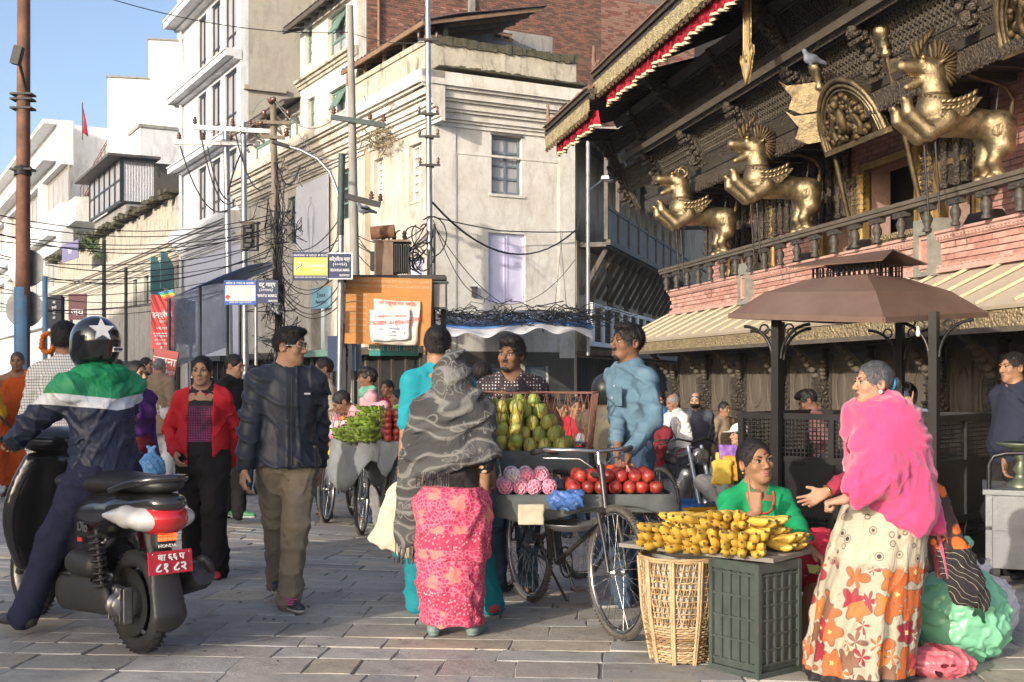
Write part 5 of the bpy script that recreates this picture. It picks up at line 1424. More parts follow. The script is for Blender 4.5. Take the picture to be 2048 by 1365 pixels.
for lb,p0,p1,fl in(('brass pole with two swallowtail pennants standing on the balcony',(1700,450),(1634,150),(.66,.86)),('brass pole with a pennant behind the lion head',(1848,440),(1766,80),(.60,.80))):
 a=TP(*p0,.02);c=TP(*p1,.55);A=Vector((a[0],-.02,a[1]));C_=Vector((c[0],-.55,c[1]))
 t=thing('pennant_pole',lb,'pole',TO,TANG,'brass pennant poles on the balcony');D=C_-A
 b=MB();b.tube([A,C_],.032,8);b.build('pole',BRASSD,t)
 b=MB();u_=D.normalized();b.lathe([(.03,-.2),(.065,-.17),(.06,-.13),(.035,-.10),(.065,-.06),(.05,0),(.085,.05),(.09,.12),(.055,.17),(.001,.19)],C_,u_,10);b.build('finial',BRASS,t)
 for f in fl if lb.startswith('brass pole with two')else fl[1:]:
  q=A+D*f;n=7;dirn=Vector((-.2,-.42,.0))if lb.startswith('brass pole with two')else Vector((.30,.1,.02));b=MB()
  up_=u_*.34
  poly=[q-up_*.5,q+up_*.5,q+up_*.42+dirn*.8,q+up_*.62+dirn,q+up_*.0+dirn*.74,q-up_*.42+dirn*.9,q-up_*.62+dirn*.6]
  b.prism(poly,Vector((.012,-.012,0))*1.5);b.build('pennant',BRASS,t)
PG=SDF();PG.ell((0,0,.08),(.055,.10,.065));PG.cone((0,-.06,.12),(0,-.09,.17),.035,.028,.02);PG.cone((0,-.10,.17),(0,-.135,.165),.010,.004,.004);PG.cone((0,.08,.07),(0,.19,.04),.035,.02,.02);PG.cone((.015,-.01,.03),(.015,-.01,0),.008);PG.cone((-.015,-.01,.03),(-.015,-.01,0),.008)
pgm=mesh_np('pigeon',*PG.mesh(.009),mat('grey_pigeon',(.13,.15,.19),.6,0,.3,12,.1))
o=link('pigeon',pgm);x=tx(1640,.75);o.location=TO+TX*x-TY*.86+Vector((0,0,TP(1640,122,.86)[1]));o.rotation_euler=(0,0,-1.3);tag(o,'grey pigeon perched on a carved ledge above the brass pennants','pigeon')
o=link('pigeon',pgm);o.location=P3(728,430,19);o.rotation_euler=(0,.1,-1.4);tag(o,'pigeon in flight between the poles above the transformer','pigeon')
for s_ in(-1,1):q=MB();q.sheet([[(s_*.03,-.05,.09),(s_*.16,-.07,.13),(s_*.30,.0,.11)],[(s_*.03,.07,.09),(s_*.15,.08,.12),(s_*.26,.07,.10)]],True,.006);q.build('wing',pgm.materials[0],o)
for px_,lb in((1835,'white bulb'),):
 t=thing('hanging_bulb','small white bulb hanging on a wire from the kiosk roof edge','bulb',P3(1836,0,8.6).xy.to_3d());k=8.6/F
 b=MB();b.tube([(0,0,CH+(HZ-628)*k+.04),(0,0,CH+(HZ-655)*k)],.003,5);b.build('cord',IRON,t);b=MB();b.lathe([(.003,.04),(.010,.03),(.012,.01),(.016,-.01),(.012,-.03),(.001,-.035)],(0,0,CH+(HZ-664)*k),n=10);b.build('bulb',WHITEP,t)
# ---------------- the dark balcony house between the corner building and the temple
WO=Vector((1.72,32.05,0));WXv=Vector((.28,.96,0));WANG=math.atan2(.96,.28)
WG_=thing('balcony_house','shadowed old house with arched upper gallery and timber struts behind the temple corner','building',WO,WANG)
def WP(px,py,o=0.0):
 a=(px-CX)/F;bx=WO.x+.96*o;by=WO.y-.28*o
 x=(a*by-bx)/(.28-a*.96);d=by+.96*x
 return x,CH-(py-HZ)/F*d
oo=.75
z0=WP(1170,462,oo)[1];z1=WP(1170,385,oo)[1];z2=WP(1170,268,oo)[1]
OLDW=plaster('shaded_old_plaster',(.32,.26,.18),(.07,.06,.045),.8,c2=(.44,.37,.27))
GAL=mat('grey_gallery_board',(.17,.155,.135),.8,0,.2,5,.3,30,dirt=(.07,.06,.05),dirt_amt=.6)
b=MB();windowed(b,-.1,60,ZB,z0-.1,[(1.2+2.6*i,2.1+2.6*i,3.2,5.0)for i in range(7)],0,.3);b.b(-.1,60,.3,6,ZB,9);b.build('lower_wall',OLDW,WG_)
b=MB();b.b(-.1,22,.31,.33,z0,z2+.4);[b.b(1.2+2.6*i,2.1+2.6*i,.15,.2,3.2,5.0)for i in range(7)];b.build('window_void',VOID,WG_)
b=MB();b.b(.1,22,-oo,0,z0-.12,z0);b.b(.1,22,-oo-.12,-oo,z0-.08,z0+.06);b.b(.1,22,-oo-.03,-oo+.05,z1-.04,z1+.04)
nb=9
for i in range(nb+1):x=.12+1.55*i;b.b(x-.05,x+.05,-oo-.05,-oo+.05,z0+.06,z2+.3)
b.b(.1,22,-oo,-oo+.05,z2+.25,z2+.5);b.build('gallery_post',WOODG,WG_)
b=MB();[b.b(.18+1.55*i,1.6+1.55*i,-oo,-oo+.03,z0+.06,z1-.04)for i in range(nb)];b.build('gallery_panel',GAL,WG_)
b=MB()
for i in range(nb):
 xc=.895+1.55*i;hw=.72;n=12;zt=z2+.25
 arc=[(xc+hw*math.cos(math.pi-math.pi*k/n),zt-.75+.62*math.sin(math.pi*k/n))for k in range(n+1)]
 for k in range(n):a,c=arc[k],arc[k+1];b.add([(a[0],-oo,a[1]),(c[0],-oo,c[1]),(c[0],-oo,zt),(a[0],-oo,zt),(a[0],-oo+.04,a[1]),(c[0],-oo+.04,c[1]),(c[0],-oo+.04,zt),(a[0],-oo+.04,zt)],[(0,1,2,3),(7,6,5,4),(1,0,4,5)],False)
b.build('arch_panel',WOODG,WG_)
b=MB();b.b(.1,22,-oo-.5,1,z2+.52,z2+.66);b.build('roof_board',TIN,WG_)
b=MB()
for i in range(16):x=.4+.95*i;b.bar((x,-.02,z0-1.35),(x,-oo+.05,z0-.15),.10,.12)
b.build('timber_strut',WOODD,WG_)
za,zb=WP(1160,690,.35)[1],WP(1160,600,.35)[1]
b=MB();b.b(-.05,22,-.40,-.30,za,za+.12);b.b(-.05,22,-.42,-.28,zb-.1,zb)
for i in range(14):x=.1+1.3*i;b.b(x-.14,x+.14,-.42,-.28,za+.12,zb-.1)
b.build('balustrade',WHITE_OLD,WG_)
b=MB()
for i in range(13):
 q=lattice(1.0,zb-za-.22);q_M=Matrix.Translation((.25+1.3*i,-.35,za+.12));b.add([q_M@Vector(p)for p in q.v],q.f,False)
b.build('balustrade_lattice',WOODD,WG_)
b=MB();b.b(-.05,22,-.9,.02,za-.25,za-.12);b.build('shop_canopy',WOODD,WG_)
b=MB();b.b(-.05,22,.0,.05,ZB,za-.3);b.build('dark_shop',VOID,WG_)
t=thing('wall_lamp','small pale street lamp on a bent arm before the dark gallery','lamp',WO,WANG);x,z=WP(1208,358,1.1)
b=MB();xs_,zs_=WP(1176,382,.82);b.tube([(xs_,-.82,zs_-4),(xs_,-.82,zs_+1.6)],.05,7);b.tube([(xs_,-.82,zs_),(x,-1.1,z)],.025,6);b.build('arm',STEEL,t);b=MB();b.box((x+.15,-1.15,z+.02),(.6,.2,.09),None,.8);b.build('lamp_head',WHITEP,t)
TE=math.tan(SUN_EL)  # blocks below are added out of view, sized to cast the left-hand shade
for lb,c0,c1,H in(('narrow tall unseen block, added to shade the rider and walkers nearby',-7.9,-5.0,1.95+25.7*TE),('wide unseen block with rows of windows, added to shade the left street',-26,-9.6,2+30.6*TE),('tallest unseen block, added to shade the lower street fronts',-95,-26.05,8.6+46*TE)):
 a0=-20;ux,uy=SUN_AZ.x,SUN_AZ.y
 f=Vector((-ux,-uy,0));s=Vector((-uy,ux,0));s=s if s.x>0 else-s
 o=f*a0+s*c0;t=thing('unseen_shade_block',lb,'building',(o.x,o.y,0),math.atan2(s.y,s.x));w=c1-c0
 hh=[(x,x+1.1,z,z+1.6)for x in np.arange(.9,w-1.2,3.2)for z in np.arange(1.5,H-2,3.1)]
 b=MB();windowed(b,0,w,-1,H,hh,-.3,.3)if False else b.b(0,w,-9,0,-1,H);b.build('wall',TANW,t)
 b=MB();[b.b(h[0],h[1],-.001,.06,h[2],h[3])for h in hh];b.build('window',BLUEGR,t)
# ------------------------------------------------------------ kiosk with tin hood, iron cage
KROOF=mat('brown_painted_sheet',(.125,.075,.056),.5,.15,.22,3,.12,25,dirt=(.20,.155,.125),dirt_amt=.4,dscale=1.6);BLKI=mat('black_painted_iron',(.008,.0078,.0075),.4,.1,.4,8,.2,60,dirt=(.025,.022,.02),dirt_amt=.5)
KN=Vector((3.19,9.2,0));KU=Vector((-.748,.663,0));KV=Vector((.663,.748,0));KG=G(3,9.6)
K=thing('kiosk','black iron cage kiosk with brown sheet metal hood before the temple doors','kiosk',(KN.x,KN.y,KG),math.atan2(-KU.y,-KU.x))
kw,kd,kt=1.66,1.2,1.11-KG
def kpanel(M4,w,nm):
 b=MB();b.M=M4;t=.05
 for z in(.06,.40,.83,kt-.03):b.b(0,w,-.025,.025,z-t/2,z+t/2)
 for x in(0,w):b.b(x-t/2,x+t/2,-.027,.027,0,kt)
 b.b(w/2-.02,w/2+.02,-.024,.024,.06,kt);f=b.build('cage_frame',BLKI,K)
 b=MB();b.M=M4;b.b(.02,w-.02,-.006,.006,.42,.81);b.b(.02,w-.02,-.006,.006,.08,.22);b.build('sheet_panel',BLKI,f)
 b=MB();b.M=M4
 for z0,z1 in((.85,kt-.05),(.22,.38)):
  for i in range(int(w/.035)):b.b(.02+.035*i,.029+.035*i,-.003,.003,z0,z1)
  for i in range(int((z1-z0)/.035)+1):b.b(.02,w-.02,-.004,.002,z0+.035*i,z0+.009+.035*i)
 b.build('wire_mesh',BLKI,f)
I4=Matrix.Identity(4)
kpanel(Matrix.Translation((-kw,0,0)),kw,'front');kpanel(rotz(R(90)),kd,'side');kpanel(Matrix.Translation((-kw,kd,0)),kw,'back');kpanel(Matrix.Translation((-kw,0,0))@rotz(R(90)),kd,'side2')
inv=(Matrix.Translation((KN.x,KN.y,KG))@rotz(math.atan2(-KU.y,-KU.x))).inverted()
def kp(px,py,d):return inv@P3(px,py,d)
for px,d in((1868,9.2),(1553,9.98),(1800,10.9),(1560,10.9)):
 a=kp(px,700,d);b=MB();b.box((a.x,a.y,1.0),(.064,.064,2.0));p=b.build('post',BLKI,K);b=MB()
 for sg in(-1,1):
  b.tube([(a.x+sg*(.04+.26*(1-math.cos(t_))),a.y,1.66+.27*math.sin(t_))for t_ in[k*.157 for k in range(11)]],.014,5)
  b.tube([(a.x+sg*(.115+.04*math.cos(t_)),a.y,1.90+.04*math.sin(t_))for t_ in[k*.55 for k in range(13)]],.008,5)
 b.build('scroll_bracket',BLKI,p)
L_,M_,R_=kp(1458,632,10.1),kp(1768,641,8.9),kp(1975,613,9.9);zt=2.2-KG
L_.z=R_.z=L_.z;B_=L_+R_-M_;B_.z=L_.z;cen=(L_+R_)/2
up=[cen+(q-cen)*f+Vector((0,0,0))for q,f in((L_,.36),(M_,.36),(R_,.36),(B_,.36))]
for q in up:q.z=zt
lo=[L_,M_,R_,B_];b=MB();mid=[lo[i].lerp(up[i],.45)+Vector((0,0,.05))for i in range(4)]
g=[]
for ring in(lo,mid,up):
 row=[]
 for i in range(4):
  for k in range(6):row.append(ring[i].lerp(ring[(i+1)%4],k/6))
 row.append(ring[0]);g.append(row)
b.sheet(g,False,-.015);b.add([p+Vector((0,0,.012))for p in up],[(0,1,2,3)],False);b.build('hood',KROOF,K)
b=MB();
for i in range(4):b.bar(lo[i],lo[(i+1)%4],.02,.045);b.bar(lo[i],up[i],.03)
b.build('hood_edge',KROOF,K)
c=cen.copy();b=MB();v0,v1,v2=kp(1626,556,10.2),kp(1750,552,9.7),kp(1764,532,9.8)
wd=(v1-v0).to_2d().length;M4=Matrix.Translation((v0.x,v0.y,zt-.02))@rotz(math.atan2((v1-v0).y,(v1-v0).x));b.M=M4
for i in range(13):x=wd*i/12;[b.b(x-.006,x+.006,y-.006,y+.006,0,.13)for y in(0,.35)]
for z in(.0,.04,.08,.125):b.b(0,wd,-.004,.004,z,z+.008);b.b(0,wd,.346,.354,z,z+.008)
for i in range(8):[b.b(x-.006,x+.006,.044*i,.044*i+.01,0,.13)for x in(0,wd)]
b.build('vent_grille',BLKI,K)
b=MB();b.M=M4;b.sheet([[(-.16,-.12,.14),(wd+.16,-.12,.13)],[(-.1,.17,.21),(wd+.05,.17,.24)],[(-.16,.47,.14),(wd+.16,.47,.13)]],False,-.01);b.build('vent_cap',KROOF,K)
# ------------------------------------------------------------ steel food cart at the right
CART=thing('metal_cart','dented grey sheet metal cart on legs at the right edge with a bent handle','cart',(P3(1975,0,8.3).x,8.3,G(3.2,8.3)),R(-21))
CM=mat('dull_zinc_sheet',(.17,.18,.19),.5,.35,.2,4,.3,14,dirt=(.16,.15,.14),dirt_amt=.5,bdist=.01);cz=-G(3.2,8.3)
b=MB();b.b(0,1.3,0,.8,.10+cz,.60+cz);b.b(-.03,1.33,-.03,.83,.602+cz,.635+cz);b.build('body',CM,CART)
b=MB();b.b(-.012,.03,-.012,.02,.1+cz,.6+cz);b.b(-.012,1.3,-.012,-.001,.36+cz,.385+cz);b.build('edge_trim',CM,CART)
for x,y in((.06,.06),(1.24,.06),(.06,.74),(1.24,.74)):b=MB();b.b(x-.02,x+.02,y-.02,y+.02,0,.1+cz);b.build('leg',IRON,CART)
b=MB();b.tube([(.01,.06,.62+cz),(.01,.06,.80+cz),(.04,.06,.86+cz),(.12,.06,.88+cz),(.34,.06,.89+cz),(.40,.06,.64+cz)],.016,7);b.build('handle',BLKI,CART)
POT=mat('green_brass_pot',(.14,.16,.11),.4,.6,.3,9,.15);t=thing('brass_stand','tall greenish brass stand with wide dish standing on the metal cart','stand',P3(2042,0,8.5).xy.to_3d()+Vector((0,0,.636)))
b=MB();b.lathe([(.10,0),(.10,.02),(.05,.05),(.035,.09),(.06,.12),(.035,.16),(.05,.20),(.03,.24),(.10,.27),(.17,.30),(.165,.31),(.03,.285)],n=16);b.build('dish',POT,t)
# ------------------------------------------------------------ poles, crossarms, insulators
CONP=mat('pole_concrete',(.30,.285,.26),.85,0,.2,6,.3,40,dirt=(.14,.12,.10),dirt_amt=.6,stretch=(1,1,.25));WOODP=mat('weathered_timber_pole',(.21,.17,.125),.85,0,.3,6,.5,30,dirt=(.07,.055,.04),dirt_amt=.6,stretch=(1,1,.2));BLUEP=mat('blue_pole_paint',(.06,.24,.45),.6,0,.25,6,.2,50,dirt=(.30,.30,.29),dirt_amt=.6);INS=mat('brown_porcelain',(.11,.05,.035),.2,0,.25,12,0);WIRE=mat('black_cable',(.016,.016,.017),.6,0,.3,5,0);WIREG=mat('grey_cable',(.18,.18,.18),.6,0,.3,5,0)
GRN=mat('green_iron_paint',(.04,.06,.06),.6,.1,.3,10,.1)
def gz(px,d):x=(px-CX)/F*d;return G(x,d)
def pole(label,px,ytop,d,r0,r1,m,px2=None,name='utility_pole',n=10,extra=None):
 base=onG(px,d);t=thing(name,label,'pole',base);top=P3(px2 or px,ytop,d)-base
 b=MB();b.tube([(0,0,-.1),top*.5,top],[r0,(r0+r1)/2,r1],n);b.build('shaft',m,t)
 return t,base
def crossarm(t,base,px0,y0,px1,y1,d,ins=(),w=.07,m=None,up=1,hi=.18):
 a,c=P3(px0,y0,d)-base,P3(px1,y1,d)-base;off=Vector((0,-.12,0));b=MB();b.bar(a+off,c+off,w,w*1.3);arm=b.build('crossarm',m or IRON,t)
 for f in ins:
  q=a.lerp(c,f)+off;b=MB();b.lathe([(.012,0),(.012,.04*up),(.045,.05*up),(.05,.075*up),(.03,.09*up),(.045,.10*up),(.045,.13*up),(.025,.145*up),(.03,.18*up),(.001,.19*up)],q+Vector((0,0,.03*up)),n=9);b.build('insulator',INS,arm)
T1,B1=pole('rust red steel pole with faded blue lower half and round plates at the left',44,-60,15,.095,.075,RUST,48,n=14)
b=MB();b.tube([(0,0,-.05),(0,0,P3(0,575,15).z-B1.z)],[.099,.094],14);b.build('blue_paint_sleeve',BLUEP,T1)
for py,px in((535,45),(617,40)):
 c=P3(px,py,15.0)-B1;b=MB();b.lathe([(.001,-.008),(.235,-.008),(.235,.008),(.001,.008)],c+Vector((0,.14,0)),(0,1,.0),28,False);b.build('round_plate',STEEL,T1);b=MB();b.b(c.x-.03,c.x+.03,c.y+.06,c.y+.13,c.z-.02,c.z+.02);b.build('plate_clamp',IRON,T1)
b=MB();a=P3(52,180,14.9)-B1;e=P3(38,122,14.7)-B1;b.tube([a,a.lerp(e,.5),e],.02,6);b.box(e+Vector((-.0,-.05,.05)),(.10,.10,.22),Matrix.Rotation(.25,3,'Y'));b.build('flood_lamp',IRON,T1)
b=MB()
for py in(190,200,218,340):c=P3(46,py,15)-B1;b.b(c.x-.13,c.x+.13,-.09,.09,c.z-.012,c.z+.012);
for k in range(14):c=P3(46,335+k*1.2,15)-B1;b.tube([(c.x+.1*math.cos(q),.1*math.sin(q),c.z+.01*math.sin(3*q+k))for q in[i*.7 for i in range(10)]],.008,4)
b.build('band',IRON,T1)
T2,B2=pole('slim blue painted post hung with an orange marigold garland',90,553,14.2,.03,.03,BLUEP,name='blue_post')
MG=mat('marigold_orange',(.62,.17,.015),.8,0,.3,30,.3);c=P3(97,690,14.0);t=thing('garland','thick orange marigold garland hanging on the blue post','garland',c);b=MB();rr=random.Random(3)
for k in range(60):a=k*.42;b.ell((.075*math.sin(a),rr.uniform(-.06,.03),.11*math.cos(a)+.02),(.032,.03,.028),None,6,4)
b.build('flowers',MG,t)
pole('thin dark iron pole in the far street beside the attic house',208,480,32,.06,.05,GRN);pole('thin dark iron pole farther along the cream houses',252,535,34,.05,.045,GRN)
T3,B3=pole('leaning grey steel pole wrapped in cables before the white house',462,250,26,.08,.065,STEEL,452);crossarm(T3,B3,353,287,522,290,26,(.05,.33,.66),.07,STEEL)
T4,B4=pole('grey steel pole with wide crossarm beside the meter box',492,245,25.5,.075,.06,STEEL,487);crossarm(T4,B4,388,257,548,266,25.5,(.03,.5,.72),.07,STEEL)
T5,B5=pole('weathered square timber pole with brown insulators and thick cables',560,196,25,.12,.075,WOODP,546,n=4)
for k,(px,py)in enumerate(((530,232),(545,203),(578,232),(520,250),(575,268))):
 c=P3(px,py,25)-B5;b=MB();b.lathe([(.02,-.08),(.06,-.06),(.04,-.02),(.065,0),(.04,.04),(.06,.07),(.02,.1)],c+Vector((0,-.1,0)),(.9,-.2,.35)if k%2 else(0,0,1),10);b.build('insulator',INS,T5)
b=MB();
for py,w in((246,34),(275,24)):a,c=P3(548-w,py,25)-B5,P3(548+w,py+3,25)-B5;b.bar(a+Vector((0,-.1,0)),c+Vector((0,-.1,0)),.07)
b.build('crossarm',WOODP,T5)
b=MB()
for k in range(26):
 q=random.Random(k);z0=q.uniform(.5,3.0);b.tube([(q.uniform(-.13,.13),q.uniform(-.18,-.05),z0+.5*i+0)for i in range(7)],.012,4)
b.build('cable_bundle',WIRE,T5)
T6,B6=pole('silver sleeved street post carrying the blue street name plates',677,310,22,.055,.05,STEEL,684,name='sign_post');b=MB();b.tube([P3(684,308,21.98)-B6,P3(681,470,21.98)-B6],.062,10);b.build('dark_sleeve',GRN,T6)
t=thing('street_lamp','curved arm street lamp reaching over the street from the silver post','street lamp',B6);pts=[P3(679,405,22.1),P3(674,380,22.1),P3(660,345,22.2),P3(635,318,22.3),P3(600,300,22.4),P3(575,293,22.5)];b=MB();b.tube([p-B6 for p in pts],.028,7);b.build('arm',STEEL,t);b=MB();a=P3(562,289,22.5)-B6;b.box(a,(.34,.16,.06),Matrix.Rotation(.28,3,'Y'),.8);b.build('lamp_head',IRON,t)
T7,B7=pole('thick tapering concrete pole rising past the shuttered house',716,12,24,.115,.065,CONP,700);crossarm(T7,B7,664,237,772,254,24,(.05,.72,.97),.075,GRN);crossarm(T7,B7,682,392,762,412,23.5,(.78,1.0),.085,IRON,1)
T8,B8=pole('tall galvanised tube pole at the corner building',863,-40,23,.062,.052,STEEL,855)
for py,px in((82,857),(230,858),(275,859),(332,860)):
 c=P3(px,py,23)-B8;b=MB();b.b(c.x-.2,c.x+.2,-.10,-.06,c.z-.02,c.z+.02);b.b(c.x-.075,c.x+.075,-.08,.08,c.z-.03,c.z+.03);q=b.build('clamp',IRON,T8)
 b=MB();b.lathe([(.01,0),(.035,.03),(.02,.06),(.035,.09),(.001,.13)],(c.x-.18,-.08,c.z+.02),n=8);b.lathe([(.01,0),(.035,.03),(.02,.06),(.035,.09),(.001,.13)],(c.x+.16,-.08,c.z+.02),n=8);b.build('insulator',INS,q)
b=MB();b.tube([(.06,-.05,.2+.5*i)for i in range(10)],.025,5);b.tube([(-.05,-.06,.2+.5*i)for i in range(9)],.02,5);b.build('riser_cable',WIRE,T8)
pole('thin grey post holding the white diamond sign and its navy plate',511.8,559,21.12,.03,.03,STEEL,name='sign_post')
def boxy(label,name,px0,px1,py0,py1,d,m,dep=.25,door=None):
 a,c=P3(px0,py1,d),P3(px1,py0,d);w,h=c.x-a.x,c.z-a.z;t=thing(name,label,'box',(a.x+w/2,d,a.z));b=MB();b.b(-w/2,w/2,0,dep,0,h);b.b(-w/2-.03,w/2+.03,-.03,dep,h+.001,h+.03);b.build('case',m,t)
 return t,w,h
t,w,h=boxy('dark meter cabinet full of black switches on the pole by the white house','meter_box',482,513,446,500,25,WOODG);b=MB();b.b(-w/2+.04,w/2-.04,-.006,-.001,.04,h-.04);b.build('open_back',VOID,t)
for i in range(5):b=MB();b.b(-.08+.03*(i%2),.04+.03*(i%2),-.05,-.007,.06+i*.1,.12+i*.1);b.build('switch',BLACK_FR,t)
t,w,h=boxy('grey green junction box at the right end of the orange board','junction_box',866,893,566,618,22.6,GRN);b=MB();b.b(-w/2+.02,w/2-.02,-.02,-.003,.03,h-.03);b.build('door',CONP,t)
boxy('small pale meter box low on the timber pole','meter_box',540,557,610,630,24.6,STEEL);boxy('small dark fuse box on the wall left of the lilac shutter','fuse_box',943,953,576,594,30.45,IRON,.1)
d=23;o=P3(786,552,d);t=thing('transformer','rusty pole transformer with oil drum on top above the orange board','transformer',o);k=d/F
RB=mat('rust_brown_tank',(.16,.10,.07),.7,.2,.35,6,.3,30,dirt=(.30,.24,.18),dirt_amt=.5,stretch=(1,1,.4))
b=MB();b.b(-.33,.02,-.2,.3,0,.62);b.b(-.36,.33,-.22,.32,.622,.66);b.build('tank',RB,t)
for i in range(7):b=MB();b.b(.04+.042*i,.06+.042*i,-.2,.28,.05,.58);b.build('cooling_fin',BLKI,t)
b=MB();b.b(-.42,-.335,-.1,.2,.1,.45);b.build('side_fin',BLKI,t)
b=MB();a,c=P3(742,467,d)-o,P3(788,463,d)-o;b.lathe([(.001,0),(.125,0),(.125,.43),(.13,.43),(.13,.45),(.001,.45)],a,(c-a),18);b.b(a.x+.06,a.x+.1,-.05,.05,.66,a.z);b.b(a.x+.32,a.x+.36,-.05,.05,.66,a.z);b.build('oil_drum',RUST,t)
for i in range(3):
 c=P3(733+18*i,412,d)-o;b=MB();b.lathe([(.02,0),(.05,.04),(.03,.07),(.05,.1),(.03,.13),(.05,.16),(.02,.22)],(-.2+.2*i,.2,.66),n=8);b.build('bushing',INS,t)
b=MB();b.b(-1.0,1.0,-.25,.35,-.09,-.003);b.build('platform',IRON,t);b=MB();[b.b(x-.05,x+.05,.05,.15,-4.3,-.09)for x in(-.95,.95)];b.build('platform_leg',IRON,t)
# ------------------------------------------------------------ boards and signs
def flat(name,c,rough=.6,**k):return mat(name,c,rough,0,.08,4,.05,30,**k)
ORANGE=mat('weathered_orange_board',(.47,.20,.045),.7,0,.18,3,.15,30,dirt=(.30,.10,.025),dirt_amt=.6,dscale=1.8);NAVYS=flat('navy_sign_blue',(.022,.032,.085));WH=flat('sign_white',(.72,.72,.70));REDL=flat('sign_red',(.55,.035,.035));YELS=flat('sign_yellow',(.62,.55,.10));OFFW=flat('banner_offwhite',(.60,.54,.46));BLS=flat('sign_blue',(.03,.09,.30));LBLUE=flat('sign_light_blue',(.22,.42,.52));BLKL=flat('sign_black',(.02,.02,.025))
def board(label,px0,px1,py0,py1,d,m,name='signboard',tilt=0.,yaw=0.,cat='sign',dep=.04,d2=None,frame_=None,post=False):
 a,c=P3(px0,py1,d),P3(px1,py0,d2 or d);mid=(a+c)/2;v=Vector((c.x-a.x,(d2 or d)-d));w=v.length;h=CH-(py0-HZ)/F*d-(CH-(py1-HZ)/F*d)
 t=thing(name,label,cat,(mid.x,mid.y,mid.z),math.atan2(v.y,v.x));t.rotation_euler=(0,tilt,math.atan2(v.y,v.x));b=MB();b.b(-w/2,w/2,0,dep,-h/2,h/2);b.build('panel',m,t)
 if post:b=MB();[b.b(x-.025,x+.025,dep+.002,dep+.05,-mid.z-.7,h/2-.03)for x in(-w*.4,w*.4)];b.build('post',IRON,t)
 if frame_:b=MB();f=.018;b.b(-w/2-f,w/2+f,-.01,dep+.005,h/2,h/2+f);b.b(-w/2-f,w/2+f,-.01,dep+.005,-h/2-f,-h/2);b.b(-w/2-f,-w/2,-.01,dep+.005,-h/2,h/2);b.b(w/2,w/2+f,-.01,dep+.005,-h/2,h/2);b.build('frame',frame_,t)
 return t,w,h
VR=(R(90),0,0)
def put(t,body,x,z,size,m,sx=1,y=-.004,bold=0.0,sp=1.0):return text(body,size,(x,y,z),VR,m,t,sx=sx,bold=bold,spacing=sp)
t,w,h=board('large weathered orange notice board with pasted white banners under the transformer',691,862,556,690,22.4,ORANGE,'notice_board',.03)
FADE=flat('faded_board_lettering',(.56,.40,.24));put(t,'ENHANCEMENT OF HERITAGE SITE AND BEAUTIFICATION',0,h/2-.07,.07,FADE,.8);put(t,'OF KATHMANDU DURBAR SQUARE CITY ADJACENT AREA',0,h/2-.16,.07,FADE,.8)
for i in range(7):put(t,'पुनरनरमाण तथा सदर   '*1,-.55,h/2-.34-.11*i,.05,FADE,.9)
[(lambda b,x:(b.b(x-.03,x+.03,.05,.10,-2.8,-h/2-.01),b.build('leg',IRON,t)))(MB(),x)for x in(-w/2+.1,w/2-.1)]
def banner(label,px0,px1,py0,py1,d,m,tilt,rows,amp=.02):
 a,c=P3(px0,py1,d),P3(px1,py0,d);w,h=c.x-a.x,c.z-a.z;t=thing('banner',label,'banner',((a.x+c.x)/2,d,(a.z+c.z)/2));t.rotation_euler=(0,tilt,0);b=MB()
 g=[[(-w/2+w*i/14+.01*math.sin(j),-.01+amp*math.sin(i*1.1+j*.5),h/2-h*j/8-.02*math.sin(math.pi*i/14))for i in range(15)]for j in range(9)];b.sheet(g[::-1],True,.004);b.build('cloth',m,t)
 for s_,x,z,sz,mm,bo in rows:put(t,s_,x,z,sz,mm,.92,-amp-.016,bo)
 return t
banner('cream cloth banner pasted behind the white one on the orange board',745,838,600,688,22.36,OFFW,.06,[('श्री पशुपति सेवा समिति',0,.335,.085,REDL,0),('क्रम',.36,.06,.12,REDL,0)])
banner('white blood donation banner with red lettering on the orange board',740,819,619,680,22.3,WH,-.03,[('△',0,.24,.06,REDL,0),('श्री सिद्धी विनायक सेवा समिति',0,.15,.058,REDL,0),('रक्तदान कार्यक्रम',0,.03,.115,REDL,.0003),('कपन नगरपालिका ललितपुर',0,-.08,.042,BLS,0),('काठमाडौं नेपाल',0,-.14,.042,BLS,0),('मिति २०७३ साल',0,-.20,.042,BLS,0),('♦',.27,-.17,.05,REDL,0)])
t,w,h=board('yellow jewellery sign with blue bands on the silver post',587,655,507,559,21.8,YELS,frame_=NAVYS)
b=MB();b.b(-w/2,w/2,-.003,-.001,h/2-.075,h/2);b.b(-w/2,w/2,-.003,-.001,-h/2,-h/2+.07);b.build('blue_band',NAVYS,t)
put(t,'DIAMOND ✦ GOLD ✦ SILVER',0,h/2-.037,.055,WH,.9);put(t,'Gitanjali',.08,.02,.12,WH,1);put(t,'Jewellers',.12,-.07,.06,WH);put(t,'BISHAL BAZAR, NEW ROAD GATE, KATHMANDU',0,-h/2+.035,.034,WH,.75);b=MB();b.tube([(-.22+.05*math.sin(k*.7),-.006,.08-.02*k)for k in range(10)],[.018-.001*k for k in range(10)],5);b.build('scroll_emblem',WH,t)
t,w,h=board('navy street plate with white lettering next to the yellow jewellery sign',656.5,703,508,557,21.8,NAVYS,frame_=WH)
put(t,'सिद्धिदास मार्ग',0,.12,.085,WH,.75,bold=.0006);put(t,'(२०२६२)',0,.03,.075,WH);put(t,'SIDDHIDAS MARG',0,-.075,.066,WH,.64,bold=.0008);put(t,'कामनपा',.08,-.17,.06,WH)
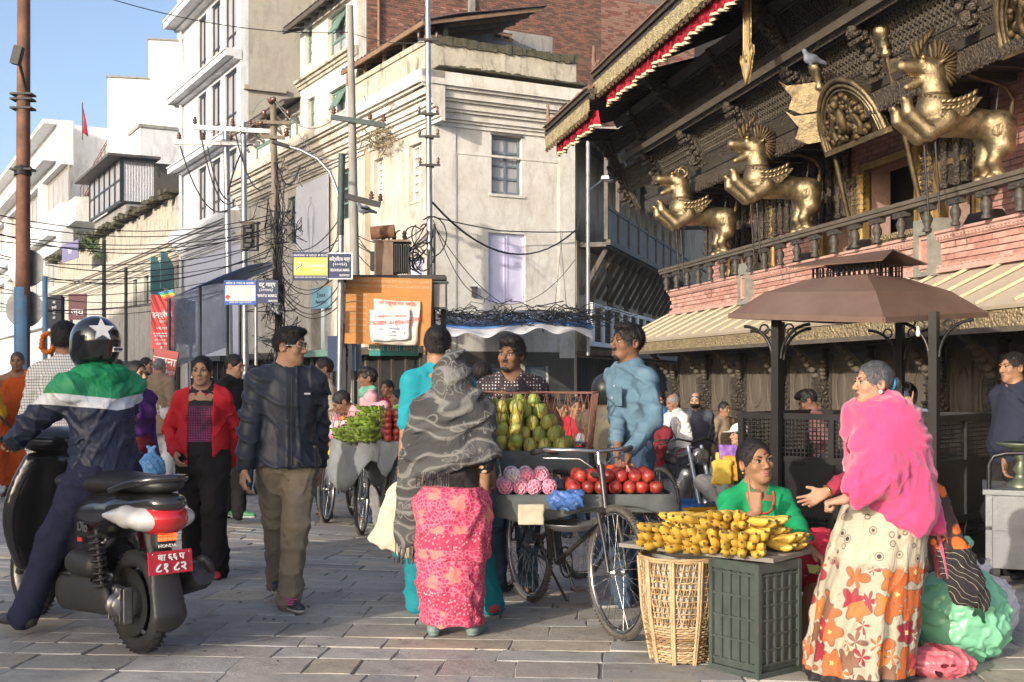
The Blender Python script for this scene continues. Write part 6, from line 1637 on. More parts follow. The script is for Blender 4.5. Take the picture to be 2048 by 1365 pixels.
t,w,h=board('white sign with blue edges and red diamond on the grey steel pole',450,511,563,608,21,OFFW,frame_=BLS);b=MB();b.b(-w/2,w/2,-.003,-.001,h/2-.07,h/2);b.b(-w/2,w/2,-.003,-.001,-h/2,-h/2+.05);b.build('blue_band',BLS,t);put(t,'सितार ✦ भजन ✦ क्यासेट',0,h/2-.035,.05,WH);put(t,'बिशाल बजार न्युरोड काठमाडौं',0,-h/2+.025,.035,WH);b=MB();b.prism([(-.22,-.004,-.03),(-.17,-.004,-.07),(-.21,-.004,-.13),(-.26,-.004,-.08)],(0,.003,0));b.build('red_diamond',REDL,t)
t,w,h=board('navy street plate with white lettering beside the white diamond sign',512.5,556,561,607,21,NAVYS);put(t,'वटु मार्ग',0,.12,.10,WH,.9,bold=.0008);put(t,'(२०१७६)',-.02,.03,.07,WH);put(t,'WATU MARG',0,-.07,.07,WH,.78,bold=.0008);put(t,'कामनपा',.1,-.16,.055,WH)
t,w,h=board('pale blue pharmacy sign hanging from the old house front',622,661,575,617,37,LBLUE,d2=36.2);put(t,'Zenex',.02,.08,.21,BLKL,.9);put(t,'Pharmaceuticals',0,-.12,.15,BLKL,.55)
t,w,h=board('tall red paint shop sign with rainbow arch on top',302,348,590,698,22,REDL,post=True)
for k,cc in enumerate(((.10,.25,.55),(.08,.45,.25),(.65,.55,.08),(.75,.30,.05),(.6,.06,.05))):
 b=MB();r0=.62-.05*k;b.tube([(w*.62-r0*math.cos(q),-.002-.003*k,.18+r0*.62*math.sin(q))for q in[1.02+.06*j for j in range(9)]],.022,4);b.build('rainbow_stripe',flat('rainbow_%d'%k,cc),t)
put(t,'इन्द्रेणी',0,.12,.135,WH,.9,bold=.001);put(t,'वायर ११',.05,0,.07,WH);b=MB();b.b(-.17,.17,-.005,-.002,-.215,-.205);b.build('rule',WH,t)
for i,s_ in enumerate(('रसोई, टायलेट','','जापी न्युरोड बजार','फोन ४२२ ६५ ४३','होलसेल पसल','डिलर')):put(t,s_,0,-.12-.07*i,.055,WH,.8)
t,w,h=board('dim red shop sign behind the blue tarpaulin curtain',350,391,600,690,23.2,flat('dim_red',(.20,.035,.045)),d2=24,post=True);put(t,'इन्द्रेणी',0,.15,.15,flat('dim_white',(.3,.28,.28)),.9);[put(t,'रंग तथा पेन्ट',0,-.02-.1*i,.06,MATS['dim_white'],.8)for i in range(4)]
t,w,h=board('leaning red shop board low behind the grey haired man',303,352,700,762,19,flat('brick_red_sign',(.33,.06,.05)),tilt=.18,post=True);put(t,'जमुना',0,.06,.17,WH);put(t,'क्लोथ सेन्टर',0,-.10,.08,WH)
t,w,h=board('black shop board with white lettering at the far left',95,122,592,655,24,BLKL,d2=23.6,post=True);[put(t,s_,0,.18-.1*i,.07,WH,.8)for i,s_ in enumerate(('गणेश','शुभ साडी','सेन्टर','असन'))]
t,w,h=board('maroon shop board with white lettering in the far street',137,172,588,640,26,flat('maroon_sign',(.10,.025,.03)),post=True);put(t,'जय',0,-.12,.2,WH)
t,w,h=board('faded violet sign sticking out over the far street',124,156,485,520,70,flat('violet_sign',(.20,.18,.32)),d2=67);put(t,'पसल',0,0,.45,WH)
t,w,h=board('dark blue shop board with white lettering behind the men at the carts',655,712,672,742,23.5,flat('dark_blue_board',(.03,.05,.10)),d2=23,post=True);put(t,'बर्थ',.1,.13,.22,WH);put(t,'सल्',.1,-.15,.22,WH)
t,w,h=board('teal and white shop banner under the orange board',738,836,688,712,23.2,flat('teal_sign',(.03,.25,.21)));put(t,'विजय साडी सेन्टर',0,.03,.15,OFFW,1)
t,w,h=board('tall blank white hoarding with a thin outlined figure on the old house',592,655,362,545,39.0,flat('blank_hoarding',(.62,.63,.66)),'hoarding',cat='hoarding',d2=36.3)
b=MB()
for sg in(-1,1):b.tube([(sg*x*1.15,-.01,z*1.15)for x,z in((.05,.85),(.07,.75),(.05,.66),(.20,.58),(.26,.40),(.28,.1),(.25,-.2),(.19,.1),(.17,.3),(.15,-.1),(.14,-.5),(.12,-1.0))],.006,4)
b.build('figure_outline',flat('outline_grey',(.28,.29,.32)),t);b=MB();b.tube([(-.6,-.4,h/2+.2),(.7,-.4,h/2+.2)],.03,6);b.tube([(0,-.4,h/2+.2),(0,-.4,h/2-.1),(.35,-.4,h/2-.25)],.02,6);b.build('lamp_bracket',STEEL,t)
# ------------------------------------------------------------ awnings
TARP=mat('blue_tarpaulin',(.05,.11,.24),.45,0,.25,5,.3,20,bdist=.01);TARPC=mat('grey_blue_tarp_curtain',(.34,.40,.46),.3,0,.2,4,.2,12);TARPC.node_tree.nodes['Principled BSDF'].inputs['Alpha'].default_value=.45;WTARP=mat('white_plastic_sheet',(.60,.60,.62),.4,0,.12,5,.2,20)
t=thing('shop_awning','drooping blue tarpaulin shop lean-to with side curtain before the white house','awning',P3(400,0,23).xy.to_3d());o=P3(400,0,23).xy.to_3d();b=MB()
A=[P3(338,597,21),P3(400,574,22),P3(455,564,23.5),P3(480,566,25)];b.sheet([[p-o for p in A],[p-o+Vector((.5,1.8,.55))for p in A]],True,.012);b.build('tarp_roof',TARP,t)
b=MB();g=[[A[0].lerp(A[1],i/3)-o for i in range(4)]+[A[1].lerp(A[2],i/3)-o for i in range(1,4)]];g+=[[p+Vector((.02*math.sin(7*p.x),.03*math.sin(9*p.x+k),-.42*k))for p in g[0]]for k in(1,2,3)];b.sheet(g[::-1],True,.006);b.build('side_curtain',TARPC,t)
b=MB();[b.tube([p-o,(p.x-o.x,p.y-o.y,-.3)],.035,6)for p in A];b.build('frame_pole',IRON,t)
t=thing('plastic_awning','sagging white plastic awning with blue edge over the corner shop','awning',P3(1030,0,28).xy.to_3d());o=P3(1030,0,28).xy.to_3d();rows=[];n=36
for k in range(5):
 rows.append([P3(885+302*i/n,652+3.5*k+(k/4)**2*6*math.sin(i*.75)+5*math.sin(i*.2),28-.12*k+i*.02+.05*math.sin(i*.75))-o for i in range(n+1)])
b=MB();b.sheet(rows[::-1],True,.01);b.build('sheet',WTARP,t);b=MB();up=rows[0];b.sheet([up,[p+Vector((0,2.4,.45))for p in up]],True,.02);b.build('blue_roof',TARP,t);b=MB();b.tube(up,.03,5);b.build('blue_edge',flat('bright_blue',(.06,.2,.5)),t)
t=thing('cable_heap','black tangle of telephone cables heaped along the shop roof of the corner building','cables',P3(1030,0,28.5).xy.to_3d());o=t.location.copy();b=MB();q=random.Random(17)
for k in range(110):
 px=q.uniform(885,1225);py=q.gauss(632,9);w=q.uniform(25,130);pts=[]
 for i in range(9):pts.append(P3(px+w*(i/8-.5)+q.gauss(0,5),py+q.gauss(0,5)+5*math.sin(i+k),28.4+q.uniform(-.35,.35))-o)
 b.tube(pts,q.choice((.007,.010,.013)),4,False)
b.build('tangle',WIRE,t).__setitem__('kind','stuff')
# ------------------------------------------------------------ overhead wires
def wires(label,lst,m=None,r=.010,n=14):
 o=P3(*lst[0][0]);t=thing('overhead_wire',label,'wire',o);
 for a,c,sag in lst:b=MB();b.tube([p-o for p in bez(P3(*a),P3(*c),sag,n)],r,4,False);b.build('strand',m or WIRE,t)
wires('single thin wire crossing the sky to the corner pole',[((150,-25,21),(700,65,24),.25),((700,65,24),(858,84,23),.1)],r=.009)
q=random.Random(4);ls=[]
for k in range(15):ls.append(((-40,425+14*k+q.uniform(-5,5),19),(548+q.uniform(-6,6),430+9*k,25),q.uniform(.15,.6)))
wires('sagging bundle of dark cables running from the left edge to the timber pole',ls[:8],r=.011);wires('lower slack cables in front of the far houses',ls[8:],r=.009)
wires('cables fanning from the timber pole to the silver sign post',[((552,480+12*k,25),(684,430+22*k,22),q.uniform(.2,.9))for k in range(9)],r=.010)
wires('looping cables between the concrete pole and the corner pole',[((706,455+10*k,24),(861,430+14*k,23),q.uniform(.2,.8))for k in range(5)],r=.012)
wires('thick black cable drooping across the lilac shutter',[((862,402,23),(1150,462,27),.75)],r=.02);wires('cable clipped along the wall of the corner building',[((862,433,29.6),(1000,462,30.4),.02),((1000,462,30.4),(1152,464,31.6),.02)],r=.018)
wires('thin wires hanging in front of the corner wall',[((866,440,23),(955,590,29),.3),((955,590,29),(1150,520,31),.6),((870,455,23),(1010,610,29),.2),((1120,462,31),(1135,640,31),.0),((1125,462,31),(1108,630,31),.0),((1165,380,31),(1150,460,31),.3)],r=.009)
wires('curling service cables dropping from the crossarms',[((360,292,25.9),(455,420,25.9),.5),((415,293,25.9),(458,400,25.9),.3),((400,262,25.4),(470,400,25.5),.6),((470,262,25.4),(520,380,25.4),.3),((505,290,25.4),(455,390,25.8),-.3),((545,290,25),(600,330,25),.6)],r=.018)
wires('white service cables looping over the timber pole top',[((548,200,24.9),(665,240,24),.35),((520,240,24.9),(390,250,25.4),.25),((578,230,24.9),(700,300,24),.5),((505,225,25),(575,235,24.9),-.35)],WIREG,.010)
b=MB();q=random.Random(6);o=P3(560,560,24.5)
for k in range(62):
 px,py=q.gauss(565,24),q.uniform(390,740);pts=[P3(px+q.gauss(0,13)+3*i*q.choice((-1,1)),py+q.gauss(0,14)+9*i,24.4+q.gauss(0,.35))-o for i in range(6)];b.tube(pts,q.choice((.005,.007,.010)),4,False)
t=thing('cable_knot','dense dark knot of cables around the timber pole','cables',o);b.build('tangle',WIRE,t).__setitem__('kind','stuff')
t=thing('cable_coil','loose loops of black cable beside the transformer','cables',P3(830,500,23));b=MB()
for k in range(11):c=(q.uniform(-.3,.35),q.uniform(-.2,.1),q.uniform(-.3,.4));rr_=q.uniform(.12,.4);b.tube([(c[0]+rr_*math.cos(a)*.7,c[1]+.1*math.sin(2*a),c[2]+rr_*math.sin(a))for a in[i*.4+k for i in range(13)]],.014,5,False)
b.build('loop',WIRE,t)
t=thing('prayer_flag','small red pennant on a thin staff above the iron stair','flag',P3(165,270,66));b=MB();b.tube([(0,0,-.3),(0,0,1.75)],.03,5);b.build('staff',WOODD,t);b=MB();b.sheet([[(0,0,1.6),(.05,.03,.85),(.02,0,.1)],[(.12,.02,1.1),(.22,.06,.5),(.3,.05,-.1)]],True,.01);b.build('cloth',REDC,t)
weeds('dry_wall_weeds',[tuple(Cc+SU*ST(px,py)[0]+Vector((-.25,-.3,ST(px,py)[1])))for px,py in((770,280),(785,275),(800,285),(760,290),(815,215),(795,205),(778,300),(790,262))],DRYPL,random.Random(3),34,.42)
weeds('small_roof_weeds',[tuple(Cc+SU*ST(px,py)[0]+Vector((-.5,-.6,ST(px,py)[1])))for px,py in((590,318),(620,300),(720,235),(700,250),(650,285))],DRYPL,random.Random(5),16,.2)
# ------------------------------------------------------------ the people
def pattern(name,base,fn,rough=.85):
 N=NT(name);c=fn(N);N.color(c);N.set(Roughness=rough);n1=N.noise(13,3,.6,N.mapped((1,1,.45),(.5,.4,0)),1.2)
 q1=N.n('Bump',i={'Strength':.45,'Distance':.03});N.l(n1,q1.inputs['Height']);q2=N.n('Bump',i={'Strength':.12,'Distance':.002});N.l(N.noise(420),q2.inputs['Height']);N.l(q1.outputs[0],q2.inputs['Normal']);N.l(q2.outputs[0],N.b.inputs['Normal'])
 MATS[name]=N.m;return N.m
def vor(N,sc,feat='F1',out='Distance',vec=None,rnd=1.0):
 v=N.n('TexVoronoi',feature=feat,i={'Scale':sc,'Randomness':rnd});N.l(vec or N.tc(),v.inputs['Vector']);return v.outputs[out]
def swirl(N,sc,dist=2.5,freq=1.0):
 w=N.n('TexWave',wave_type='RINGS',i={'Scale':sc,'Distortion':dist,'Detail':1.0,'Detail Scale':freq});N.l(N.tc(),w.inputs['Vector']);return w.outputs['Fac']
def petals(N,sc,k=5):
 """flower shaped spots: distance of a cell point bent by its angle"""
 vec=N.tc();v=N.n('TexVoronoi',feature='F1',i={'Scale':sc,'Randomness':.75});N.l(vec,v.inputs['Vector'])
 sb=N.n('VectorMath',operation='SUBTRACT');N.l(v.outputs['Position'],sb.inputs[1]);ms=N.n('VectorMath',operation='SCALE');N.l(vec,ms.inputs[0]);ms.inputs['Scale'].default_value=1.0;N.l(ms.outputs[0],sb.inputs[0])
 s=N.xyz(sb.outputs[0]);a=N.math('ARCTAN2',s[2],N.math('ADD',s[0],s[1]));wv=N.math('MULTIPLY_ADD',N.math('COSINE',N.math('MULTIPLY',a,k)),.22,1.0)
 return N.math('DIVIDE',v.outputs['Distance'],wv),v.outputs['Color']
NAVY=cloth('navy_nylon',(.018,.024,.048),.2,.5,fold=.7);DARKJ=cloth('charcoal_nylon',(.030,.035,.048),.2,.42,fold=.5);KHAKI=cloth('khaki_trouser',(.20,.165,.12));BLACKC=cloth('black_cotton',(.014,.013,.014));REDJ=cloth('red_fleece',(.50,.022,.03));DENIM=cloth('pale_denim',(.06,.115,.165),.3,col2=(.115,.19,.245),fold=.5);JEAN=cloth('dark_jean',(.035,.06,.10));WHITEC=cloth('white_cotton',(.62,.62,.60));TEAL=cloth('turquoise_cotton',(.014,.22,.275));TEALD=cloth('deep_turquoise_cotton',(.010,.17,.21));GREENC=cloth('green_velvet',(.008,.23,.085));PINKW=cloth('pink_wool',(.50,.055,.16),.12,.95,300,.3,.3,fold=.5);ORANGER=cloth('saffron_robe',(.50,.085,.012));MAROON=cloth('maroon_cotton',(.17,.02,.03));GREYC=cloth('grey_cotton',(.20,.20,.20));BROWNV=cloth('brown_waistcoat',(.26,.19,.125));TANC=cloth('tan_knit',(.42,.35,.27));PINKS=cloth('pink_shirt',(.55,.27,.31));VEST=cloth('olive_vest',(.20,.165,.115));NAVYP=cloth('navy_polo',(.018,.022,.04));BLUEJ=cloth('blue_jacket',(.03,.06,.13));SLATE=cloth('slate_jacket',(.055,.062,.085),.2,.5);YELR=cloth('yellow_robe',(.60,.32,.02));REDK=cloth('red_kurta',(.35,.02,.035))
SNEAK=mat('dark_sneaker',(.03,.035,.05),.6,0,.3,30,.2);SREDM=mat('red_sneaker',(.40,.03,.04),.6,0,.2,30,.2);SOLEW=mat('pale_sole',(.35,.35,.35),.6,0,.2,20,.1);SLIP=mat('green_grey_slipper',(.13,.18,.18),.6,0,.2,20,.1);LEATH=mat('brown_leather',(.10,.05,.03),.5,0,.2,20,.2);METAL=mat('shiny_metal',(.5,.5,.5),.2,.9,.1,5,0);GOLDJ=mat('gold_jewellery',(.6,.38,.10),.25,.9,.1,5,0);PEARL=mat('pearl',(.75,.73,.68),.2,0,.05,5,0)
def ringtube(P,c,r,up,th,m,name,n=18):
 b=MB();R3=frame(Vector(up));b.tube([Vector(c)+R3@Vector((r*math.cos(q),r*math.sin(q),0))for q in[2*math.pi*k/n for k in range(n+1)]],th,5,False);return b.build(name,m,P.ob)
def helmet(P,m,name='helmet',vis=None,jaw=True):
 h=P.hs;s=SDF();s.ell(P.hp(0,.005,.035),(.122*h,.142*h,.128*h),P.HR);s.ell(P.hp(0,-.01,-.04),(.115*h,.125*h,.09*h),P.HR,.04)
 s.plane(P.hp(0,.0,-.105),P.HR@v3(0,.12,-1));s.ell(P.hp(0,-.15,-.01),(.095*h,.10*h,.062*h),P.HR,.01,'s');s.ell(P.hp(0,-.0,-.09),(.088*h,.10*h,.10*h),P.HR,.01,'s')
 o=P.sdf(name,s,m,P.vox)
 if vis:
  g=MB();rows=[]
  for j in range(5):rows.append([P.hp(.122*math.sin(a),-.146*math.cos(a)*(1-.06*abs(j-2))+.008,.055-.028*j)for a in[-1.25+.25*i for i in range(11)]])
  g.sheet(rows[::-1],True,.003);g.build('visor',vis,o)
 return o
GLOSSB=mat('gloss_black_shell',(.008,.009,.012),.10,0,.1,5,0,clear=1.0);VISM=mat('smoked_visor',(.05,.055,.06),.06,0,.1,5,0,clear=1.0)
def glasses(P):
 b=MB();h=P.hs
 for q in(-1,1):b.tube([P.hp(q*.032+.022*math.cos(a),-.098,.002+.016*math.sin(a))for a in[k*.5 for k in range(14)]],.0016,4,False);b.tube([P.hp(q*.054,-.096,.006),P.hp(q*.076,-.04,.008),P.hp(q*.08,.02,.0)],.0018,4)
 b.tube([P.hp(-.011,-.099,.004),P.hp(.011,-.099,.004)],.0016,4);b.build('spectacles',METAL,P.ob)
def earring(P,m,r=.008,sides=(-1,1)):
 b=MB();[b.ell(P.hp(q*.078,.004,-.045),(r,r,r),None,8,6)for q in sides];b.build('earring',m,P.ob)
SX0=Vector((-1.895,6.2,0));SHD=Vector((-.69,.724,0)).normalized();SLT=Vector((-SHD.y,SHD.x,0));SYAW=math.degrees(math.atan2(SHD.x,-SHD.y))
def sco(f,l,z):return SX0+SHD*f+SLT*l+Vector((0,0,z))
def rider_col(N):
 z=N.xyz()[2];z2=N.math('ADD',z,N.math('MULTIPLY',N.math('ABSOLUTE',N.xyz()[0]),-.10))
 return N.ramp(z2,[(0,(.010,.016,.042)),(.5,(.010,.016,.042)),(.501,(.62,.64,.66)),(.545,(.62,.64,.66)),(.546,(.015,.24,.095))],'CONSTANT')
def rc2(N):
 s=N.xyz();z2=N.math('SUBTRACT',s[2],N.math('MULTIPLY',N.math('ABSOLUTE',s[0]),.12));m1=N.math('GREATER_THAN',z2,1.225);m2=N.math('GREATER_THAN',z2,1.285)
 return N.mix(m2,N.mix(m1,(.010,.016,.042),(.60,.62,.66)),(.015,.24,.095))
P=Person('person in black helmet and green, white and navy windcheater sitting astride the scooter',sco(.42,0,0),SYAW+8,1.74,SK_MID,lean=6,pelvis=sco(.40,0,.90),hands=(sco(.93,-.31,1.02),sco(.93,.31,1.02)),handdir=((-.63,.77,-.1),(-.63,.77,-.1)),palm=((0,0,-1),(0,0,-1)),hstyle=('grip','grip'),feet=(sco(.78,-.16,.30),P3(40,1232,6.62).xy.to_3d()),poles=((-.9,.4,-.4),(.9,.4,-.4)),kpoles=((-.15,-1,.6),(.6,-.9,.3)),face=False,fat=.012)
rj=pattern('striped_windcheater',None,rc2,.55)
P.top(rj,'windcheater',.035,1.0,.06,.014,seed=3);tr=cloth('navy_track_trouser',(.016,.018,.045),fold=.6);P.trousers(tr,.022,wr=.008);P.shoes(SNEAK,RUBBER,toe=((-.1,-1,0),(.2,-1,0)))
s=SDF();s.cone(P.neck+v3(-.09,.06,-.02),P.neck+v3(.09,.06,-.02),.05,k=.03);s.cone(P.neck+v3(.0,.085,-.03),P.neck+v3(.03,.115,-.13),.055,.03,.05);s.cone(P.neck+v3(-.12,-.0,-.01),P.neck+v3(-.08,.07,.0),.04,k=.03);s.cone(P.neck+v3(.12,.0,-.01),P.neck+v3(.08,.07,.0),.04,k=.03);s.wrinkle(.008,.06,2);P.sdf('hood',s,cloth('green_nylon',(.015,.24,.095),.2,.55,fold=.7))
ho=helmet(P,GLOSSB);STW=mat('white_decal',(.75,.75,.75),.35,0,.03,5,0)
hn=P.HR@v3(.30,.93,.35);hn/=np.linalg.norm(hn);q=MB();c=P.hp(.0,.005,.035)+hn*.1395;R3=frame(Vector(hn));st=star((0,0),.068,.030);q.prism([Vector(c)+R3@Vector((x,y,-.004))for x,y in st],Vector(hn)*.008);q.build('white_star',STW,ho)
q=MB();hn2=P.HR@v3(-.40,.90,-.14);hn2/=np.linalg.norm(hn2);c=P.hp(0,.005,.0)+hn2*.132;R4=frame(Vector(hn2));q.box(c,(.075,.026,.012),R4);q.build('label_patch',STW,ho);t_=text('SAFETYNET',.016,Vector(c)+Vector(hn2)*.0068,R4.to_euler(),BLKL,ho,bold=.0003)
q=MB();lo=P.pel-P.up*.075;q.tube([lo+(P.rt*.182*math.cos(a)+P.fw*.145*math.sin(a))for a in[math.pi+k*.22 for k in range(16)]],.009,6);q.build('white_hem',WHITEC,P.ob)
d=8.84;P=Person('person in red zip jacket over black and pink top walking in red shoes',onG(405,d),6,1.585,SK_FAIR,True,head=(-4,0,0),hands=(P3(351,905,8.75),P3(460,925,8.95)),feet=(onG(394,9.0),onG(430,8.7)),fat=.018,lips=LIP);P.hair('back')
def rtop(N):
 s=N.xyz();dots=N.ramp(vor(N,85,rnd=0,vec=N.mapped((1,0,1))),[(.28,(.50,.06,.24)),(.42,(.02,.012,.016))]);m_=N.math('MULTIPLY',N.math('LESS_THAN',N.math('ABSOLUTE',N.math('SUBTRACT',s[2],1.10)),.13),N.math('LESS_THAN',N.math('ABSOLUTE',s[0]),.115));return N.mix(N.math('MULTIPLY',m_,N.ramp(N.noise(7),[(.35,(.25,)*3),(.6,(1,)*3)])),(.014,.012,.014),dots)
P.top(pattern('dotted_black_top',None,rtop),'blouse',.014,.0,.10,.004,belly=.02,neck=-.02);P.top(REDJ,'jacket',.028,1.0,.10,.009,op=.085,collar=1.1,belly=.02,neck=-.015);P.trousers(BLACKC,.026,flare=.02);P.shoes(SREDM,RUBBER);earring(P,PEARL,.007)
ringtube(P,P.wr[0]-(P.wr[0]-P.el[0])*.03,.036,P.wr[0]-P.el[0],.008,BLKL,'bracelet')
d=7.4;P=Person('person with spectacles in charcoal jacket and khaki trousers, head turned aside',onG(585,d),22,1.69,SK_FAIR,head=(50,4,0),hands=(P3(487,945,7.25),P3(640,930,7.6)),feet=(P3(556,1172,7.75).xy.to_3d(),P3(578,1203,7.3).xy.to_3d()),fat=.012,kpoles=((0,-1,0),(0,-1,0)),hstyle=('relaxed','relaxed'),pelvis=P3(572,905,7.45));P.hair('side');glasses(P)
P.top(DARKJ,'jacket',.040,.96,.08,.014,collar=1.2,seed=15,flare=.028);P.trousers(KHAKI,.016,wr=.010);P.shoes(SNEAK,SOLEW)
b=MB();b.tube([P.pel+P.fw*(.162+.01*math.sin(k))+P.up*(.47-.066*k)for k in range(9)],.004,4);b.build('zip',BLKL,P.ob);b=MB();b.box(P.pel+P.fw*.168+P.rt*.095+P.up*.36,(.035,.004,.010));b.build('chest_logo',WHITEC,P.ob);b=MB();[b.tube([P.pel+P.fw*(.150+.01*k)+P.rt*(-.105+.03*k)+P.up*(.17-.12*k)for k in(0,.5,1)],.0035,4)];b.build('pocket_zip',BLKL,P.ob)
b=MB();a0=P.an[1];[b.tube([a0+v3(-.03,-.06-.018*k,-.005-.01*k),a0+v3(.03,-.06-.018*k,-.005-.01*k)],.006,4)for k in range(4)];b.build('lace',mat('pink_lace',(.6,.1,.3),.7),P.ob)
def shawl_c(N):
 w=swirl(N,1.5,11,1.9);f,c=petals(N,6.5);a=N.ramp(w,[(0,(.03,.03,.031)),(.34,(.045,.045,.045)),(.40,(.11,.11,.108)),(.66,(.15,.148,.14)),(.74,(.055,.055,.055))]);return N.mix(N.ramp(f,[(.20,(0,)*3),(.24,(.8,)*3),(.27,(0,)*3),(.36,(0,)*3),(.40,(.9,)*3),(.43,(0,)*3)]),a,(.17,.165,.155))
SHAWL=pattern('grey_floral_shawl',None,shawl_c)
def pink_c(N):
 n=N.ramp(vor(N,42,'DISTANCE_TO_EDGE'),[(.05,(.54,.13,.19)),(.16,(.42,.022,.08))]);f,c=petals(N,7);n=N.mix(N.ramp(f,[(.26,(.8,)*3),(.34,(0,)*3)]),n,(.56,.19,.15));s=N.xyz();bd=N.math('LESS_THAN',N.math('ABSOLUTE',N.math('SUBTRACT',N.math('ADD',s[2],N.math('MULTIPLY',s[0],-.35)),.20)),.05);bd2=N.math('LESS_THAN',N.math('ABSOLUTE',N.math('SUBTRACT',s[2],.53)),.045);tr=N.ramp(vor(N,60),[(.2,(.58,.28,.30)),(.4,(.38,.03,.08))]);return N.mix(N.math('MAXIMUM',bd,bd2),n,tr)
PINKSARI=pattern('pink_printed_wrap',None,pink_c)
d=6.6;P=Person('person seen from behind in grey floral shawl over the head and pink printed wrap skirt',onG(905,d),172,1.50,SK_MID,True,feet=(P3(950,1272,6.62).xy.to_3d(),P3(868,1272,6.62).xy.to_3d()),face=False)
P.skirt(PINKSARI,stations=[(.075,.0,0,.165,.15),(.30,.01,.0,.182,.17),(.55,.0,.0,.187,.175),(.72,0,.012,.195,.185),(.81,0,0,.165,.155)],n=9,amp=.035,wr=.008,seed=4)
s=SDF();s.loft([(.43,.0,0,.194,.182),(.52,0,.0,.200,.190),(.72,0,.012,.206,.197),(.79,0,0,.185,.175)],lambda a,z:.014*np.sin(6*a+25*z));s.wrinkle(.010,.10,8,(1,0,1),.6);P.sdf('wrap_overlay',s,PINKSARI)
def blk_c(N):f,c=petals(N,8.5,4);return N.mix(N.ramp(f,[(.28,(1,)*3),(.32,(0,)*3)]),(.012,.010,.010),(.62,.45,.27))
P.top(pattern('black_blouse_with_cream_flowers',None,blk_c),'blouse',.035,.6,.06,.006)
s=SDF();h=P.hs
s.ell(P.hp(0,.02,.02),(.108*h,.125*h,.135*h),P.HR,.02);s.cone(P.hp(0,.04,-.05),P.neck+v3(0,.03,-.05),.095,.13,.06);s.cone(P.sh[0]+v3(-.0,.02,.01),P.sh[1]+v3(.0,.02,.01),.085,k=.07);s.cone(P.chest+v3(0,.01,0),P.pel+v3(.0,.03,.16),.145,.150,.05,flat=((0,1,0),.85))
s.cone(P.sh[0],P.el[0]+v3(0,0,.02),.078,.066,.05);s.cone(P.sh[1],P.el[1]+v3(0,0,.02),.078,.066,.05);s.cone(P.el[0]+v3(0,.0,.02),P.pel+v3(-.09,.06,.12),.066,.085,.06);s.cone(P.el[1]+v3(0,.0,.02),P.pel+v3(.09,.06,.12),.066,.085,.06)
s.plane(P.pel+v3(0,0,.075),v3(-.30,0,-1));s.ell(P.hp(0,-.14,-.02),(.075*h,.10*h,.11*h),P.HR,.02,'s');s.wrinkle(.018,.13,5,(.5,0,1),1.2);P.sdf('shawl',s,SHAWL,.009)
s=SDF();x0=P.el[1][0]+.035;s.cone((x0-.03,.06,P.el[1][2]+.12),(x0+.03,.05,.55),.075,.07,.03,flat=((0,1,0),.4));s.wrinkle(.010,.07,9,(0,0,1),.1);P.sdf('shawl_end',s,SHAWL,.009)
b=MB();r=random.Random(2)
for k in range(24):x=x0-.04+.0055*k;b.tube([(x,.05,.56),(x+r.uniform(-.01,.01),.05+r.uniform(-.02,.02),.46),(x+r.uniform(-.015,.02),.05,.39)],.0028,3)
for k in range(16):x=-.02+.012*k;b.tube([(x,.20,P.pel[2]+.08),(x+r.uniform(-.01,.01),.215,P.pel[2]+.0)],.0025,3)
b.build('fringe',SHAWL,P.ob).__setitem__('kind','stuff');P.shoes(SLIP,SLIP,L=.85)
d=7.15;P=Person('person in turquoise tunic with dark bun and bare arm carrying a cream cloth bag',onG(876,d),-160,1.70,SK_MID,True,head=(-22,0,0),feet=(P3(985,1232,7.2).xy.to_3d(),P3(838,1226,7.25).xy.to_3d()),hands=(P3(985,950,7.2),P3(803,950,7.0)),fat=.02);P.hair('highbun');earring(P,GOLDJ,.006)
P.top(TEAL,'tunic',.026,.42,.02,.006,flare=.03);P.skirt(TEALD,stations=[(.36,.03,0,.24,.19),(.60,0,0,.225,.185),(.95,0,0,.18,.16)],n=7,amp=.03,name='tunic_skirt');P.trousers(TEALD,.02);P.shoes(SREDM,L=.8,name='sandal');b=MB();[ringtube(P,P.wr[1]-(P.wr[1]-P.el[1])*(.05+.05*k),.034,P.wr[1]-P.el[1],.003,METAL,'bangle')for k in range(3)]
CREAMB=cloth('cream_cloth_bag',(.46,.42,.32),fold=.8);s=SDF();s.cone((0,0,0),(.0,0,-.08),.05,.09,.04,flat=((0,1,0),.5));s.cone((0,0,-.10),(-.03,0,-.27),.09,.13,.04,flat=((0,1,0),.35));s.plane((0,0,-.34),(-.35,0,-1));s.wrinkle(.010,.07,4,(0,0,1),.4);o=sdf_obj('cloth_bag',s,.008,CREAMB);o.location=P3(797,985,6.95);tag(o,'limp cream cloth bag hanging from the turquoise lady\'s hand','bag')
def dots(N):return N.ramp(vor(N,48,rnd=.15),[(.22,(.42,.38,.38)),(.30,(.025,.018,.022))])
d=8.1;P=Person('person in dark dotted sleeveless shirt leaning behind the mango basket, thick black hair',onG(1025,d),-4,1.70,SK_DARK,lean=7,head=(-22,-2,4),hands=(P3(975,880,7.9),P3(1100,872,7.85)),nose=1.1,poles=(None,(.6,.5,-.9)));P.hair('thick',vol=1.3);P.beard(2)
P.top(pattern('dotted_dark_shirt',None,dots),'shirt',.016,.14,.05,.006,neck=-.05,sleeve_r=.95);P.trousers(JEAN)
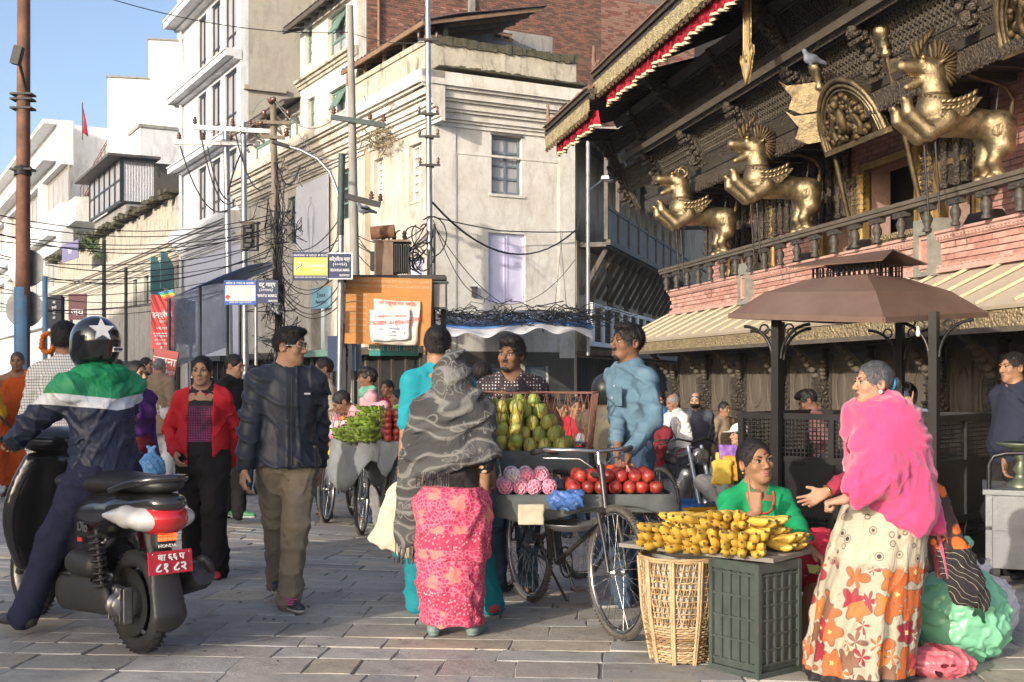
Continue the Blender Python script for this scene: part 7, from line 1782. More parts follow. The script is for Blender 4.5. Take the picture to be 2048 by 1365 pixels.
d=7.55;P=Person('person in pale denim shirt with short beard holding the fruit bicycle by its handlebar',onG(1262,d),-64,1.735,SK_DARK,head=(2,-2,0),hands=(P3(1235,905,7.25),P3(1257,903,7.15)),handdir=((0,0,-1),(-.1,-.3,-1)),palm=((0,0,-1),(-.8,-.2,0)),hstyle=('relaxed','grip'),feet=(onG(1245,7.4),onG(1290,7.6)),nose=1.1,poles=((-.6,.7,-.4),(.6,.9,-.2)));P.hair('side',vol=1.3);P.beard(2)
P.top(DENIM,'shirt',.022,.97,.12,.012,collar=1.0,seed=9,neck=-.01,sleeve_r=.92);P.trousers(JEAN,.014);P.shoes(SNEAK,SOLEW);ORB=mat('orange_leather',(.45,.08,.02),.5,0,.2,9,.2)
b=MB();[b.ell(P.pel+P.fw*(.158-.012*abs(k-3))+P.up*(.40-.075*k),(.006,.005,.006),None,6,4)for k in range(7)];b.build('button',mat('pale_button',(.4,.4,.38),.4),P.ob);b=MB();b.box(P.pel+P.fw*.147+P.rt*.085+P.up*.33,(.095,.006,.10),np.array(P.B).tolist()and Matrix(P.B.tolist()));b.box(P.pel+P.fw*.149+P.rt*.085+P.up*.385,(.10,.008,.025),Matrix(P.B.tolist()));b.build('chest_pocket',DENIM,P.ob)
o=MB();o.tube([P.pel+v3(.16*math.cos(a),.13*math.sin(a),-.10+.03*math.cos(a))for a in[k*.25 for k in range(26)]],.022,6);o.build('waist_belt',ORB,P.ob);s=SDF();s.box(P.pel+v3(.06,-.17,-.13),(.09,.035,.05),rd=.02);P.sdf('waist_pouch',s,ORB)
d=9.4;P=Person('person in matt black helmet and olive vest over white sleeves behind the mango basket',onG(1215,d),150,1.68,SK_MID,pelvis=P3(1212,955,d),face=False,hands=(P3(1160,880,9.7),P3(1240,860,9.8)),feet=(P3(1190,1040,9.5).xy.to_3d(),P3(1240,1040,9.5).xy.to_3d()),kpoles=((-.5,-1,.2),(.5,-1,.2)),vox=.010);helmet(P,mat('matt_black_shell',(.02,.021,.023),.4,0,.15,6,.05),vis=VISM);P.top(WHITEC,'shirt',.02,1.0,0,.008);P.top(VEST,'vest',.035,.12,.05,.010);P.trousers(JEAN)
d=13.6;P=Person('person in tan knit top standing beside the silver post, seen from the side',onG(652,d),-75,1.78,SK_MID,vox=.011,lod=1);P.hair('short');P.top(TANC,'jumper',.02,1,.05);P.trousers(JEAN)
d=12.7;P=Person('person in pink shirt bending low over the green bananas',onG(765,d),-70,1.66,SK_DARK,lean=48,head=(0,18,0),pelvis=P3(775,885,d),hands=(P3(700,850,12.4),P3(735,850,12.3)),vox=.011);P.hair('short');P.top(PINKS,'shirt',.03,.9,.04,.010);P.trousers(GREYC)
d=13.4;P=Person('person with thick black hair and green scarf behind the pink shirted vendor',onG(740,d),-78,1.70,SK_DARK,vox=.011);P.hair('thick');P.top(PINKS,'shirt',.02,1,.05);P.trousers(JEAN);s=SDF();s.cone(P.neck+v3(-.05,-.02,0),P.neck+v3(.05,-.05,-.02),.06,k=.03);s.cone(P.neck+v3(.05,.03,0),P.neck+v3(-.05,.03,0),.055,k=.03);s.wrinkle(.012,.05);P.sdf('scarf',s,cloth('green_check_scarf',(.12,.32,.24)))
d=9.6;P=Person('person in white shirt half hidden behind the grey shawl',onG(962,d),150,1.62,SK_DARK,vox=.010,face=False);P.hair('short');P.top(WHITEC,'shirt',.022,1,.05);P.trousers(JEAN)
d=12.6;P=Person('person in black tracksuit top with white stripes looking down the street',onG(462,d),70,1.72,SK_FAIR,vox=.010,head=(0,10,0),feet=(onG(452,12.8),onG(478,12.3)));P.hair('short');P.top(BLACKC,'tracksuit_top',.03,1,.06);P.trousers(BLACKC,.02);P.shoes(mat('green_sneaker',(.05,.2,.08),.6),SOLEW)
b=MB();[b.tube([P.sh[0]+(P.el[0]-P.sh[0])*(.75+.05*k)+v3(-.07,-.04,0),P.sh[0]+(P.el[0]-P.sh[0])*(.75+.05*k)+v3(-.07,.04,0)],.006,4)for k in range(3)];b.build('white_stripe',WHITEC,P.ob)
d=16.9;P=Person('person with cropped grey hair in brown waistcoat and white trousers walking away',onG(318,d),165,1.66,SK_FAIR,vox=.012,face=False);P.hair('short',HAIR_GREY);P.top(BROWNV,'waistcoat',.03,.9,.30,flare=.02);P.trousers(WHITEC,.03);P.shoes(LEATH)
d=18.5;P=Person('person with dark hair and navy coat far down the street, in profile',onG(290,d),75,1.70,SK_FAIR,vox=.014);P.hair('short');P.top(NAVY,'coat',.03,1,.2);P.trousers(BLACKC)
d=9.6;P=Person('person with black tied hair in violet mostly hidden behind the rider',onG(268,d),60,1.56,SK_FAIR,True,vox=.011);P.hair('back');P.top(cloth('violet_cotton',(.10,.03,.16)),'tunic',.02,.9,.2);P.trousers(MAROON,.03);P.shoes(LEATH)
LBAG=mat('blue_plastic_bag',(.10,.30,.62),.3,0,.2,8,.2);LBAG.node_tree.nodes['Principled BSDF'].inputs['Alpha'].default_value=.82
def plastic_bag(label,at,w,h,m,seed=0,sx=1.0,tie=True,lean=0.):
 s=SDF();s.ell((0,0,h*.36),(w*.49,w*.42*sx,h*.37),k=.03)
 if tie:s.cone((lean*.5,0,h*.6),(lean,0,h*.82),w*.30,w*.07,.08,flat=((0,1,0),.6));[s.cone((lean,0,h*.80),(lean+q*w*.13,0,h),w*.06,w*.045,.02,flat=((0,1,0),.5))for q in(-1,1)]
 r=np.random.RandomState(seed);ph=r.uniform(0,6,6)
 s.wrinkle(w*.035,w*.22,seed,(.3,.2,1),.5);s.wrinkle(w*.02,w*.12,seed+40,(1,.4,.2),.6)
 s.disp(lambda x,y,z:(w*.006)*(1-2*np.abs(np.sin(.5*(10/w*x+7/w*z+2*np.sin(6/w*y+ph[0])+ph[1]))))+(w*.004)*(1-2*np.abs(np.sin(6/w*y-9/w*z+2*np.sin(5/w*x+ph[2])))))
 r2=[(r.normal(size=3)*9/w,r.uniform(0,6))for _ in range(7)]
 s.disp(lambda x,y,z:sum((w*.003)*(1-2.2*np.abs(np.sin(d_[0]*x+d_[1]*y+d_[2]*z+p_+1.3*np.sin(7/w*z+p_*2))))for d_,p_ in r2))
 o=sdf_obj('plastic_bag',s,max(.005,w*.016),m);o.location=at;tag(o,label,'bag');return o
plastic_bag('thin blue plastic bag with greens inside, hanging beside the person in violet',P3(303,965,9.3),.19,.27,LBAG,3)
def plaid(N):
 s=N.xyz();a=N.math('SINE',N.math('MULTIPLY',N.math('ADD',s[0],s[1]),340));c=N.math('SINE',N.math('MULTIPLY',s[2],340));m_=N.math('MAXIMUM',N.math('GREATER_THAN',a,.72),N.math('GREATER_THAN',c,.72));return N.mix(m_,(.60,.60,.58),(.19,.20,.22))
d=7.9;P=Person('person in white and grey checked shirt seen from behind beyond the scooter',onG(128,d),168,1.77,SK_MID,face=False,head=(12,0,0));P.hair('short');P.top(pattern('checked_shirt',None,plaid),'shirt',.032,.95,.14,.010,collar=.8);P.trousers(KHAKI,.02);P.shoes(SNEAK)
def robe(P,m,sash,z1=.16):
 P.skirt(m,stations=[(z1,0,0,.24,.20),(.6,0,0,.24,.20),(.95,0,0,.20,.17),(1.2,0,0,.21,.16),(1.36,0,0,.15,.12),(1.43,0,.01,.075,.07)],n=9,amp=.06,name='robe',wr=.012)
 s=SDF();s.cone(P.sh[1]+v3(.02,-.04,.05),P.pel+v3(-.1,-.17,.05),.11,.12,.03,flat=((0,1,0),.55));s.cone(P.sh[1]+v3(.03,0,0),P.el[1]+v3(.03,0,-.1),.10,.12,.04);s.wrinkle(.014,.08,3,(.5,0,1),.6);P.sdf('shoulder_cloth',s,sash)
d=14.3;P=Person('shaven monk in saffron robe standing at the far left with one shoulder bare',onG(35,d),12,1.70,SK_MID,vox=.011,fat=.01);P.hair('crop',HAIR_STUB,.25);robe(P,ORANGER,ORANGER);P.shoes(LEATH)
d=13.6;P=Person('monk in maroon robe with yellow shoulder cloth cut by the left edge',onG(-62,d),25,1.68,SK_MID,vox=.011);P.hair('crop',HAIR_STUB,.25);robe(P,MAROON,YELR);P.shoes(LEATH)
def by(px,d,top):x=(px-CX)/F*d;return Vector((x,d,G(x,d)))
d=16.6;P=Person('person in navy jacket over blue shirt looking down at his hands near the temple corner',by(1318,d,0),-8,1.69,SK_MID,vox=.011,head=(0,20,0),hands=(P3(1305,885,16.3),P3(1330,885,16.3)),hstyle=('pinch','pinch'));P.hair('short');P.top(cloth('bright_blue_shirt',(.03,.20,.45)),'shirt',.015,0,.05);P.top(BLUEJ,'jacket',.03,1,.08,op=.07,collar=1);P.trousers(JEAN)
d=15.8;P=Person('elderly person with cropped grey hair and checked scarf facing away from the doors',by(1352,d,0),-62,1.60,SK_MID,vox=.011,head=(0,14,0));P.hair('ring',HAIR_GREY);P.top(WHITEC,'shirt',.03,1,.15,belly=.02);P.trousers(GREYC,.03);P.shoes(LEATH);s=SDF();s.cone(P.neck+v3(-.06,0,.0),P.neck+v3(.06,0,.0),.06,k=.03);s.cone(P.neck+v3(.07,-.04,-.02),P.pel+v3(.09,-.16,.06),.05,.06,.03);s.wrinkle(.01,.06);P.sdf('scarf',s,pattern('checked_grey_scarf',None,plaid))
d=15.2;P=Person('person in dark red top seen from behind, sitting on the parked motorcycle',by(1302,d,0),160,1.66,SK_MID,vox=.011,face=False,pelvis=P3(1308,935,d),kpoles=((-.6,-1,0),(.6,-1,0)),hands=(P3(1290,870,15.5),P3(1325,872,15.6)));P.hair('short');P.top(MAROON,'shirt',.03,1,.04);P.trousers(JEAN,.02)
d=16.4;P=Person('balding person in slate blue jacket with black face mask holding a carrier bag',by(1392,d,0),-14,1.64,SK_FAIR,vox=.010,fat=.015,head=(-6,4,0),hands=(P3(1365,905,16.3),P3(1413,905,16.5)));P.hair('ring',HAIR_STREAK);P.top(SLATE,'jacket',.035,1,.10,.010,collar=1.1);P.trousers(cloth('dark_grey_trouser',(.045,.042,.045)),.018);P.shoes(SNEAK);s=SDF();s.ell(P.hp(0,-.035,-.055),(.064,.075,.055),P.HR);s.plane(P.hp(0,-.02,0),P.HR@v3(0,1,.1));s.plane(P.hp(0,0,-.012),P.HR@v3(0,-.2,1));P.sdf('face_mask',s,BLACKC,.008)
plastic_bag('clear carrier bag with greens, hanging from the masked person\'s hand',P3(1416,966,16.35),.20,.34,mat('clear_plastic',(.42,.52,.50),.25,0,.25,9,.2),8)
d=13.2;P=Person('person in white cap and grey trousers sitting on the temple step',by(1478,d,0),-70,1.62,SK_FAIR,vox=.010,pelvis=P3(1482,985,d),feet=(P3(1440,1010,d-.1).xy.to_3d(),P3(1452,1015,d).xy.to_3d()),hands=(P3(1450,930,d-.1),P3(1448,935,d)));P.hair('short');P.top(cloth('ochre_shirt',(.45,.26,.05)),'shirt',.02,.5,.02);P.trousers(GREYC,.022);P.shoes(SNEAK);s=SDF();s.ell(P.hp(0,.012,.05),(.088,.108,.085),P.HR);s.plane(P.hp(0,0,.035),P.HR@v3(0,-.1,-1));s.cone(P.hp(0,-.07,.045),P.hp(0,-.155,.035),.06,.05,.01,flat=(P.HR@v3(0,.1,1),.12));P.sdf('white_cap',s,WHITEC,.009)
d=11.2;P=Person('person with curly dark hair in red checked shirt behind the cage mesh',by(1652,d,0),-100,1.5,SK_DARK,vox=.010,head=(0,25,0),lean=12);P.hair('thick');P.top(pattern('red_check_shirt',None,lambda N:N.mix(.85,plaid(N),(.30,.03,.035),'MULTIPLY')),'shirt',.02,.5,.05);P.trousers(JEAN)
d=11.0;P=Person('person in black helmet with clear visor behind the cage, hand raised to the chin',by(1812,d,0),-75,1.50,SK_FAIR,vox=.010,face=False,hands=(P3(1795,825,10.6),P3(1815,815,10.5)),handdir=(None,(.2,0,1)),hstyle=('relaxed','point'));helmet(P,GLOSSB,vis=mat('clear_visor',(.35,.36,.36),.05,0,.05,4,0,clear=1));P.top(cloth('pale_blue_jacket',(.25,.35,.42)),'jacket',.03,.9,.1);P.trousers(JEAN)
d=9.0;P=Person('person in navy polo shirt with white piping standing at the right edge',by(2032,d,0),-68,1.66,SK_MID,head=(-6,0,0),fat=.02,vox=.009,hands=(P3(2012,940,8.9),P3(2035,945,9.0)));P.hair('crop',vol=.5);P.top(NAVYP,'polo_shirt',.026,.45,.06,belly=.03,collar=.9);P.trousers(BLACKC,.02);P.shoes(SNEAK)
for k,(px,d,lb,m_,yw)in enumerate(((798,15.5,'person in grey top far behind the green bananas',GREYC,-60),(820,16.5,'person in dark cap and coat far behind the turquoise lady',NAVY,20),(1150,12.5,'person in red kurta seen through the mango basket wires',REDK,10),(1120,13.2,'person in slate top beside the red kurta, seen through the basket',SLATE,40))):P=Person(lb,by(px,d,0),yw,1.52-.08*(k>1),SK_MID,vox=.013);P.hair('short');P.top(m_,'shirt',.025,.9,.1);P.trousers(JEAN)
for px,d,H,yw,hr,m_,lb in((842,14.5,1.62,30,'short',WHITEC,'person in white shirt far behind the turquoise tunic'),(778,17.0,1.66,-40,'short',MAROON,'person in maroon top far behind the pink shirted vendor'),(600,17.5,1.64,150,'short',GREYC,'person in grey top walking away in the far street'),(540,19.0,1.66,10,'short',BLUEJ,'person in blue jacket far down the street beside the tracksuit'),(1352,19.2,1.60,-20,'back',REDK,'person in red kurta by the temple plinth behind the elderly man'),(1446,17.6,1.55,40,'short',BROWNV,'person in brown top near the temple doors beside the white cap'),(1168,14.0,1.5,-80,'thick',WHITEC,'person in white shirt seen through the rear of the mango basket'),(235,19.0,1.68,170,'short',NAVY,'person in navy coat walking away far beyond the rider'),(505,15.5,1.64,40,'back',PINKS,'person in pink top half hidden behind the charcoal jacket'),(1105,15.8,1.56,-30,'short',TANC,'person in tan jumper far behind the dotted shirt')):
 P=Person(lb,by(px,d,0),yw,H,SK_MID,vox=.013);P.hair(hr);P.top(m_,'top',.025,.9,.1);P.trousers(JEAN,.02);P.shoes(SNEAK)
d=6.55;P=Person('smiling person in green blouse sitting behind the yellow bananas, finger at the chin',P3(1512,0,d).xy.to_3d(),14,1.66,SK_MID,True,head=(6,-6,-6),pelvis=P3(1510,1160,d+.05),hands=(P3(1514,1022,6.2),P3(1628,1112,6.1)),handdir=((-.12,0,1),(.35,-.35,-.25)),palm=((.5,.8,0),(-.6,.2,-.6)),hstyle=('point','pinch'),poles=((-.6,-.2,-1),(.8,.5,.1)),feet=(P3(1480,1330,6.4).xy.to_3d(),P3(1600,1330,6.35).xy.to_3d()),kpoles=((-.4,-1,1),(.5,-1,1)),hs=1.08,lips=LIP,vox=.0075,fat=.01);P.hair('back',vol=1.1)
P.top(GREENC,'blouse',.018,.78,.0,.007,neck=-.055,seed=4);REDSK=pattern('red_dotted_skirt',None,lambda N:N.ramp(vor(N,30),[(.14,(.62,.45,.40)),(.2,(.42,.015,.045))]));s=SDF();[s.cone(P.pel,P.kn[i],.15,.12,.06)or s.cone(P.kn[i],P.an[i]+v3(0,0,.0),.13,.15,.06)for i in(0,1)];s.cone(P.kn[0],P.kn[1],.10,k=.06);s.wrinkle(.012,.10,3);P.sdf('skirt',s,REDSK);earring(P,GOLDJ,.007)
b=MB();b.ell(P.hp(0,-.094,.045),(.006,.004,.012),None,8,5);b.build('tika',REDL,P.ob);b=MB();b.tube([P.neck+P.rt*(.075*math.cos(a))+P.fw*(.055+.06*math.sin(a))-P.up*(.02+.11*math.sin(a))for a in[k*.157 for k in range(21)]],.006,5);b.build('bead_necklace',REDL,P.ob);[ringtube(P,P.wr[1]-(P.wr[1]-P.el[1])*(.04+.04*k),.032,P.wr[1]-P.el[1],.004,REDL,'bangle')for k in range(2)]
o=MB();o.box((0,0,0),(.10,.05,.004),Matrix.Rotation(.3,3,'Y'));o=o.build('banknote',mat('yellow_green_note',(.50,.52,.16),.7,0,.2,40,.05));o.location=P3(1632,1140,6.15);o.rotation_euler=(R(50),0,.2);tag(o,'folded yellow green banknote held over the crate','banknote')
def sari_c(N):
 s=N.xyz();rings=N.ramp(vor(N,16,rnd=.9),[(.16,(.03,.02,.02)),(.20,(.34,.30,.21)),(.27,(.34,.30,.21)),(.29,(.04,.03,.03)),(.36,(.38,.335,.25))],'LINEAR');ln=N.ramp(swirl(N,9,6,1.2),[(.46,(1,)*3),(.5,(.35,)*3),(.54,(1,)*3)]);top=N.mix(1.0,rings,ln,'MULTIPLY')
 f,c=petals(N,10.5,5);cc=N.ramp(N.xyz(c)[0],[(0,(.38,.09,.02)),(.38,(.23,.016,.028)),(.72,(.15,.07,.04)),(.85,(.40,.12,.025))],'CONSTANT');g=N.mix(N.ramp(f,[(.54,(1,)*3),(.57,(0,)*3)]),(.31,.28,.21),cc);g=N.mix(N.ramp(f,[(.10,(1,)*3),(.14,(0,)*3)]),g,(.6,.45,.15));ed=N.ramp(f,[(.52,(0,)*3),(.56,(.9,)*3),(.62,(0,)*3)]);g=N.mix(ed,g,(.09,.03,.03))
 m1=N.ramp(N.math('ADD',s[2],N.math('MULTIPLY',N.noise(3),.15)),[(.60,(1,)*3),(.64,(0,)*3)]);g=N.mix(m1,top,g);return N.mix(N.math('LESS_THAN',s[2],.045),g,(.015,.012,.014))
SARI=pattern('cream_flowered_sari',None,sari_c,.7)
d=5.7;P=Person('elderly person in bright pink wool shawl and flowered cream sari holding out an open hand',P3(1772,0,d).xy.to_3d(),-76,1.475,SK_FAIR,True,head=(-4,-3,0),lean=5,hands=(P3(1652,985,5.85),P3(1688,1000,5.42)),handdir=((-1,-.25,-.45),(-.9,.3,-.2)),palm=((.1,-.75,.65),(.3,0,-1)),hstyle=('open','fist'),poles=((-.3,.3,-1),(.4,.3,-1)),fat=.015,nose=1.25,vox=.0072,lips=LIP_D);P.hair('bun',HAIR_STREAK);earring(P,PEARL,.010,(1,));RIBB=cloth('blue_hair_ribbon',(.04,.35,.55));ringtube(P,P.hp(0,.103,.004),.030,P.HR@v3(0,1,0),.010,RIBB,'hair_ribbon')
P.skirt(SARI,stations=[(.02,-.02,-.13,.25,.245),(.18,0,-.12,.235,.235),(.45,0,-.08,.22,.235),(.72,0,-.02,.205,.205),(.90,0,0,.17,.165)],n=13,amp=.075,name='sari',wr=.008,seed=8);P.top(cloth('maroon_printed_blouse',(.22,.025,.05)),'blouse',.016,.9,.0,.006)
s=SDF();lf=lambda x,y,z:P.pel+P.rt*x+P.fw*y+P.up*z
s.cone(P.sh[0]+v3(0,0,.012),P.sh[1]+v3(0,0,.012),.10,k=.06);s.cone(P.neck-P.fw*.05,P.chest-P.fw*.05,.085,.14,.05);s.cone(P.neck+P.up*.01-P.fw*.06+P.rt*.03,P.neck+P.up*.05-P.fw*.085-P.rt*.03,.045,.03,.03);s.cone(P.chest,lf(.0,.02,.08),.150,.185,.06,flat=(P.fw,.80));s.cone(P.sh[1],P.el[1],.095,.095,.06);s.cone(P.el[1],P.el[1]*.45+P.wr[1]*.55,.10,.075,.05);s.cone(P.sh[0],P.el[0],.10,.08,.06);s.cone(lf(.12,.03,.22),lf(.16,-.02,-.02),.12,.12,.06)
s.plane(lf(0,0,-.10),P.up*-1+P.fw*.28);s.cone(P.sh[0]+P.up*.01-P.fw*.08,lf(-.02,-.175,-.10),.085,.06,.05);s.cone(lf(.10,-.10,.30),lf(.06,-.20,-.12),.06,.05,.04);s.wrinkle(.007,.22,12,(.75,.5,.45),1.6);s.cone(lf(.06,.10,.30),lf(.10,.12,.12),.08,.09,.05);s.cone(lf(.10,-.02,.30),lf(.10,-.06,.02),.125,.125,.05);s.ell(lf(.08,.0,.16),(.16,.16,.26),k=.05);c0=P.sh[1]+P.fw*.06+P.up*.02
def drape(x,y,z):
 a=np.arctan2(z-c0[2],y-c0[1]);rr_=np.sqrt((z-c0[2])**2+(y-c0[1])**2);q=0
 for n,p_,am in((9,.4,1),(14.5,2.1,.7),(23,4.0,.45)):k=np.maximum(1-1.7*np.abs(np.sin(n*.5*(a+.25*np.sin(9*rr_+p_))+p_+2*x)),0);q=q+am*k*k*(3-2*k)
 return-.013*q*np.clip((rr_-.04)*6,0,1)
s.disp(drape);P.sdf('pink_shawl',s,PINKW,.0085)
b=MB();r=random.Random(6)
for k in range(46):t=k/45;p=lf(.11-.15*t,-.19-.05*t,-.12-.02*t);b.tube([p,p+v3(r.uniform(-.01,.01),r.uniform(.01,.03),-.10),p+v3(r.uniform(-.015,.015),.04+r.uniform(0,.03),-.20-r.uniform(0,.05))],.0036,3)
b.build('shawl_fringe',PINKW,P.ob).__setitem__('kind','stuff');ringtube(P,P.wr[0]-(P.wr[0]-P.el[0])*.04,.031,P.wr[0]-P.el[0],.0045,GOLDJ,'bangle')
BSARI=pattern('black_swirl_sari_end',None,lambda N:N.mix(N.math('GREATER_THAN',N.xyz()[2],.60),N.ramp(swirl(N,6,6,1.4),[(.42,(.015,.012,.014)),(.5,(.50,.45,.34)),(.56,(.015,.012,.014))]),N.ramp(petals(N,7)[0],[(.45,(.55,.12,.02)),(.5,(.04,.02,.02))])));s=SDF();s.cone(lf(.05,-.21,.02),lf(.10,-.33,-.42),.07,.085,.03,flat=(P.rt,.4));s.cone(lf(.10,-.33,-.42),lf(.10,-.42,-.52),.08,.02,.03,flat=(P.rt,.35));s.wrinkle(.012,.06,4,(0,0,1),.1);P.sdf('sari_end',s,BSARI,.008)
# ------------------------------------------------------------ bicycles
CHROME=mat('worn_chrome',(.45,.45,.45),.25,.9,.2,12,.1,dirt=(.12,.09,.06),dirt_amt=.5);TYRE=mat('dusty_tyre',(.05,.047,.042),.85,0,.3,14,.3,90,dirt=(.17,.15,.125),dirt_amt=.5);BFRAME=mat('black_bike_enamel',(.018,.018,.02),.35,.1,.3,9,.1,dirt=(.10,.08,.06),dirt_amt=.35)
WM={}
def wheel_mesh(r):
 if r in WM:return WM[r]
 b=MB();n=36;prof=[(r-.032+.016*math.cos(a),.017*math.sin(a))for a in[k*math.pi/4 for k in range(9)]];b.lathe([(p[0]+.014,p[1])for p in prof],(0,0,0),(0,1,0),n)
 for i in range(90):a=2*math.pi*i/90;c=Vector((math.cos(a),0,math.sin(a)));b.box(c*r,(.006,.030,.012),frame(c,Vector((0,1,0))))
 t=b.mesh('tyre',TYRE);b=MB();b.lathe([(r-.036,-.013),(r-.046,-.010),(r-.046,.010),(r-.036,.013),(r-.036,-.013)],(0,0,0),(0,1,0),n);rm=b.mesh('rim',CHROME)
 b=MB()
 for i in range(32):
  a=2*math.pi*i/32;s_=1 if i%2 else-1;a2=a+s_*.55*(1 if i%4<2 else-1);b.tube([(.022*math.cos(a2),.028*s_,.022*math.sin(a2)),((r-.045)*math.cos(a),0,(r-.045)*math.sin(a))],.0017,4,False)
 sp=b.mesh('spokes',CHROME);b=MB();b.lathe([(.001,-.05),(.012,-.05),(.012,-.035),(.026,-.032),(.026,-.026),(.016,-.02),(.016,.02),(.026,.026),(.026,.032),(.012,.035),(.012,.05),(.001,.05)],(0,0,0),(0,1,0),12);h=b.mesh('hub',CHROME)
 WM[r]=(t,rm,sp,h);return WM[r]
def wheel(parent,loc,r,yaw=0.,nm='wheel'):
 t,rm,sp,h=wheel_mesh(r);o=link(nm,t,parent);o.location=loc;o.rotation_euler=(0,0,yaw)
 for n_,m_ in(('rim',rm),('spokes',sp),('hub',h)):link(n_,m_,o)
 return o
def bicycle(label,rear,front,steer=0.,group='fruit vendors\' bicycles'):
 rear=Vector(rear);front=Vector(front);v=front-rear;t=thing('bicycle',label,'bicycle',(rear.x,rear.y,min(rear.z,front.z)),math.atan2(v.y,v.x),group);L=v.to_2d().length;dz=front.z-rear.z;z0=rear.z-t.location.z
 t.rotation_euler=(0,-math.atan2(dz,L),math.atan2(v.y,v.x));t.location=rear;r=.355
 wheel(t,(0,0,r),r,nm='rear_wheel');wheel(t,(L,0,r),r,steer,'front_wheel')
 hd,hb=(L-.20,0,.90),(L-.13,0,.64);st,bb=(.28,0,.84),(.43,0,.30)
 b=MB();[b.tube(q,.016,7)for q in([hd,hb],[st,(L-.19,0,.86)],[bb,hb],[st,bb])]
 for y in(-.055,.055):b.tube([(0,y,r),(st[0],y*.3,st[2]-.04)],.009,6);b.tube([(0,y,r),(bb[0],y*.6,bb[2])],.010,6)
 b.build('frame',BFRAME,t)
 b=MB();b.tube([(L-.20,0,.92),hb],.018,7)
 for y in(-.055,.055):b.tube([(L-.125,y,.66),(L-.05,y,.50),(L,y,r)],.012,6)
 b.tube([(L-.125,-.055,.67),(L-.125,.055,.67)],.02,6);b.build('fork',BFRAME,t)
 b=MB();b.tube([(L-.215,0,.90),(L-.235,0,.99)],.013,7);b.tube([(L-.46,-.29,.98),(L-.36,-.27,1.0),(L-.24,-.12,1.0),(L-.235,0,.99),(L-.24,.12,1.0),(L-.36,.27,1.0),(L-.46,.29,.98)],.011,7)
 for y in(-1,1):b.tube([(L-.42,y*.25,.95),(L-.26,y*.10,.95),(L-.24,y*.03,.9)],.005,5)
 h=b.build('handlebar',CHROME,t);b=MB();[b.tube([(L-.36,y*.27,1.0),(L-.48,y*.293,.978)],.017,7)for y in(-1,1)];b.build('grip',RUBBER,h)
 b=MB();b.tube([(.28,0,.84),(.26,0,.93)],.013,6);b.build('seat_post',CHROME,t);s=SDF();s.cone((.16,0,.95),(.40,0,.955),.085,.03,.02,flat=((0,0,1),.4));sdf_obj('saddle',s,.012,LEATH,t)
 b=MB()
 for y in(-.07,.07):b.tube([(-.18,y,.74),(.28,y,.76)],.007,5);b.tube([(0,y,r),(-.05,y,.74)],.007,5)
 for i in range(5):b.tube([(-.17+.1*i,-.07,.745),(-.17+.1*i,.07,.745)],.005,5)
 b.build('rear_carrier',BFRAME,t);b=MB();b.lathe([(.085,-.004),(.095,-.004),(.095,.004),(.085,.004),(.085,-.004)],(bb[0],.06,bb[2]),(0,1,0),20);b.tube([(bb[0]-.02,.06,bb[2]+.02),(bb[0]+.05,.09,bb[2]-.16)],.008,5);b.tube([(bb[0]+.02,-.06,bb[2]-.02),(bb[0]-.05,-.09,bb[2]+.16)],.008,5);[b.box((bb[0]+.05*s_,.12*s_,bb[2]-.16*s_),(.08,.07,.02))for s_ in(1,-1)];b.build('pedal_crank',BFRAME,t)
 b=MB();b.sheet([[(r*1.09*math.cos(a),y,r+r*1.09*math.sin(a))for y in(-.028,0,.028)]for a in[.3+k*.2 for k in range(13)]],True,.003);b.sheet([[(L+r*1.09*math.cos(a),y,r+r*1.09*math.sin(a))for y in(-.028,0,.028)]for a in[1.0+k*.2 for k in range(8)]],True,.003)if steer==9 else None;b.build('mudguard',BFRAME,t)
 b=MB();b.tube([(.02,.07,.33),(.10,.22,.0)],.009,5);b.build('kickstand',BFRAME,t);return t
bicycle('fruit bicycle with the sharp front wheel nearest the camera, beside the wicker basket',onG(1057,7.65),onG(1236,6.52))
bicycle('bicycle under the green mangoes, only its dusty wheel showing by the pink wrap',onG(1003,8.1),onG(1165,8.9));bicycle('bicycle carrying green bananas, bright front wheel turned to the camera',onG(795,13.0),onG(722,12.0),.2);bicycle('bicycle with dull wheel under the grey cloth and red apples',onG(862,12.4),onG(784,11.35),.1);bicycle('bicycle farthest down the row, under the brown fruit basket',onG(712,14.0),onG(652,13.0),.1);bicycle('bicycle parked in front of the motorcycle wheel behind the denim shirt',onG(1255,13.9),onG(1322,13.0),.2)
mr,mf=by(1312,15.5,0),by(1388,14.6,0);v=mf-mr;t=thing('motorcycle','parked grey blue motorcycle with round chrome headlamp before the temple doors','motorcycle',mr,math.atan2(v.y,v.x));L=1.25;SILV=mat('grey_blue_fender',(.22,.27,.33),.3,.3,.15,6,.05,clear=.5)
for x,nm in((0,'rear_wheel'),(L,'front_wheel')):
 b=MB();b.lathe([(.285+.035*math.cos(a),.045*math.sin(a))for a in[k*math.pi/4 for k in range(9)]],(0,0,0),(0,1,0),32);o=b.build(nm,RUBBER,t);o.location=(x,0,.31);b=MB();b.lathe([(.26,-.03),(.235,-.02),(.235,.02),(.26,.03)],(0,0,0),(0,1,0),28);b.lathe([(.001,-.06),(.07,-.05),(.07,.05),(.001,.06)],(0,0,0),(0,1,0),14)
 for i in range(18):a=i*.349;b.tube([(.06*math.cos(a),.03*(-1)**i,.06*math.sin(a)),(.24*math.cos(a+.2),0,.24*math.sin(a+.2))],.003,4,False)
 b.build('rim',CHROME,o)
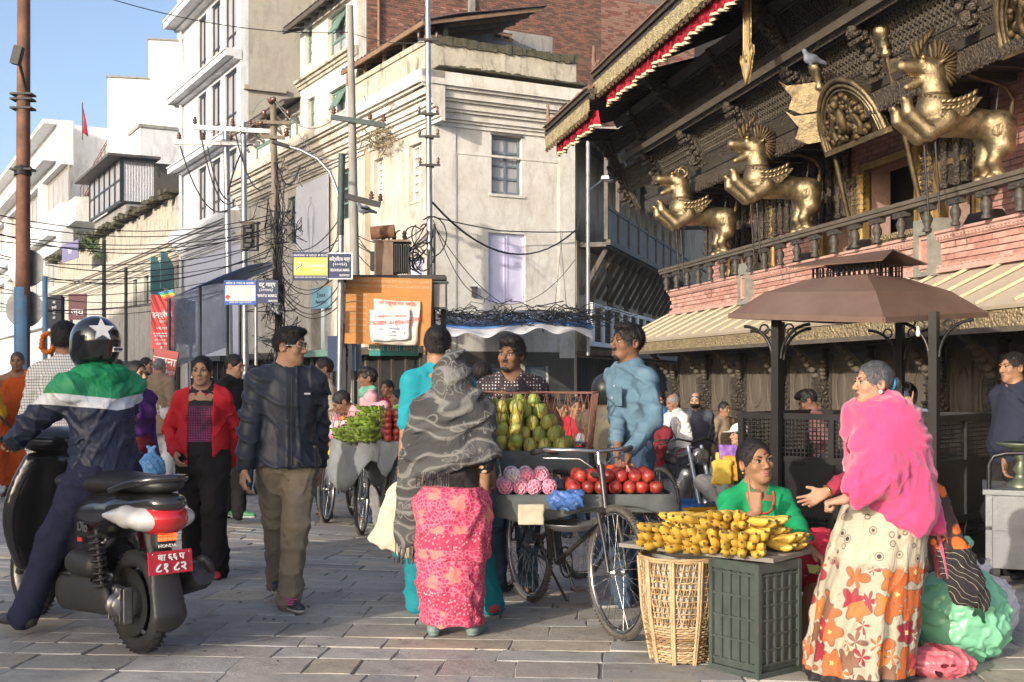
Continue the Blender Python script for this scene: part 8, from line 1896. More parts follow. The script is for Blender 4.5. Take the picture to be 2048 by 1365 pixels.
b=MB();[b.tube([(L,y,.31),(L-.12,y,.62),(L-.27,y,.98)],[.028,.028,.022],8)for y in(-.09,.09)];b.build('fork',SILV,t);b=MB();b.sheet([[(L+.355*math.cos(a),y,.31+.355*math.sin(a)-abs(y)*.3)for y in(-.06,-.03,0,.03,.06)]for a in[.35+k*.2 for k in range(11)]],True,.004);b.build('front_fender',SILV,t)
b=MB();b.lathe([(.001,-.12),(.07,-.10),(.095,-.04),(.10,0),(.105,.01),(.08,.025),(.001,.035)],(L-.12,0,.86),(.95,0,-.2),18);b.build('headlamp',CHROME,t);b=MB();b.tube([(L-.42,-.36,1.0),(L-.32,-.2,1.06),(L-.29,0,1.02),(L-.32,.2,1.06),(L-.42,.36,1.0)],.014,7);[b.tube([(L-.33,y,1.06),(L-.36,y*1.3,1.22)],.006,5)or b.lathe([(.001,-.01),(.05,-.01),(.05,.01),(.001,.01)],(L-.36,y*1.3,1.24),(1,0,0),12)for y in(-.22,.22)];b.build('handlebar',BLKI,t)
s=SDF();s.cone((.72,0,.82),(.95,0,.86),.13,.11,.04,flat=((0,1,0),.75));sdf_obj('fuel_tank',s,.02,GLOSSB,t);s=SDF();s.cone((-.15,0,.80),(.6,0,.78),.12,.12,.04,flat=((0,0,1),.5));sdf_obj('seat',s,.02,BLACKC,t);s=SDF();s.box((.55,0,.38),(.22,.13,.16),rd=.05,k=.03);s.cone((.72,0,.45),(.80,0,.62),.09,k=.04);sdf_obj('engine',s,.02,STEEL,t);b=MB();b.tube([(.7,.12,.3),(.3,.15,.22),(-.3,.16,.3)],[.025,.03,.045],8);b.build('exhaust',CHROME,t)
# ------------------------------------------------------------ scooter
SC_=thing('scooter','black scooter with red tail lamp and red number plate standing in the road','scooter',SX0,math.atan2(SHD.y,SHD.x));SC_.scale=(1.06,1.08,1.04);WB_=1.26
SBLK=mat('black_scooter_paint',(.012,.013,.016),.22,0,.15,3,.02,6,clear=.8,dirt=(.05,.045,.04),dirt_amt=.35);SMAT=mat('matt_black_plastic',(.022,.022,.023),.55,0,.25,9,.2,150);ALU=mat('dull_aluminium',(.26,.26,.26),.4,.8,.25,9,.2,60,dirt=(.07,.06,.055),dirt_amt=.6);REDLENS=mat('red_lens',(.45,.012,.015),.08,0,.1,3,0,clear=1);CLEARL=mat('clear_lens',(.50,.50,.50),.06,0,.1,20,.1,90,clear=1)
for x,nm in((0,'rear_wheel'),(WB_,'front_wheel')):
 b=MB();b.lathe([(.207+.043*math.cos(a),.046*math.sin(a))for a in[k*math.pi/5 for k in range(11)]],(0,0,0),(0,1,0),32)
 for i in range(40):
  a=i*.157;c=Vector((math.cos(a),0,math.sin(a)))
  for s_ in(-1,1):b.box(c*.247+Vector((0,s_*.018,0)),(.007,.030,.008),frame(c,Vector((.4*s_,1,0))))
 o=b.build(nm,RUBBER,SC_);o.location=(x,0,.25);b=MB();b.lathe([(.165,-.045),(.15,-.03),(.06,-.02),(.05,-.06),(.001,-.06)],(0,0,0),(0,1,0),24);b.lathe([(.165,.045),(.15,.03),(.06,.02),(.05,.06),(.001,.06)],(0,0,0),(0,1,0),24)
 for i in range(5):a=i*1.2566;b.bar((.05*math.cos(a),0,.05*math.sin(a)),(.155*math.cos(a),0,.155*math.sin(a)),.035,.04)
 b.build('rim',ALU if x else SMAT,o)
def sp(name,m,fn,vox=.011,par=None):s=SDF();fn(s);return sdf_obj(name,s,vox,m,par or SC_)
def f(s):
 s.cone((.62,0,.60),(.02,0,.70),.15,.12,.03,flat=((0,0,1),.85));s.cone((.02,0,.70),(-.24,0,.75),.150,.10,.04,flat=((0,0,1),.6));s.cone((.45,0,.66),(.0,0,.70),.165,.15,.04,flat=((0,0,1),.75));s.cone((.55,0,.52),(.30,0,.48),.155,.13,.05);s.cone((.62,0,.62),(.70,0,.38),.12,.15,.04);s.plane((0,0,.795),(0,0,1),.02);s.ell((-.05,0,.38),(.30,.3,.22),k=.03,op='s')
sp('body_panel',SBLK,f)
def f(s):s.cone((.66,0,.80),(.30,0,.815),.125,.15,.03,flat=((0,0,1),.45));s.cone((.30,0,.815),(-.22,0,.835),.15,.10,.03,flat=((0,0,1),.42));s.wrinkle(.002,.08,3)
sp('seat',mat('black_vinyl_seat',(.018,.018,.019),.45,0,.2,20,.25,260),f)
b=MB();b.tube([(.02,-.135,.80),(-.12,-.13,.835),(-.27,-.085,.865),(-.31,0,.87),(-.27,.085,.865),(-.12,.13,.835),(.02,.135,.80)],.020,8);b.build('grab_rail',SBLK,SC_)
def f(s):s.ell((-.19,0,.675),(.14,.168,.072),k=.02);s.cone((-.12,.13,.685),(.04,.158,.68),.055,.014,.03);s.cone((-.12,-.13,.685),(.04,-.158,.68),.055,.014,.03)
sp('tail_lamp_side',CLEARL,f,.009)
def f(s):s.ell((-.215,0,.678),(.130,.125,.080),k=.02);s.ell((-.2,0,.645),(.12,.09,.055),k=.02)
sp('tail_lamp',REDLENS,f,.009)
sp('under_tail',SMAT,lambda s:(s.cone((-.17,0,.62),(-.22,0,.42),.07,.055,.03,flat=((1,0,0),.5)),s.cone((-.24,0,.44),(-.30,0,.22),.07,.085,.03,flat=((1,.0,.3),.25)),s.box((-.235,0,.585),(.03,.05,.05),rd=.01)))
EML=NT('lit_orange_red_lamp');EML.color((.6,.05,.02));EML.set(**{'Emission Color':(1,.09,.02,1),'Emission Strength':1.6});b=MB()
for k in range(4):[b.b(-.272,-.262,-.045+.023*k,-.027+.023*k,.572+.022*j,.590+.022*j)for j in range(2)]
b.build('lit_lamp',EML.m,SC_);RX=(R(90),0,R(-90))
text('HONDA',.022,(-.272,0,.548),RX,WH,SC_,sx=1.1,bold=.0004)
b=MB();b.box((-.30,0,.475),(.008,.215,.108),Matrix.Rotation(.14,3,'Y'));pl=b.build('number_plate',mat('red_number_plate',(.42,.015,.03),.4,0,.1,9,.05),SC_);text('बा ६६ प',.042,(-.305-.0045,0,.500),(R(90)-.0,-.0,R(-90)),WH,pl,bold=.001);text('८१ ८२',.058,(-.311+.0,0,.452),RX,WH,pl,bold=.0015,spacing=1.1)
b=MB();[b.lathe([(.001,.004),(.005,.002),(.005,0)],(-.308,y,.518),(-1,0,0),8)for y in(-.09,.09)];b.build('bolt',CHROME,pl)
def f(s):s.cone((.02,.10,.27),(.50,.11,.25),.07,.085,.03,flat=((0,1,0),.5));s.cone((.0,.06,.25),(.0,.115,.25),.075,.06,.01);[s.box((.0,.085+.012*k,.25),(.095,.003,.085),rd=.002,k=.002)for k in range(4)];s.cone((.50,.0,.25),(.62,.0,.30),.10,.08,.03);s.disp(lambda x,y,z:.004*np.sin(x*160))
sp('engine_case',ALU,f);sp('belt_cover',SMAT,lambda s:(s.cone((.06,.155,.27),(.46,.165,.26),.075,.09,.03,flat=((0,1,0),.4)),s.cone((.35,.14,.42),(.18,.14,.42),.07,.06,.03)))
b=MB();b.tube([(.05,.16,.30),(.13,.155,.60)],.014,7);zz=[(.055+.075*k/60,.16+0,.33+.25*k/60)for k in range(61)];b.tube([(p[0]+.034*math.cos(k*.9),p[1]+.034*math.sin(k*.9),p[2])for k,p in enumerate(zz)],.007,5);b.build('shock_absorber',SMAT,SC_)
b=MB();b.tube([(.42,-.10,.22),(.25,-.17,.22),(.12,-.18,.27)],.022,8);b.tube([(.16,-.185,.26),(.10,-.187,.28),(-.20,-.20,.38),(-.24,-.20,.395)],[.04,.062,.075,.06],14);b.build('exhaust',mat('dark_exhaust',(.05,.05,.052),.45,.5,.25,8,.15),SC_);sp('heat_shield',SMAT,lambda s:s.cone((.06,-.215,.33),(-.22,-.225,.43),.05,.055,.02,flat=((0,.8,-.5),.45)))
sp('floorboard',SMAT,lambda s:(s.box((.80,0,.30),(.20,.14,.03),rd=.02),s.cone((.62,0,.33),(.70,0,.30),.13,.14,.03,flat=((0,0,1),.3))))
def f(s):
 for k in range(11):z=.34+.055*k;y=.11+.10*math.sin(math.pi*min(1,(z-.30)/.62));s.cone((1.06-(z-.34)*.18,-y,z),(1.06-(z-.34)*.18,y,z),.05,k=.03,flat=((1,0,0),.8))
 s.cone((1.08,0,.30),(1.0,0,.88),.07,.08,.05)
sp('front_apron',SBLK,f);sp('front_mudguard',SBLK,lambda s:(s.ell((WB_,0,.30),(.29,.085,.26)),s.ell((WB_,0,.24),(.265,.2,.262),k=.005,op='s'),s.plane((0,0,.30),(.3,0,-1))));b=MB();[b.tube([(WB_,y,.25),(1.06,y*.5,.62)],.022,7)for y in(-.08,.08)];b.build('fork',SMAT,SC_)
sp('handlebar_cowl',SBLK,lambda s:(s.ell((.96,0,1.0),(.12,.16,.075)),s.cone((.98,-.15,1.01),(.94,.15,1.01),.045,k=.05)));b=MB();b.tube([(.90,-.36,1.02),(.96,-.12,1.02),(.96,.12,1.02),(.90,.36,1.02)],.014,7);[b.tube([(.88,y*.9,1.01),(.94,y*1.06,.99)],.008,5)or b.tube([(.93,y*.72,1.02),(.905,y,1.02)],.02,8)for y in(-.35,.35)];b.build('handlebar',SMAT,SC_)
for y in(-1,1):
 b=MB();b.tube([(.94,y*.2,1.03),(.95,y*.30,1.14),(.94,y*.36,1.20)],.007,6);st_=b.build('mirror',SMAT,SC_);s=SDF();s.ell((.945,y*.40,1.225),(.022,.072,.05),Matrix.Rotation(.3*y,3,'X'));sdf_obj('mirror_shell',s,.008,SMAT,st_);b=MB();b.ell((.928,y*.40,1.225),(.009,.064,.042),Matrix.Rotation(.3*y,3,'X'),14,8);b.build('mirror_glass',mat('mirror_glass',(.6,.6,.6),.03,1,.02,3,0),st_)
text('Dio',.075,(.30,.150,.60),(R(90),0,R(180)),mat('silver_script',(.35,.35,.36),.3,.8,.05,5,0),SC_,bold=.001);b=MB();b.b(.30,.35,.149,.153,.525,.545);b.build('side_sticker',REDL,SC_)
# ------------------------------------------------------------ baskets, crate, plank, fruit
WICK=[mat('split_cane',(.33,.225,.12),.7,0,.25,18,.3,60),mat('pale_cane',(.40,.29,.165),.7,0,.22,18,.3,60),mat('brown_cane',(.22,.13,.055),.75,0,.25,18,.3,60)]
o=onG(1360,6.05);BK=thing('wicker_basket','tall woven cane carrying basket holding up the left end of the banana board','basket',o);rr=random.Random(4);H=.515
rad=lambda z:.135+.045*min(1,z/.25)+.018*max(0,z-.25)/.25
def wv(b,z,off,n=44,amp=.008,w=.007,th=.006):
 pts=[((rad(z)+amp*(1 if(k+off)%2 else-1))*math.cos(2*math.pi*k/n),(rad(z)+amp*(1 if(k+off)%2 else-1))*math.sin(2*math.pi*k/n),z+rr.uniform(-.002,.002))for k in range(n+1)];b.tube(pts,th,5,False)
b=MB();[wv(b.mat(rr.choice(WICK)),.012+.0125*k,k)for k in range(15)];tag(b.build('close_weave',None,BK),kind='stuff');b=MB()
for k in range(42):
 a=2*math.pi*k/42;b.mat(rr.choice(WICK))
 for tw in(.5,-.5):b.tube([(rad(z)*math.cos(a+tw*(z-.19)*2.2),rad(z)*math.sin(a+tw*(z-.19)*2.2),z)for z in(.19,.27,.35,.43,.50)],.0045,4)
for z in(.205,.23,.255,.285,.315,.345,.375,.405,.435,.465):wv(b.mat(rr.choice(WICK)),z,0,44,.004,th=.0042)
tag(b.build('open_weave',None,BK),kind='stuff')
for k in range(9):
 a=2*math.pi*k/9+.2;b=MB();
 for e in(-.03,.03):b.tube([((rad(z)+.008)*math.cos(a+e),(rad(z)+.008)*math.sin(a+e),z)for z in(.0,.12,.25,.4,.51)],.008,5)
 b.build('upright_cane',WICK[1],BK)
b=MB();[wv(b,.505+.012*k,k,30,.003,th=.009)for k in range(2)];b.build('rim',WICK[0],BK);b=MB();b.lathe([(.13,.01),(rad(.25)-.012,.25),(rad(.5)-.012,.5)],n=24);b.build('paper_lining',mat('grey_paper_lining',(.36,.36,.34),.85,0,.3,9,.3,20),BK)
CRM=mat('grey_green_crate',(.032,.045,.04),.5,0,.22,8,.25,60,dirt=(.09,.10,.09),dirt_amt=.5,bdist=.006);nr=P3(1517,0,5.62).xy;CRT=thing('plastic_crate','upended grey green ribbed plastic crate under the right end of the banana board','crate',(nr.x,nr.y,0),R(38));cw,cd,chh=.30,.30,.535
def crate_face(M4,w,nx,nz):
 b=MB();b.M=M4;b.b(.0,w,.012,.02,.03,chh-.02);pn=b.build('side_panel',CRM,CRT);b=MB();b.M=M4
 for i in range(nx+1):x=.012+(w-.024)*i/nx;b.b(x-.006,x+.006,0,.0119,.06,chh-.05)
 for i in range(nz+1):z=.06+(chh-.12)*i/nz;b.b(.004,w-.004,.001,.0118,z-.005,z+.005)
 b.b(-.004,.016,-.006,.011,0,chh);b.b(w-.016,w+.004,-.006,.011,0,chh);b.b(.016,w-.016,-.004,.011,chh-.045,chh);b.b(.016,w-.016,-.004,.011,0,.028);b.build('rib_grid',CRM,pn)
crate_face(rotz(R(90))@Matrix.Translation((0,0,0))@Matrix.Scale(-1,4,(0,1,0)),cd,5,4);crate_face(Matrix.Identity(4),cw,5,6);b=MB();b.b(.025,cw,.025,cd,.01,chh-.004);b.build('shell',CRM,CRT)
PLK=mat('grey_board',(.20,.185,.165),.8,0,.25,5,.4,30,dirt=(.09,.08,.07),dirt_amt=.5,stretch=(.25,1,1));pa,pb=P3(1287,1097,6.15),P3(1606,1122,5.60);v=pb-pa;yaw=math.atan2(v.y,v.x);PL=thing('banana_board','grey wooden board laid across the basket and crate as a banana stall','board',((pa.x+pb.x)/2,(pa.y+pb.y)/2+.16,.553),yaw)
for k in range(3):b=MB();b.b(-.44,.42,-.19+.135*k,-.06+.135*k,-.012,.008+.002*(k%2));b.build('plank',PLK,PL)
BAN=mat('ripe_banana_skin',(.58,.38,.06),.5,0,.16,9,.1,60,dirt=(.16,.09,.03),dirt_amt=.28,dscale=9,orand=.08);GBAN=mat('green_banana_skin',(.25,.35,.06),.5,0,.2,9,.1,60,orand=.12);TIP=mat('dark_banana_tip',(.06,.04,.02),.8,0,.2,20,.1)
def banana_mesh(L,r,bend,m,nm):
 b=MB();b.mat(m);n=9;pts=[];rs=[]
 for i in range(n):t_=i/(n-1);a=bend*(t_-.5);pts.append((L/bend*math.sin(a),0,-L/bend*(math.cos(a)-math.cos(bend/2))));rs.append(r*(.34 if i==0 else .72 if i==1 else .30 if i==n-1 else .78 if i==n-2 else 1))
 b.tube(pts,rs,6);b.mat(TIP);b.tube([pts[-1],Vector(pts[-1])+(Vector(pts[-1])-Vector(pts[-2])).normalized()*.008],r*.28,5);return b.mesh(nm,m)
BMS=[banana_mesh(l_,.0165,bd,BAN,'banana')for l_,bd in((.125,.8),(.115,.6),(.135,1.0))];GBM=[banana_mesh(l_,.019,bd,GBAN,'banana')for l_,bd in((.16,.8),(.17,1.0))]
def bunch(label,loc,yaw,n,ms,grp,tilt=0.,rows=2,name='banana_bunch',cat='bananas'):
 t=thing(name,label,cat,loc,yaw,grp);t.scale=(1.38,)*3;q=random.Random(int(abs(loc[0])*9999+n))
 for r_ in range(rows):
  for k in range(n):
   o=link('banana',q.choice(ms),t);a=(k-(n-1)/2)*(.13 if rows>1 else .2);o.location=(.045*math.cos(a)+q.uniform(-.014,.014)+.012*r_,(k-(n-1)/2)*.028+q.uniform(-.006,.006),.017+.025*r_+q.uniform(0,.007));o.rotation_euler=(q.uniform(-.6,.6),tilt-.16*r_+q.uniform(-.16,.16),a*.9+q.uniform(-.16,.16))
 b=MB();b.ell((-.03,0,.03),(.025,.03+.006*n,.02),None,8,5);b.build('stalk',ms[0].materials[0]if True else None,t);return t
q=random.Random(5);PB=PL.matrix_basis.copy();PB=Matrix.Translation(PL.location)@rotz(yaw);k=0
LB=['front corner','front','middle of the front','right of the front middle','front right','back','back middle','back right','top','topmost','upper right','rearmost right']
for(x,y,z,aw,n)in((-.33,-.07,.012,-1.2,5),(-.20,-.11,.012,-1.5,5),(-.03,-.13,.012,-1.5,6),(.13,-.13,.012,-1.45,6),(.29,-.12,.012,-1.3,5),(-.30,.07,.012,-2.2,5),(-.04,.07,.07,-1.9,6),(.18,.07,.07,-1.0,6),(-.10,-.02,.10,-2.3,6),(.10,-.02,.125,-1.2,5),(.25,.02,.10,-.4,5),(.33,.10,.02,.3,5)):
 p=PB@Vector((x*.80,y,z));bunch('hand of small ripe bananas, %s of the heap on the board'%LB[k],p,yaw+aw+q.uniform(-.35,.35),n,BMS,'ripe banana hands on the board',.1,3 if k<5 else 2);k+=1
FRM={}
def fruit_mesh(kind):
 if kind in FRM:return FRM[kind]
 b=MB();
 if kind=='mango':
  N=NT('mango_skin');N.color(N.mix(N.ramp(N.noise(9,3,.6),[(.42,(0,)*3),(.62,(1,)*3)]),N.mix(N.objrand(),(.15,.215,.04),(.26,.30,.05)),(.42,.36,.07)));N.set(Roughness=.45);b.mat(N.m);b.ell((0,0,0),(.040,.046,.052),None,12,8);b.mat(TIP);b.ell((0,-.006,.050),(.005,.005,.005),None,6,3)
 elif kind=='apple':
  N=NT('red_apple_skin');h=N.n('HueSaturation');N.l(N.math('MULTIPLY_ADD',N.objrand(),.75,.45),h.inputs['Value']);N.l(N.ramp(N.noise(14,5,.75),[(.35,(.20,.012,.014)),(.55,(.28,.03,.02)),(.75,(.42,.17,.06))]),h.inputs['Color']);N.color(h.outputs[0]);N.set(Roughness=.38);b.mat(N.m);b.lathe([(.001,-.028),(.016,-.034),(.032,-.026),(.040,-.004),(.039,.014),(.028,.030),(.012,.031),(.002,.022)],n=14);b.mat(TIP);b.tube([(0,0,.02),(.004,0,.042)],.002,4)
 elif kind=='netted':
  b.mat(mat('foam_net_fruit',(.55,.09,.15),.6,0,.2,9,.1));b.ell((0,0,0),(.040,.040,.040),None,12,8);b.mat(mat('pink_foam_net',(.66,.30,.40),.8,0,.15,9,.1))
  for i in range(9):
   for s_ in(1,-1):b.tube([(.0425*math.sin(th)*math.cos(i*.698+s_*th*.8),.0425*math.sin(th)*math.sin(i*.698+s_*th*.8),.0425*math.cos(th))for th in[.2+.39*j for j in range(8)]],.0042,4,False)
 elif kind=='whitenet':
  b.mat(mat('pale_net_fruit',(.55,.33,.33),.6,0,.2,9,.1));b.ell((0,0,0),(.040,.040,.040),None,12,8);b.mat(mat('white_foam_net',(.66,.62,.62),.8,0,.1,9,.1))
  for i in range(9):
   for s_ in(1,-1):b.tube([(.0425*math.sin(th)*math.cos(i*.698+s_*th*.8),.0425*math.sin(th)*math.sin(i*.698+s_*th*.8),.0425*math.cos(th))for th in[.2+.39*j for j in range(8)]],.0042,4,False)
 elif kind=='orange':b.mat(mat('orange_peel',(.58,.20,.03),.45,0,.15,9,.3,150));b.ell((0,0,0),(.037,.037,.035),None,12,8)
 FRM[kind]=b.mesh(kind);return FRM[kind]
def pile(kind,label,grp,M4,nx,ny,layers,sp_,q,cat,name=None,fn=None,shrink=1,skip=None):
 for l_ in range(layers):
  for i in range(nx-l_*shrink):
   for j in range(ny-l_*shrink):
    if skip and skip(l_,i,j):continue
    x=(i-(nx-l_*shrink-1)/2)*sp_+q.uniform(-.005,.005);y=(j-(ny-l_*shrink-1)/2)*sp_+q.uniform(-.005,.005);z=l_*sp_*.74+(fn(x,y)if fn else 0);kd=kind if isinstance(kind,str)else q.choice(kind)
    o=link(name or kd,fruit_mesh(kd));o.matrix_world=M4@Matrix.Translation((x,y,z))@Matrix.Rotation(q.uniform(0,6),4,'Z')@Matrix.Rotation(q.uniform(-.9,.9),4,'X');tag(o,label+(', %s layer'%('bottom','second','third','fourth','top')[l_]if layers>1 else ''),cat,grp)
BASKM=mat('dark_cloth_tray',(.055,.065,.065),.9,0,.35,6,.5,25,dirt=(.16,.16,.15),dirt_amt=.5);GCLOTH=cloth('grey_drape',(.17,.18,.185),.2,.9,fold=.8);TYRER=mat('rusty_basket_wire',(.17,.075,.05),.7,.2,.3,15,.1)
def tray(label,c,yaw,L_,W_,z,m,h=.10,drape=0.,name='fruit_tray',side=None):
 t=thing(name,label,'tray',(c.x,c.y,z),yaw);b=MB();b.b(-L_/2,L_/2,-W_/2,W_/2,-h,-.005);b.build('base',m,t)
 if drape:
  ring=[(-L_/2,-W_/2),(L_/2,-W_/2),(L_/2,W_/2),(-L_/2,W_/2),(-L_/2,-W_/2)];pts=[]
  for i in range(4):pts+=[Vector(ring[i]).lerp(Vector(ring[i+1]),k/8)for k in range(8)]
  pts.append(Vector(ring[0]));rows=[]
  for j in range(6):rows.append([(p.x*(1.03+.02*j+.03*math.sin(i*1.9+j*.4)*j/5),p.y*(1.03+.02*j+.05*math.sin(i*1.6)*j/5),.012-(drape*(.75+.35*math.sin(i*.9)))*j/5)for i,p in enumerate(pts)])
  b=MB();b.sheet(rows[::-1],True,.006);b.build('hanging_cloth',m if not side else side,t)
 return t
def wire_basket(t,L_,W_,z0,z1,m,step=.055,flare=1.08,name='wire_side'):
 b=MB();pts=[(-1,-1),(1,-1),(1,1),(-1,1),(-1,-1)]
 for e in range(4):
  a,c=Vector(pts[e]),Vector(pts[e+1]);ln=L_ if e%2==0 else W_;n=max(2,int(ln/step))
  P_=lambda u,f_:Vector((a.lerp(c,u).x*L_/2*(1+(flare-1)*f_),a.lerp(c,u).y*W_/2*(1+(flare-1)*f_),z0+(z1-z0)*f_))
  for k in range(n):b.tube([P_(k/n,0),P_((k+1)/n,1)],.0024,4,False);b.tube([P_((k+1)/n,0),P_(k/n,1)],.0024,4,False)
  b.tube([P_(0,1),P_(1,1)],.0045,5);b.tube([P_(0,.0),P_(1,.0)],.004,5);b.tube([P_(0,0),P_(0,1)],.0045,5)
 return b.build(name,m,t)
q=random.Random(9)
c=P3(1165,0,6.95).xy;ya=math.atan2(-1.13,.46);t=tray('dark cloth covered tray of apples tied over the nearest bicycle',c,ya+R(70),.95,.42,.74,BASKM,.09,.14);TM=Matrix.Translation((c.x,c.y,.785))@rotz(ya+R(70))
pile('apple','shiny red apple in the tray over the nearest bicycle','red apples in the near tray',TM@Matrix.Translation((.17,0,0)),7,5,2,.077,q,'apple');pile(('netted','netted','whitenet','netted'),'fruit wrapped in a foam net in the tray over the nearest bicycle','net wrapped fruit in the near tray',TM@Matrix.Translation((-.32,0,0)),4,4,2,.082,q,'fruit','netted_fruit')
b=MB();b.lathe([(.001,-.05),(.10,-.035),(.155,0),(.16,.004),(.15,.004),(.10,-.03),(.001,-.044)],n=20);o=b.build('weighing_pan',STEEL);o.location=P3(1140,1047,6.75);tag(o,'shallow grey weighing pan hanging under the apple tray','pan');b=MB();b.lathe([(.001,-.05),(.10,-.035),(.155,0),(.16,.004),(.15,.004),(.10,-.03),(.001,-.044)],n=20);o=b.build('weighing_pan',STEEL);o.location=P3(1300,1068,6.9);tag(o,'shallow grey weighing pan hanging by strings behind the front wheel','pan')
t=thing('scale_string','pink string running from the handlebar to the weighing pan','string',P3(1253,930,6.9));b=MB();[b.tube([(0,0,0),P3(px,1066,6.9)-P3(1253,930,6.9)],.0028,4)for px in(1262,1300,1334)];b.build('strand',mat('pink_string',(.5,.2,.2),.8),t)
BTARP=mat('blue_printed_sack',(.05,.12,.32),.5,0,.4,14,.4,20);o=sdf_obj('folded_sack',(lambda s:(s.box((0,0,0),(.085,.04,.035),rd=.03),s.wrinkle(.022,.05,3),s)[-1])(SDF()),.009,BTARP);o.location=P3(1130,1000,6.62);tag(o,'crumpled blue printed sack tucked under the apples','sack');o=sdf_obj('cardboard_flap',(lambda s:(s.box((0,0,0),(.07,.008,.055),rd=.004),s.wrinkle(.004,.06,2),s)[-1])(SDF()),.008,mat('worn_cardboard',(.36,.32,.24),.85,0,.2,8,.3));o.location=P3(1062,1030,6.6);tag(o,'torn pale cardboard flap under the net wrapped fruit','cardboard')
c=P3(1072,0,7.55).xy;t=tray('sack covered tray with rusty wire sides holding the green mangoes',c,R(-8),.66,.46,.945,BASKM,.08,.30);wire_basket(t,.66,.46,.0,.36,TYRER,.06,1.12);TM=Matrix.Translation((c.x-.06,c.y,.985))@rotz(R(-8));pile('mango','green yellow mango stacked in the wire basket before the dotted shirt','mangoes in the wire basket',TM,6,5,5,.092,q,'mango',shrink=1,fn=lambda x,y:.0)
pile('mango','green yellow mango stacked in the wire basket before the dotted shirt','mangoes in the wire basket',Matrix.Translation((c.x-.19,c.y,1.02))@rotz(R(-8)),3,5,4,.09,q,'mango',shrink=0)
pile('apple','red apple hanging low beyond the handlebar of the nearest bicycle','apples beyond the handlebar',Matrix.Translation(P3(1262,985,7.25)),3,3,3,.077,q,'apple',shrink=0);t=tray('small dark tray of apples beyond the handlebar',P3(1262,0,7.25).xy,0,.26,.26,P3(0,1000,7.25).z,BASKM,.08,.1)
c=P3(765,0,11.6).xy;zz=P3(0,880,11.6).z;t=tray('grey cloth draped tray heaped with green bananas',c,R(-35),.8,.5,zz,GCLOTH,.08,.46,side=GCLOTH);k=0
for(x,y,z,aw,n)in((-.26,-.14,.02,-1.4,5),(-.10,-.18,.02,-1.5,5),(.06,-.18,.02,-1.6,5),(-.22,0,.12,-1.2,5),(-.04,-.06,.13,-1.5,5),(.10,.0,.16,-1.8,5),(-.12,.05,.22,-1.3,6),(.16,.08,.24,-.3,5)):
 p=Matrix.Translation((c.x,c.y,zz))@rotz(R(-35))@Vector((x,y,z));bunch('bunch of green bananas on the grey draped tray, %s'%('lower left','lower middle','lower right','second tier left','second tier middle','second tier right','on top','standing up at the back right')[k],p,R(-35)+aw,n,GBM,'green banana bunches',.35,3);k+=1
o=MB();o.b(-.28,.28,-.2,.2,0,zz-.1-.06);
c=P3(805,0,11.2).xy;zz=P3(0,884,11.2).z;t=tray('wire basket tray of red apples beside the green bananas',c,R(-20),.30,.30,zz,GCLOTH,.06,.3,side=GCLOTH);wire_basket(t,.30,.30,0,.30,TYRER,.06,1.0);pile('apple','red apple in the wire basket beside the green bananas','apples beside the green bananas',Matrix.Translation((c.x,c.y,zz+.04)),4,4,5,.076,q,'apple',shrink=0)
c=P3(692,0,12.6).xy;zz=P3(0,880,12.6).z;t=tray('brown wicker fruit basket on the farthest bicycle',c,R(-30),.62,.5,zz,mat('brown_wicker',(.16,.10,.055),.85,0,.4,30,.6,60),.28,0,'wicker_tray');wire_basket(t,.62,.5,0,.30,TYRER,.07,1.05);pile(('netted','apple','orange','whitenet'),'mixed fruit heaped in the basket on the farthest bicycle','mixed fruit on the farthest bicycle',Matrix.Translation((c.x,c.y,zz+.04))@rotz(R(-30)),6,5,4,.082,q,'fruit','fruit')
b=MB();b.lathe([(.001,-.06),(.12,-.04),(.17,0),(.16,.004),(.10,-.035),(.001,-.05)],n=20);o=b.build('weighing_pan',STEEL);o.location=P3(690,945,12.3);tag(o,'dull weighing pan hanging from the farthest fruit basket','pan');o=sdf_obj('yellow_packet',(lambda s:(s.box((0,0,0),(.12,.04,.09),rd=.03),s.wrinkle(.012,.06,3),s)[-1])(SDF()),.012,mat('yellow_printed_bag',(.60,.46,.04),.5,0,.3,9,.2));o.location=P3(665,915,12.2);tag(o,'yellow printed packet tucked into the farthest fruit basket','packet')
# ------------------------------------------------------------ bags and buckets at the right
GBAG=mat('mint_green_plastic',(.22,.56,.36),.28,0,.12,6,.2,14);PBAG=mat('pink_plastic',(.66,.16,.20),.28,0,.12,6,.2,14);WBAG=mat('white_plastic',(.58,.56,.62),.3,0,.12,6,.2,14)
for m_ in(GBAG,PBAG,WBAG):m_.node_tree.nodes['Principled BSDF'].inputs['Transmission Weight'].default_value=.3;m_.node_tree.nodes['Principled BSDF'].inputs['Roughness'].default_value=.38
plastic_bag('big mint green plastic bag tied at the top on the ground beside the sari',Vector((P3(1925,0,6.05).x,6.05,0)),.44,.58,GBAG,5,.9,True,-.03);plastic_bag('low pink plastic bag lying in front of the mint green bag',Vector((P3(1872,0,5.72).x,5.72,0)),.34,.17,PBAG,9,.8,False);plastic_bag('white plastic bag behind the mint green bag',Vector((P3(1985,0,6.5).x,6.5,0)),.26,.42,WBAG,4,.8,True,-.06);plastic_bag('blue plastic bag knotted to the kiosk post behind the pink shawl',P3(1878,1072,8.9),.14,.32,LBAG,6,.8)
t=thing('bucket','yellow bucket with red rim between the sari and the mint green bag','bucket',Vector((P3(1815,0,6.35).x,6.35,0)));b=MB();b.lathe([(.001,.0),(.10,.0),(.125,.26),(.12,.262),(.10,.02)],n=20);b.build('pail',mat('yellow_plastic',(.62,.48,.10),.45,0,.1,5,.05),t);b=MB();b.lathe([(.128,.25),(.135,.25),(.135,.275),(.12,.275)],n=20);b.build('rim',REDL,t)
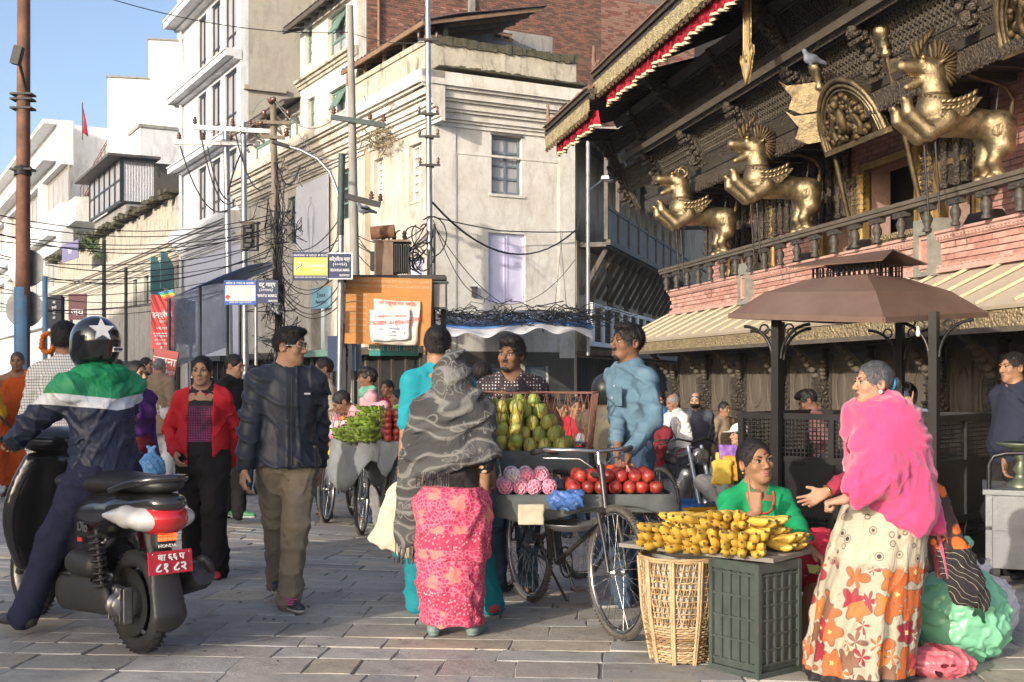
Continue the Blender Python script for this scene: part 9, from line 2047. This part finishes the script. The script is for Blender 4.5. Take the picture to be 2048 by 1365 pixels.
for px,d_,col,nm,sz in((1418,14.2,flat('crate_blue',(.03,.14,.48)),'blue plastic crate on the ground beside the white cap',(.34,.3,.26)),(1432,13.6,flat('crate_yellow',(.58,.30,.02)),'orange yellow plastic crate in front of the blue crate',(.26,.26,.2))):
 o=by(px,d_,0);t=thing('plastic_crate',nm,'crate',o,.3);b=MB();x,y,z=sz;b.b(-x,x,-y,-y+.02,0,z);b.b(-x,x,y-.02,y,0,z);b.b(-x,-x+.02,-y+.02,y-.02,0,z);b.b(x-.02,x,-y+.02,y-.02,0,z);b.b(-x,x,-y,y,-.02,-.002);b.build('box',col,t);b=MB();b.b(-x-.02,x+.02,-y-.02,-y+.03,z+.002,z+.03);b.b(-x-.02,x+.02,y-.03,y+.02,z+.002,z+.03);b.build('rim',col,t)
q=random.Random(3)
for k,(px,py,m_)in enumerate(((1450,930,'yellow'),(1458,915,'violet'),(1466,938,'gold'),(1444,945,'amber'))):o=sdf_obj('goods_packet',(lambda s:(s.box((0,0,0),(.10,.03,.13),rd=.02),s.wrinkle(.01,.08,k),s)[-1])(SDF()),.015,flat('packet_'+m_,((.6,.42,.04),(.22,.10,.35),(.6,.3,.03),(.55,.38,.05))[k]));o.location=P3(px,py,13.05-.05*k);tag(o,'%s printed packet of goods held before the white capped person'%m_,'packet')
t=MB();LIT=mat('dry_litter',(.10,.08,.05),.9,0,.4,20,0)
for k in range(260):
 y=q.uniform(5.6,13);x=q.uniform(-.42,.42)*y;z=G(x,y)+.008;a=q.uniform(0,6);s_=q.uniform(.008,.028);t.add([(x+s_*math.cos(a),y+s_*math.sin(a),z),(x+s_*.5*math.cos(a+2),y+s_*.5*math.sin(a+2),z+.008),(x-s_*math.cos(a),y-s_*math.sin(a),z),(x+s_*.5*math.cos(a-2),y+s_*.5*math.sin(a-2),z+.002)],[(0,1,2,3)],False)
o=t.build('litter',LIT);tag(o,kind='stuff')
finish_text()
split_loose({'roof_strut','stepped_base','timber_strut','gallery_post','gallery_panel','window_void','rafter','eave_joist','attic_post','roof_timber','eave_board','crumbling_roof_edge','mossy_coping','blue_band','platform_leg','hood_edge','goods_display','shop_frame','window','frame_pole','pilaster_strip','ledge','vent_grille','balustrade','gilt_panel','clamp'})
mark_stuff({'lattice_screen','balustrade_lattice','wire_mesh','brick_moulding','scalloped_valance','hanging_bells','spokes','wire_side','oval_panel','vent_grille','iron_stair','iron_support','teeth_and_eyes','relief_figures','wing','collar','insulator','band'})
# ------------------------------------------------------------ morning haze
HZM=bpy.data.materials.new('thin_haze');HZM.use_nodes=True;t=HZM.node_tree;t.nodes.clear();o=t.nodes.new('ShaderNodeOutputMaterial');v=t.nodes.new('ShaderNodeVolumePrincipled');v.inputs['Color'].default_value=(.86,.92,1,1);v.inputs['Density'].default_value=.0004;v.inputs['Anisotropy'].default_value=.2;t.links.new(v.outputs[0],o.inputs['Volume'])
b=MB();b.b(-170,170,-70,420,-3,40);tag(b.build('haze',HZM),kind='stuff')
